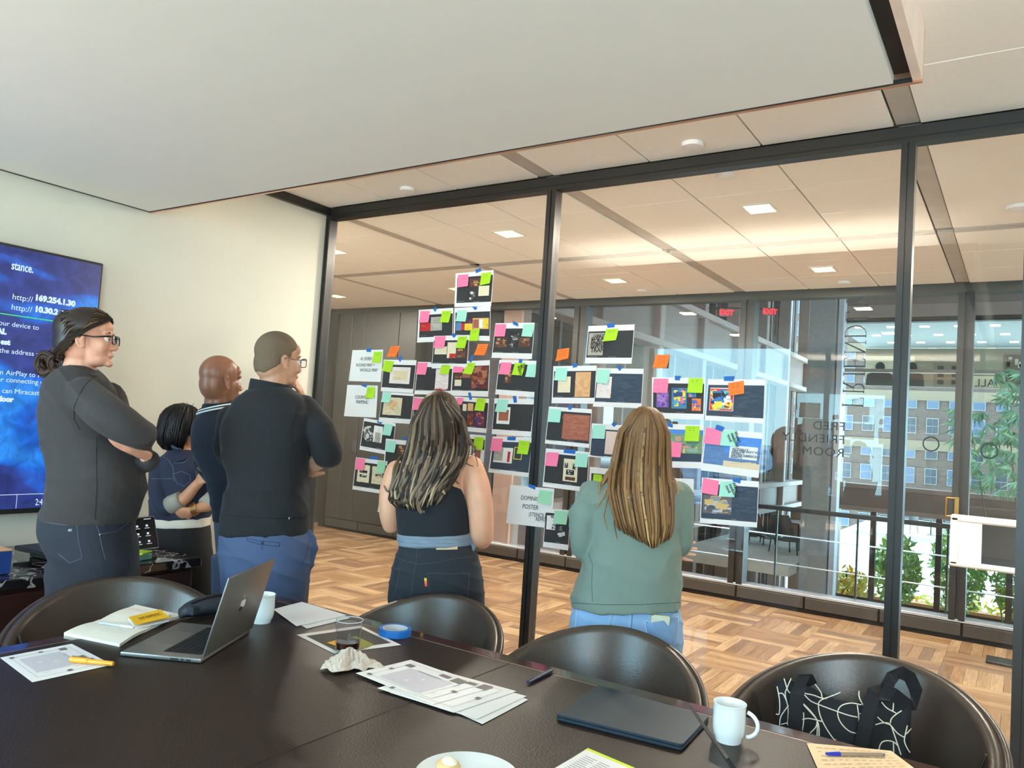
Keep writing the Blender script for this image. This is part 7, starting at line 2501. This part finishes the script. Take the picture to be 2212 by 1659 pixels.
shade(remesh(b.build('body', SK3, P3), .0045, 4), 180)
eyes(h3, P3)
g = MB()
rows_loft(g, d, [(872, 441, 499, .165)] + tor3[1:])
ptube(g, d, [(540, 925, .05, 30), (575, 990, .06, 28), (558, 1040, .2, 22)])
ptube(g, d, [(446, 930, -.02, 28), (442, 990, .03, 25), (470, 1040, .2, 22)])
sw3 = remesh(g.build('sweater', cloth('navy_knit', S(26, 32, 46)), P3), .006, 6)
wrinkle(sw3, .007, FOLDS)
sk = Skin(sw3)
WTR = mat('white_trim', S(232, 232, 232), .8)
for (dy_, rx_, rt_, mm_, nm_) in ((0, 38, .0062, WTR, 'neck_trim'), (-.011, 41, .006, WTR, 'neck_trim'), (-.0055, 39.6, .0052, cloth('navy_rib', S(22, 26, 38)), 'neck_band'), (.0075, 36, .006, cloth('navy_rib', S(22, 26, 38)), 'neck_band')):
    MB().tube([atd(469, 882, d) + CR * (rx_ / FPX * d * math.cos(a)) + CFH * (.083 * rx_ / 38 * math.sin(a)) + CU * (.020 * math.cos(a) + dy_) for a in np.linspace(0, 2 * math.pi, 41)], rt_ if 'band' in nm_ or dy_ == 0 else .0045, 8, cap=False).build(nm_, mm_, P3, smooth=True)
g = MB()
rows_loft(g, d, [(1110, 468, 550, .26), (1135, 470, 552, .28), (1180, 474, 556, .29), (1240, 478, 560, .26), (1280, 480, 560, .21), (1310, 484, 556, .17)])
legs(g, d, hips3, .72)
remesh(g.build('trousers', cloth('grey_blue_twill', S(70, 80, 104)), P3), .006, 5)
shoes(P3, d, hips3, 35, SHOEM)

# ================================================================== 4  buzz cut man, hand on chin, black sweater and blue trousers
d = 3.36
P4 = person('man with buzz cut and clear glasses, hand on chin, black sweater and blue trousers', d, 575, 1100)
SK4 = skin_mat('skin_olive', S(196, 146, 118))
h4 = Head(atd(601, 778, d), 46, 0, 0, .96)
tor4 = [(832, 556, 622, .15), (846, 532, 640, .20), (862, 512, 660, .25), (895, 490, 676, .28), (935, 479, 676, .29), (975, 480, 670, .29), (1010, 490, 664, .29), (1045, 496, 662, .29), (1085, 485, 664, .29), (1115, 478, 666, .29), (1140, 478, 667, .29), (1153, 480, 667, .28)]
hips4 = [(527, 1235, -.01, 48), (618, 1235, .02, 47)]
arm4 = [(655, 885, .02, 33), (688, 930, .0, 36), (708, 978, .02, 33)]
for4 = [(708, 978, .02, 31), (690, 940, .16, 25), (664, 885, .22, 19)]
b = h4.add(MB())
ptube(b, d, [(594, 806, -.01, 29), (590, 832, -.01, 29), (588, 856, 0, 28)])
rows_loft(b, d, tor4[2:], .86)
ptube(b, d, arm4, .8)
ptube(b, d, for4, .9)
wr_ = atd(657, 868, d + .20)
hand(b, wr_, atd(641, 826, d + .12) - wr_, -CR * .8 + CFH * -.3, .98, .40, thumb=1, spread=.03)
ptube(b, d, [(495, 915, .03, 28), (500, 985, .12, 26), (590, 1010, .24, 22), (648, 1016, .16, 16)], .9)
wr_ = atd(652, 1016, d + .13)
hand(b, wr_, atd(682, 1000, d + .03) - wr_, CFH * .8 + CU * .2, 1.02, .55, thumb=-1, spread=.03)
legs(b, d, hips4, .5, .85)
body4 = shade(remesh(b.build('body', SK4, P4), .0045, 4), 180)
eyes(h4, P4)
BKK = cloth('black_knit', S(23, 23, 27))
g = MB()
rows_loft(g, d, [(838, 552, 628, .16)] + tor4[1:])
ptube(g, d, arm4)
ptube(g, d, for4[:2] + [(668, 895, .21, 22)])
ptube(g, d, [(500, 905, .03, 32), (500, 985, .12, 30), (590, 1010, .24, 25), (640, 1016, .17, 20)])
sw4 = remesh(g.build('sweater', BKK, P4), .006, 6)
wrinkle(sw4, .008, FOLDS)
g = MB()                                                       # folded mock collar
rg = []
for (t, rx, rz) in ((0, 48, 43), (.35, 46, 41), (.7, 45, 40), (1, 43, 39)):
    c = atd(584 + 2 * t, 855 - 30 * t, d + .0)
    rg.append([c + CR * rx / FPX * d * math.cos(a) + CFH * rz / FPX * d * math.sin(a) + CU * (-.016 * math.cos(a)) for a in np.linspace(0, 6.283, 36, endpoint=False)])
inn = [[p * .93 + (sum(r, Vector()) / len(r)) * .07 for p in r] for r in rg[::-1]]
g.loft(rg + inn)
bevel(g.build('collar', BKK, P4), .003, 2)
sk = Skin(sw4)
SM4 = mat('black_seam', S(16, 16, 18), .9)
seam(sk, [(648, 872), (640, 890), (632, 915), (628, 945), (634, 965)], .0016, SM4, 'sleeve_seam', P4)
seam(sk, [(486, 1112), (540, 1117), (600, 1120), (664, 1118)], .0016, SM4, 'hem_seam', P4)
hit, n = sk.hit(626, 1119)
if hit is not None:
    MB().ell(hit, (.0085, .0085, .0085), None, 12, 8).build('hem_badge', mat('badge_black', S(24, 24, 26), .3), P4, smooth=True)
    em = MB()
    em.bar(hit - CF * .009 - CU * .005, hit - CF * .009 + CU * .005, .0016, .001)
    em.bar(hit - CF * .009 - CR * .004 + CU * .002, hit - CF * .009 + CR * .004 + CU * .002, .0016, .001)
    em.build('badge_mark', WTR, P4)
g = MB()
rows_loft(g, d, [(1118, 490, 656, .24), (1146, 482, 662, .265), (1158, 476, 669, .285), (1180, 475, 675, .30), (1215, 477, 673, .30), (1250, 480, 668, .27), (1285, 484, 662, .22), (1315, 488, 656, .18)])
legs(g, d, hips4, .66)
ptube(g, d, [(668, 1150, .0, 8), (677, 1185, .0, 9), (668, 1225, .0, 8)])
tr4 = remesh(g.build('trousers', cloth('blue_chino', S(70, 84, 116), bs=400), P4), .006, 5)
wrinkle(tr4, .007, [((6, 5, 30), .4, 1), ((10, -8, 24), 1.9, .9), ((-9, 9, 18), 2.5, .5)])
sk = Skin(tr4)
SB = mat('blue_stitch', S(40, 54, 86), .9)
for pts in ([(532, 1163), (560, 1168), (602, 1172)], [(604, 1172), (604, 1180)], [(534, 1163), (534, 1168), (560, 1176), (604, 1180)], [(566, 1178), (566, 1188)], [(478, 1148), (484, 1154), (492, 1158)], [(652, 1216), (660, 1205), (668, 1170)]):
    seam(sk, pts, .0013, SB, 'pocket_welt', P4, 4)
hit, n = sk.hit(567, 1172)
if hit is not None:
    ax1 = n.orthogonal().normalized()
    MB().ell(hit + n * .001, (.0065, .0065, .0022), (ax1, n.cross(ax1), n), 14, 6).build('pocket_button', mat('navy_button', S(34, 42, 66), .3), P4, smooth=True)
shoes(P4, d, hips4, 30, SHOEM)
hm = MB()
h4.cap(hm, lambda x, y, z: (z > .035 + (x - .03) * .55) if x > .03 else ((z > .012) if x > -.022 else z > -.066 + max(0, x + .075) * .85), .0022, 80, 50)
BUZ = mat('buzzed_hair', S(112, 92, 72), .85, var=.22, scale=420, bump=.3, bscale=500)
remesh(hm.build('hair', BUZ, P4), .0035, 3)
glasses(h4, P4, mat('grey_frame', S(96, 98, 104), .2), .0022)
MB().ell(atd(668, 996, d + .055), (.009, .009, .010), None, 12, 8).build('finger_ring', mat('teal_ring', S(90, 200, 214), .3), P4, smooth=True)

# ================================================================== 5  woman with wavy highlighted hair, black tank top
d = 3.30
P5 = person('woman with long wavy highlighted hair, black tank top and grey sweatshirt round waist', d, 940, 1150)
SK5 = skin_mat('skin_warm', S(224, 164, 132))
h5 = Head(atd(948, 915, d), 8, -16, 0, .94)
tor5 = [(972, 935, 995, .12), (985, 900, 1006, .16), (1005, 868, 1012, .20), (1030, 858, 1010, .22), (1060, 853, 1008, .23), (1095, 854, 1010, .23), (1130, 858, 1013, .22), (1160, 862, 1016, .22)]
hips5 = [(897, 1255, .0, 52), (993, 1255, .0, 52)]
b = h5.add(MB())
ptube(b, d, [(955, 940, .01, 27), (962, 968, .0, 27), (964, 990, .0, 34)])
rows_loft(b, d, [(980, 905, 1000, .15), (1000, 856, 1030, .17), (1020, 858, 1016, .19)] + tor5[3:], .93)
ra = [(1016, 1012, .0, 29), (1029, 1050, -.02, 30), (1038, 1100, -.03, 28), (1040, 1150, -.02, 26), (1040, 1164, .02, 23)]
la = [(858, 1020, .0, 26), (846, 1060, -.01, 26), (842, 1105, -.02, 23), (845, 1132, .0, 20)]
ptube(b, d, ra)
ptube(b, d, la)
ptube(b, d, [(1040, 1160, .02, 23), (1020, 1135, .16, 18), (990, 1105, .27, 12)])
ptube(b, d, [(845, 1130, .0, 20), (862, 1118, .14, 16), (900, 1100, .26, 12)])
hand(b, atd(988, 1104, d + .27), -CR * .7 + CFH * .4 + CU * .2, CU * -.3 - CR, .92, .6, thumb=1)
hand(b, atd(902, 1100, d + .26), CR * .7 + CFH * .4 + CU * .2, CU * -.3 + CR, .92, .6, thumb=-1)
legs(b, d, hips5, .5, .82)
body5 = shade(remesh(b.build('body', SK5, P5), .0045, 5), 180)
eyes(h5, P5)
g = MB()
rows_loft(g, d, [(978, 944, 992, .13), (990, 908, 1006, .17), (1008, 872, 1008, .20), (1022, 866, 996, .215), (1040, 856, 997, .225), (1062, 851, 1004, .235), (1095, 852, 1012, .24), (1130, 857, 1014, .235), (1164, 861, 1016, .23)])
tk = remesh(g.build('tank_top', cloth('black_jersey', S(26, 28, 35)), P5), .005, 4)
wrinkle(tk, .004, [((4, 3, 60), .9, 1)])
g = MB()
for k in range(3):
    rows_loft(g, d, [(1150 + k * 8, 859, 1017, .225), (1155 + k * 8, 857 + k, 1020, .25), (1161 + k * 8, 860 + k, 1019, .225)])
ptube(g, d, [(1012, 1160, -.03, 9), (1024, 1176, -.01, 8), (1018, 1190, -.04, 5)])
sws = remesh(g.build('tied_sweatshirt', cloth('grey_jersey', S(128, 138, 152)), P5), .005, 3)
wrinkle(sws, .004, [((6, 6, 120), .5, 1)])
JB = cloth('black_denim', S(34, 37, 45), bs=320)
g = MB()
rows_loft(g, d, [(1168, 864, 1018, .22), (1185, 860, 1026, .24), (1210, 851, 1036, .26), (1245, 843, 1043, .275), (1285, 838, 1047, .25), (1325, 840, 1047, .21), (1360, 844, 1047, .18)])
legs(g, d, hips5, .80)
je5 = remesh(g.build('jeans', JB, P5), .006, 5)
wrinkle(je5, .004, [((8, 6, 52), .4, 1), ((-12, 8, 30), 1.4, .7)])
sk = Skin(je5)
for pts in ([(901, 1182), (899, 1215), (892, 1250), (888, 1290)], [(855, 1204), (878, 1213), (900, 1219), (940, 1216), (985, 1206), (1024, 1203)], [(922, 1238), (970, 1240), (1014, 1238)], [(924, 1238), (930, 1290)], [(1014, 1238), (1010, 1300)], [(848, 1226), (864, 1230), (856, 1270), (850, 1290)], [(1031, 1190), (1034, 1230), (1042, 1290)]):
    seam(sk, pts, .0012, DKSTITCH, 'stitch_line', P5)
patch(sk, [(942, 1181), (988, 1180), (988, 1187), (942, 1188)], .003, mat('leather_patch', S(214, 178, 142), .6), 'waist_patch', P5)
for k, c in enumerate((S(248, 196, 60), S(240, 120, 60), S(232, 80, 80))):
    patch(sk, [(916.5 + k * .5, 1248 + k * 6), (922 + k * .5, 1248 + k * 6), (922.5 + k * .5, 1254 + k * 6), (917 + k * .5, 1254 + k * 6)], .003, mat('tab_%d' % k, c, .7), 'pocket_tab', P5, 2, 2)
shoes(P5, d, hips5, 5, SHOEM)
HW = hairmat('wavy_hair')
C_D, C_M, C_G, C_L = S(50, 37, 29), S(92, 68, 48), S(132, 108, 90), S(190, 162, 126)
hm = MB()
h5.cap(hm, lambda x, y, z: z > .045 if x > .045 else (z > -.03 if x > 0 else z > -.12), .018, 64, 40)
hr5 = remesh(hm.build('hair', mat('wavy_hair_base', C_D, .45, var=.15), P5), .0045, 4)
skn = Skin(body5, tk, hr5)


def rows_at(rows, y):
    if y <= rows[0][0]:
        return rows[0][1:]
    for a, b_ in zip(rows[:-1], rows[1:]):
        if a[0] <= y <= b_[0]:
            t = (y - a[0]) / (b_[0] - a[0])
            return (a[1] + (b_[1] - a[1]) * t, a[2] + (b_[2] - a[2]) * t)
    return rows[-1][1:]


def fall(m, path, lift, r, c0, c1, dflt, n=5):
    """lock that follows an image path while lying on the head and back"""
    deps = []
    for (x, y) in path:
        hq, nq = skn.hit(x, y)
        deps.append((hq - CP).dot(CF) if hq is not None else None)
    known = [q for q in deps if q is not None]
    last = known[0] if known else dflt
    out = []
    for q in deps:
        last = q if q is not None else last
        out.append(last)
    sm = [min(out[max(0, i - 2):i + 3]) * .5 + sum(out[max(0, i - 2):i + 3]) / len(out[max(0, i - 2):i + 3]) * .5 for i in range(len(out))]
    pts = [atd(x, y, z - lift) for (x, y), z in zip(path, sm)]
    lock(m, pts, r, c0, c1, n, flat=.6, fd=tuple(CR))


rows5 = [(852, 926, 958), (865, 907, 976), (885, 896, 990), (910, 888, 1002), (940, 884, 1008), (970, 878, 1010), (1000, 868, 1002), (1030, 855, 985), (1060, 846, 964), (1085, 846, 948), (1106, 866, 930)]
hm = MB()
crown(h5, hm, 150, .019, [S(70, 54, 38), S(86, 66, 44), S(58, 44, 34)], part=(-.12, .02, 1))
for i in range(300):
    fr = rng.uniform(0, 1)
    ye = 1040 + 66 * rng.uniform(0, 1) ** .6 - 22 * abs(fr - .35)
    lift = rng.uniform(.004, .036)
    ph, amp = rng.uniform(0, 6.28), rng.uniform(2.0, 6.5)
    path = []
    for k in range(20):
        t = k / 19
        y = 853 + (ye - 853) * t ** .9 + 8 * abs(fr - .5) * (1 - t)
        a, b_ = rows_at(rows5, y)
        spread_ = min(1, .5 + 2.6 * t)
        f2 = .5 + (fr - .5) * spread_
        x = a + (b_ - a) * f2 + amp * math.sin(ph + t * 13 + fr * 4) * max(0, t - .25) * 1.6
        path.append((x, y))
    g_ = rng.uniform(0, 1)
    c0 = C_M if g_ > .6 else C_D
    c1 = C_L if g_ > .86 else (C_G if g_ > .45 else C_D)
    fall(hm, path, lift, rng.uniform(.0030, .0062), c0, c1, d - .1)
for pts, c1, r in (([(1000, 905), (1008, 935), (1018, 958), (1026, 968), (1020, 980)], C_M, .004), ([(1003, 915), (1010, 945), (1022, 962), (1028, 978)], C_D, .003), ([(985, 950), (980, 990), (976, 1015), (982, 1035), (992, 1046)], C_G, .0035), ([(968, 950), (958, 990), (947, 1020), (948, 1046), (962, 1068)], C_L, .007), ([(972, 955), (960, 1000), (952, 1040), (960, 1066)], C_L, .006), ([(866, 985), (852, 1010), (848, 1040), (838, 1062), (829, 1048)], C_G, .004), ([(862, 1000), (850, 1040), (846, 1062), (858, 1075)], C_G, .005), ([(1000, 930), (990, 975), (1006, 1000), (1024, 1008)], C_M, .002), ([(995, 960), (1000, 990), (1026, 985), (1032, 1010)], C_M, .0014), ([(905, 1050), (880, 1085), (850, 1080), (838, 1078)], C_D, .006), ([(920, 1050), (905, 1085), (908, 1104), (918, 1106)], C_G, .007)):
    path = []
    for i in range(len(pts) - 1):
        q0, q1, q2, q3 = pts[max(i - 1, 0)], pts[i], pts[i + 1], pts[min(i + 2, len(pts) - 1)]
        for s_ in range(5):
            t = s_ / 5
            path.append(tuple(.5 * ((2 * q1[j]) + (q2[j] - q0[j]) * t + (2 * q0[j] - 5 * q1[j] + 4 * q2[j] - q3[j]) * t * t + (3 * q1[j] - q0[j] - 3 * q2[j] + q3[j]) * t ** 3) for j in (0, 1)))
    path.append(pts[-1])
    fall(hm, path, .030, r, C_M, c1, d - .1)
stuff(hm.build('hair_locks', HW, hr5, smooth=True, vcol=True))

# ================================================================== 6  woman with long straight hair, green sweater
d = 2.95
P6 = person('woman with long straight light brown hair, sage green sweater and blue jeans', d, 1360, 1250)
SK6 = skin_mat('skin_fair', S(226, 172, 146))
h6 = Head(atd(1392, 952, d), 6, 2, 0, .92)
tor6 = [(1026, 1345, 1425, .14), (1036, 1312, 1450, .19), (1050, 1285, 1474, .22), (1075, 1266, 1482, .25), (1115, 1264, 1478, .26), (1165, 1266, 1470, .26), (1210, 1258, 1468, .27), (1262, 1243, 1470, .29), (1309, 1233, 1471, .30)]
hips6 = [(1290, 1400, .0, 58), (1410, 1400, .0, 60)]
la6 = [(1282, 1072, .0, 34), (1264, 1115, -.02, 34), (1259, 1165, -.01, 29), (1262, 1188, .02, 26)]
ra6 = [(1464, 1070, .0, 33), (1472, 1112, -.02, 29), (1474, 1158, -.01, 25), (1470, 1182, .02, 22)]
b = h6.add(MB())
ptube(b, d, [(1394, 985, .0, 30), (1392, 1020, .0, 30), (1390, 1045, .0, 38)])
rows_loft(b, d, tor6, .86)
ptube(b, d, la6, .8)
ptube(b, d, ra6, .8)
ptube(b, d, [(1262, 1188, .02, 20), (1320, 1180, .2, 18), (1420, 1175, .26, 15), (1452, 1184, .16, 12)], .9)
ptube(b, d, [(1470, 1182, .02, 19), (1430, 1180, .22, 17), (1330, 1170, .26, 13)], .9)
hand(b, atd(1446, 1184, d + .16), atd(1475, 1190, d + .06) - atd(1446, 1184, d + .16), CFH * -.6 + CR, .92, .5, thumb=1)
hand(b, atd(1326, 1170, d + .26), -CR, CFH, .92, .5, thumb=1)
legs(b, d, hips6, .5, .82)
body6 = shade(remesh(b.build('body', SK6, P6), .0045, 5), 180)
eyes(h6, P6)
GRS = cloth('sage_knit', S(116, 132, 122))
g = MB()
rows_loft(g, d, tor6)
ptube(g, d, la6)
ptube(g, d, ra6)
ptube(g, d, [(1262, 1188, .02, 24), (1320, 1180, .2, 22), (1420, 1175, .24, 18)])
ptube(g, d, [(1470, 1182, .02, 22), (1430, 1180, .22, 20), (1345, 1170, .26, 16)])
sw6 = remesh(g.build('sweater', GRS, P6), .006, 6)
wrinkle(sw6, .012, [((14, 10, 14), .7, 1), ((-12, 10, 12), 1.9, .9), ((8, -10, 20), 2.6, .5)])
sk = Skin(sw6)
SG = mat('sage_seam', S(84, 98, 92), .9)
seam(sk, [(1235, 1302), (1300, 1306), (1380, 1306), (1469, 1301)], .0014, SG, 'hem_seam', P6)
seam(sk, [(1272, 1195), (1280, 1220), (1278, 1260), (1280, 1300)], .0011, SG, 'side_seam', P6)
LD = cloth('light_denim', S(136, 170, 208), bs=380, bump=.2)
g = MB()
rows_loft(g, d, [(1275, 1256, 1450, .20), (1300, 1244, 1462, .235), (1318, 1236, 1469, .262), (1345, 1230, 1473, .285), (1370, 1229, 1474, .30), (1410, 1234, 1472, .28), (1450, 1240, 1464, .24), (1490, 1246, 1456, .19)])
legs(g, d, hips6, .70)
je6 = remesh(g.build('jeans', LD, P6), .006, 5)
wrinkle(je6, .005, [((8, 6, 40), .4, 1), ((-10, 8, 24), 1.4, .7)])
sk = Skin(je6)
S6 = mat('denim_light_stitch', S(186, 206, 226), .8)
S6D = mat('denim_dark_stitch', S(74, 104, 148), .8)
for pts in ([(1362, 1312), (1361, 1340), (1358, 1370), (1353, 1395)], [(1250, 1306), (1300, 1312), (1332, 1320)], [(1320, 1320), (1322, 1318), (1316, 1345), (1309, 1372)], [(1332, 1320), (1326, 1345), (1314, 1372)], [(1368, 1318), (1400, 1318), (1450, 1310)], [(1246, 1310), (1244, 1340), (1241, 1360)], [(1392, 1340), (1398, 1372), (1406, 1416)], [(1402, 1342), (1408, 1372), (1414, 1414)], [(1392, 1340), (1412, 1346), (1440, 1338), (1464, 1324)], [(1394, 1346), (1412, 1351), (1444, 1343), (1466, 1330)], [(1406, 1416), (1430, 1425), (1450, 1420), (1460, 1408)], [(1464, 1326), (1466, 1360), (1460, 1408)]):
    seam(sk, pts, .0013, S6, 'stitch_line', P6, 4)
for pts in ([(1366, 1312), (1365, 1340), (1362, 1370), (1357, 1395)], [(1404, 1420), (1430, 1428), (1452, 1422)], [(1397, 1344), (1403, 1372), (1411, 1414)]):
    seam(sk, pts, .0016, S6D, 'seam_line', P6, 4)
patch(sk, [(1396, 1346), (1463, 1334), (1458, 1404), (1412, 1414)], lambda u, v: .0022 + .016 * min(1, 7 * u, 7 * (1 - u)) * (1 - v * .45), cloth('pocket_denim', S(122, 156, 196), bs=380, bump=.2), 'back_pocket', P6)
ph = thing('phone', 'phone in pale yellow green case standing out of the back jeans pocket', 'phone', sk.hit(1432, 1332)[0] + Vector((0, 0, -.03)))
pa = sk.hit(1424, 1348)[0] - CFH * .0085
xd = (CR - CU * .12).normalized()
ud = (CU + CR * .12 - CFH * .16).normalized()
q = [pa + xd * sx_ * .034 + ud * uz for sx_, uz in ((-1, -.07), (1, -.07), (1, .036), (-1, .036))]
m_ = MB()
pts = []
for (a, b_, s0) in ((.034, .036, 0), (-.034, .036, 1), (-.034, -.07, 2), (.034, -.07, 3)):
    for k in range(5):
        t = (s0 + k / 4) * math.pi / 2
        pts.append(pa + xd * (a - math.copysign(.008, a) + .008 * math.cos(t)) + ud * (b_ - math.copysign(.008, b_) + .008 * math.sin(t)))
m_.prism(pts, CFH * .010)
m_.build('case', mat('phone_case', S(200, 202, 150), .3), ph)
m_ = MB()
m_.prism([pa + (p - pa) * .93 - CFH * .0008 for p in pts], CFH * .0006)
m_.build('back_glass', mat('phone_back', S(214, 216, 196), .25), ph)
shoes(P6, d, hips6, 5, SHOEM)
HS = hairmat('straight_hair')
B_D, B_M, B_L, B_G = S(84, 58, 36), S(124, 88, 54), S(168, 126, 78), S(204, 164, 108)
hm = MB()
h6.cap(hm, lambda x, y, z: z > .045 if x > .045 else (z > -.03 if x > 0 else z > -.13), .014, 64, 40)
hr6 = remesh(hm.build('hair', mat('straight_hair_base', B_D, .4, var=.15), P6), .0045, 4)
skn = Skin(body6, sw6, hr6)
rows6 = [(882, 1380, 1410), (892, 1356, 1428), (908, 1344, 1440), (940, 1335, 1446), (980, 1326, 1447), (1020, 1318, 1449), (1060, 1314, 1453), (1100, 1322, 1455), (1140, 1334, 1454), (1170, 1350, 1446), (1186, 1372, 1436)]
hm = MB()
crown(h6, hm, 170, .0155, [B_M, B_M, B_D, S(146, 106, 66)], part=(.05, -.06, 1))
for i in range(330):
    fr = rng.uniform(0, 1)
    ye = 1186 - 46 * abs(fr - .62) ** 1.3 * 1.6 - rng.uniform(0, 1) ** 2 * 34
    lift = rng.uniform(.003, .030)
    ph_, amp = rng.uniform(0, 6.28), rng.uniform(.3, 1.8)
    path = []
    for k in range(18):
        t = k / 17
        y = 883 + (ye - 883) * t + 9 * abs(fr - .6) * (1 - t)
        a, b_ = rows_at(rows6, y)
        f2 = .62 + (fr - .62) * min(1, .45 + 3.2 * t)
        x = a + (b_ - a) * f2 + amp * math.sin(ph_ + t * 6) * t
        path.append((x, y))
    g_ = rng.uniform(0, 1)
    c0 = B_M if g_ > .35 else B_D
    c1 = B_G if g_ > .93 else (B_L if g_ > .72 else (B_M if g_ > .3 else B_D))
    fall(hm, path, lift, rng.uniform(.0026, .0052), c0, c1, d - .1)
for pts, c1, r in (([(1336, 985), (1322, 1030), (1305, 1070), (1286, 1103)], B_L, .0025), ([(1338, 990), (1312, 1020), (1296, 1045), (1294, 1070)], B_L, .003), ([(1326, 1000), (1308, 1035), (1298, 1050)], B_L, .004), ([(1330, 1040), (1312, 1075), (1304, 1115), (1312, 1146)], B_L, .002), ([(1332, 1090), (1326, 1130), (1334, 1168)], B_M, .0018), ([(1448, 1025), (1458, 1038), (1465, 1060), (1464, 1068)], B_G, .003), ([(1450, 1030), (1460, 1060), (1452, 1100)], B_L, .0016), ([(1328, 995), (1316, 1022), (1302, 1040), (1312, 1038)], B_L, .004)):
    path = [(pts[i][0] + (pts[i + 1][0] - pts[i][0]) * k / 4, pts[i][1] + (pts[i + 1][1] - pts[i][1]) * k / 4) for i in range(len(pts) - 1) for k in range(4)] + [pts[-1]]
    fall(hm, path, .012, r, B_M, c1, d - .1)
stuff(hm.build('hair_locks', HS, hr6, smooth=True, vcol=True))
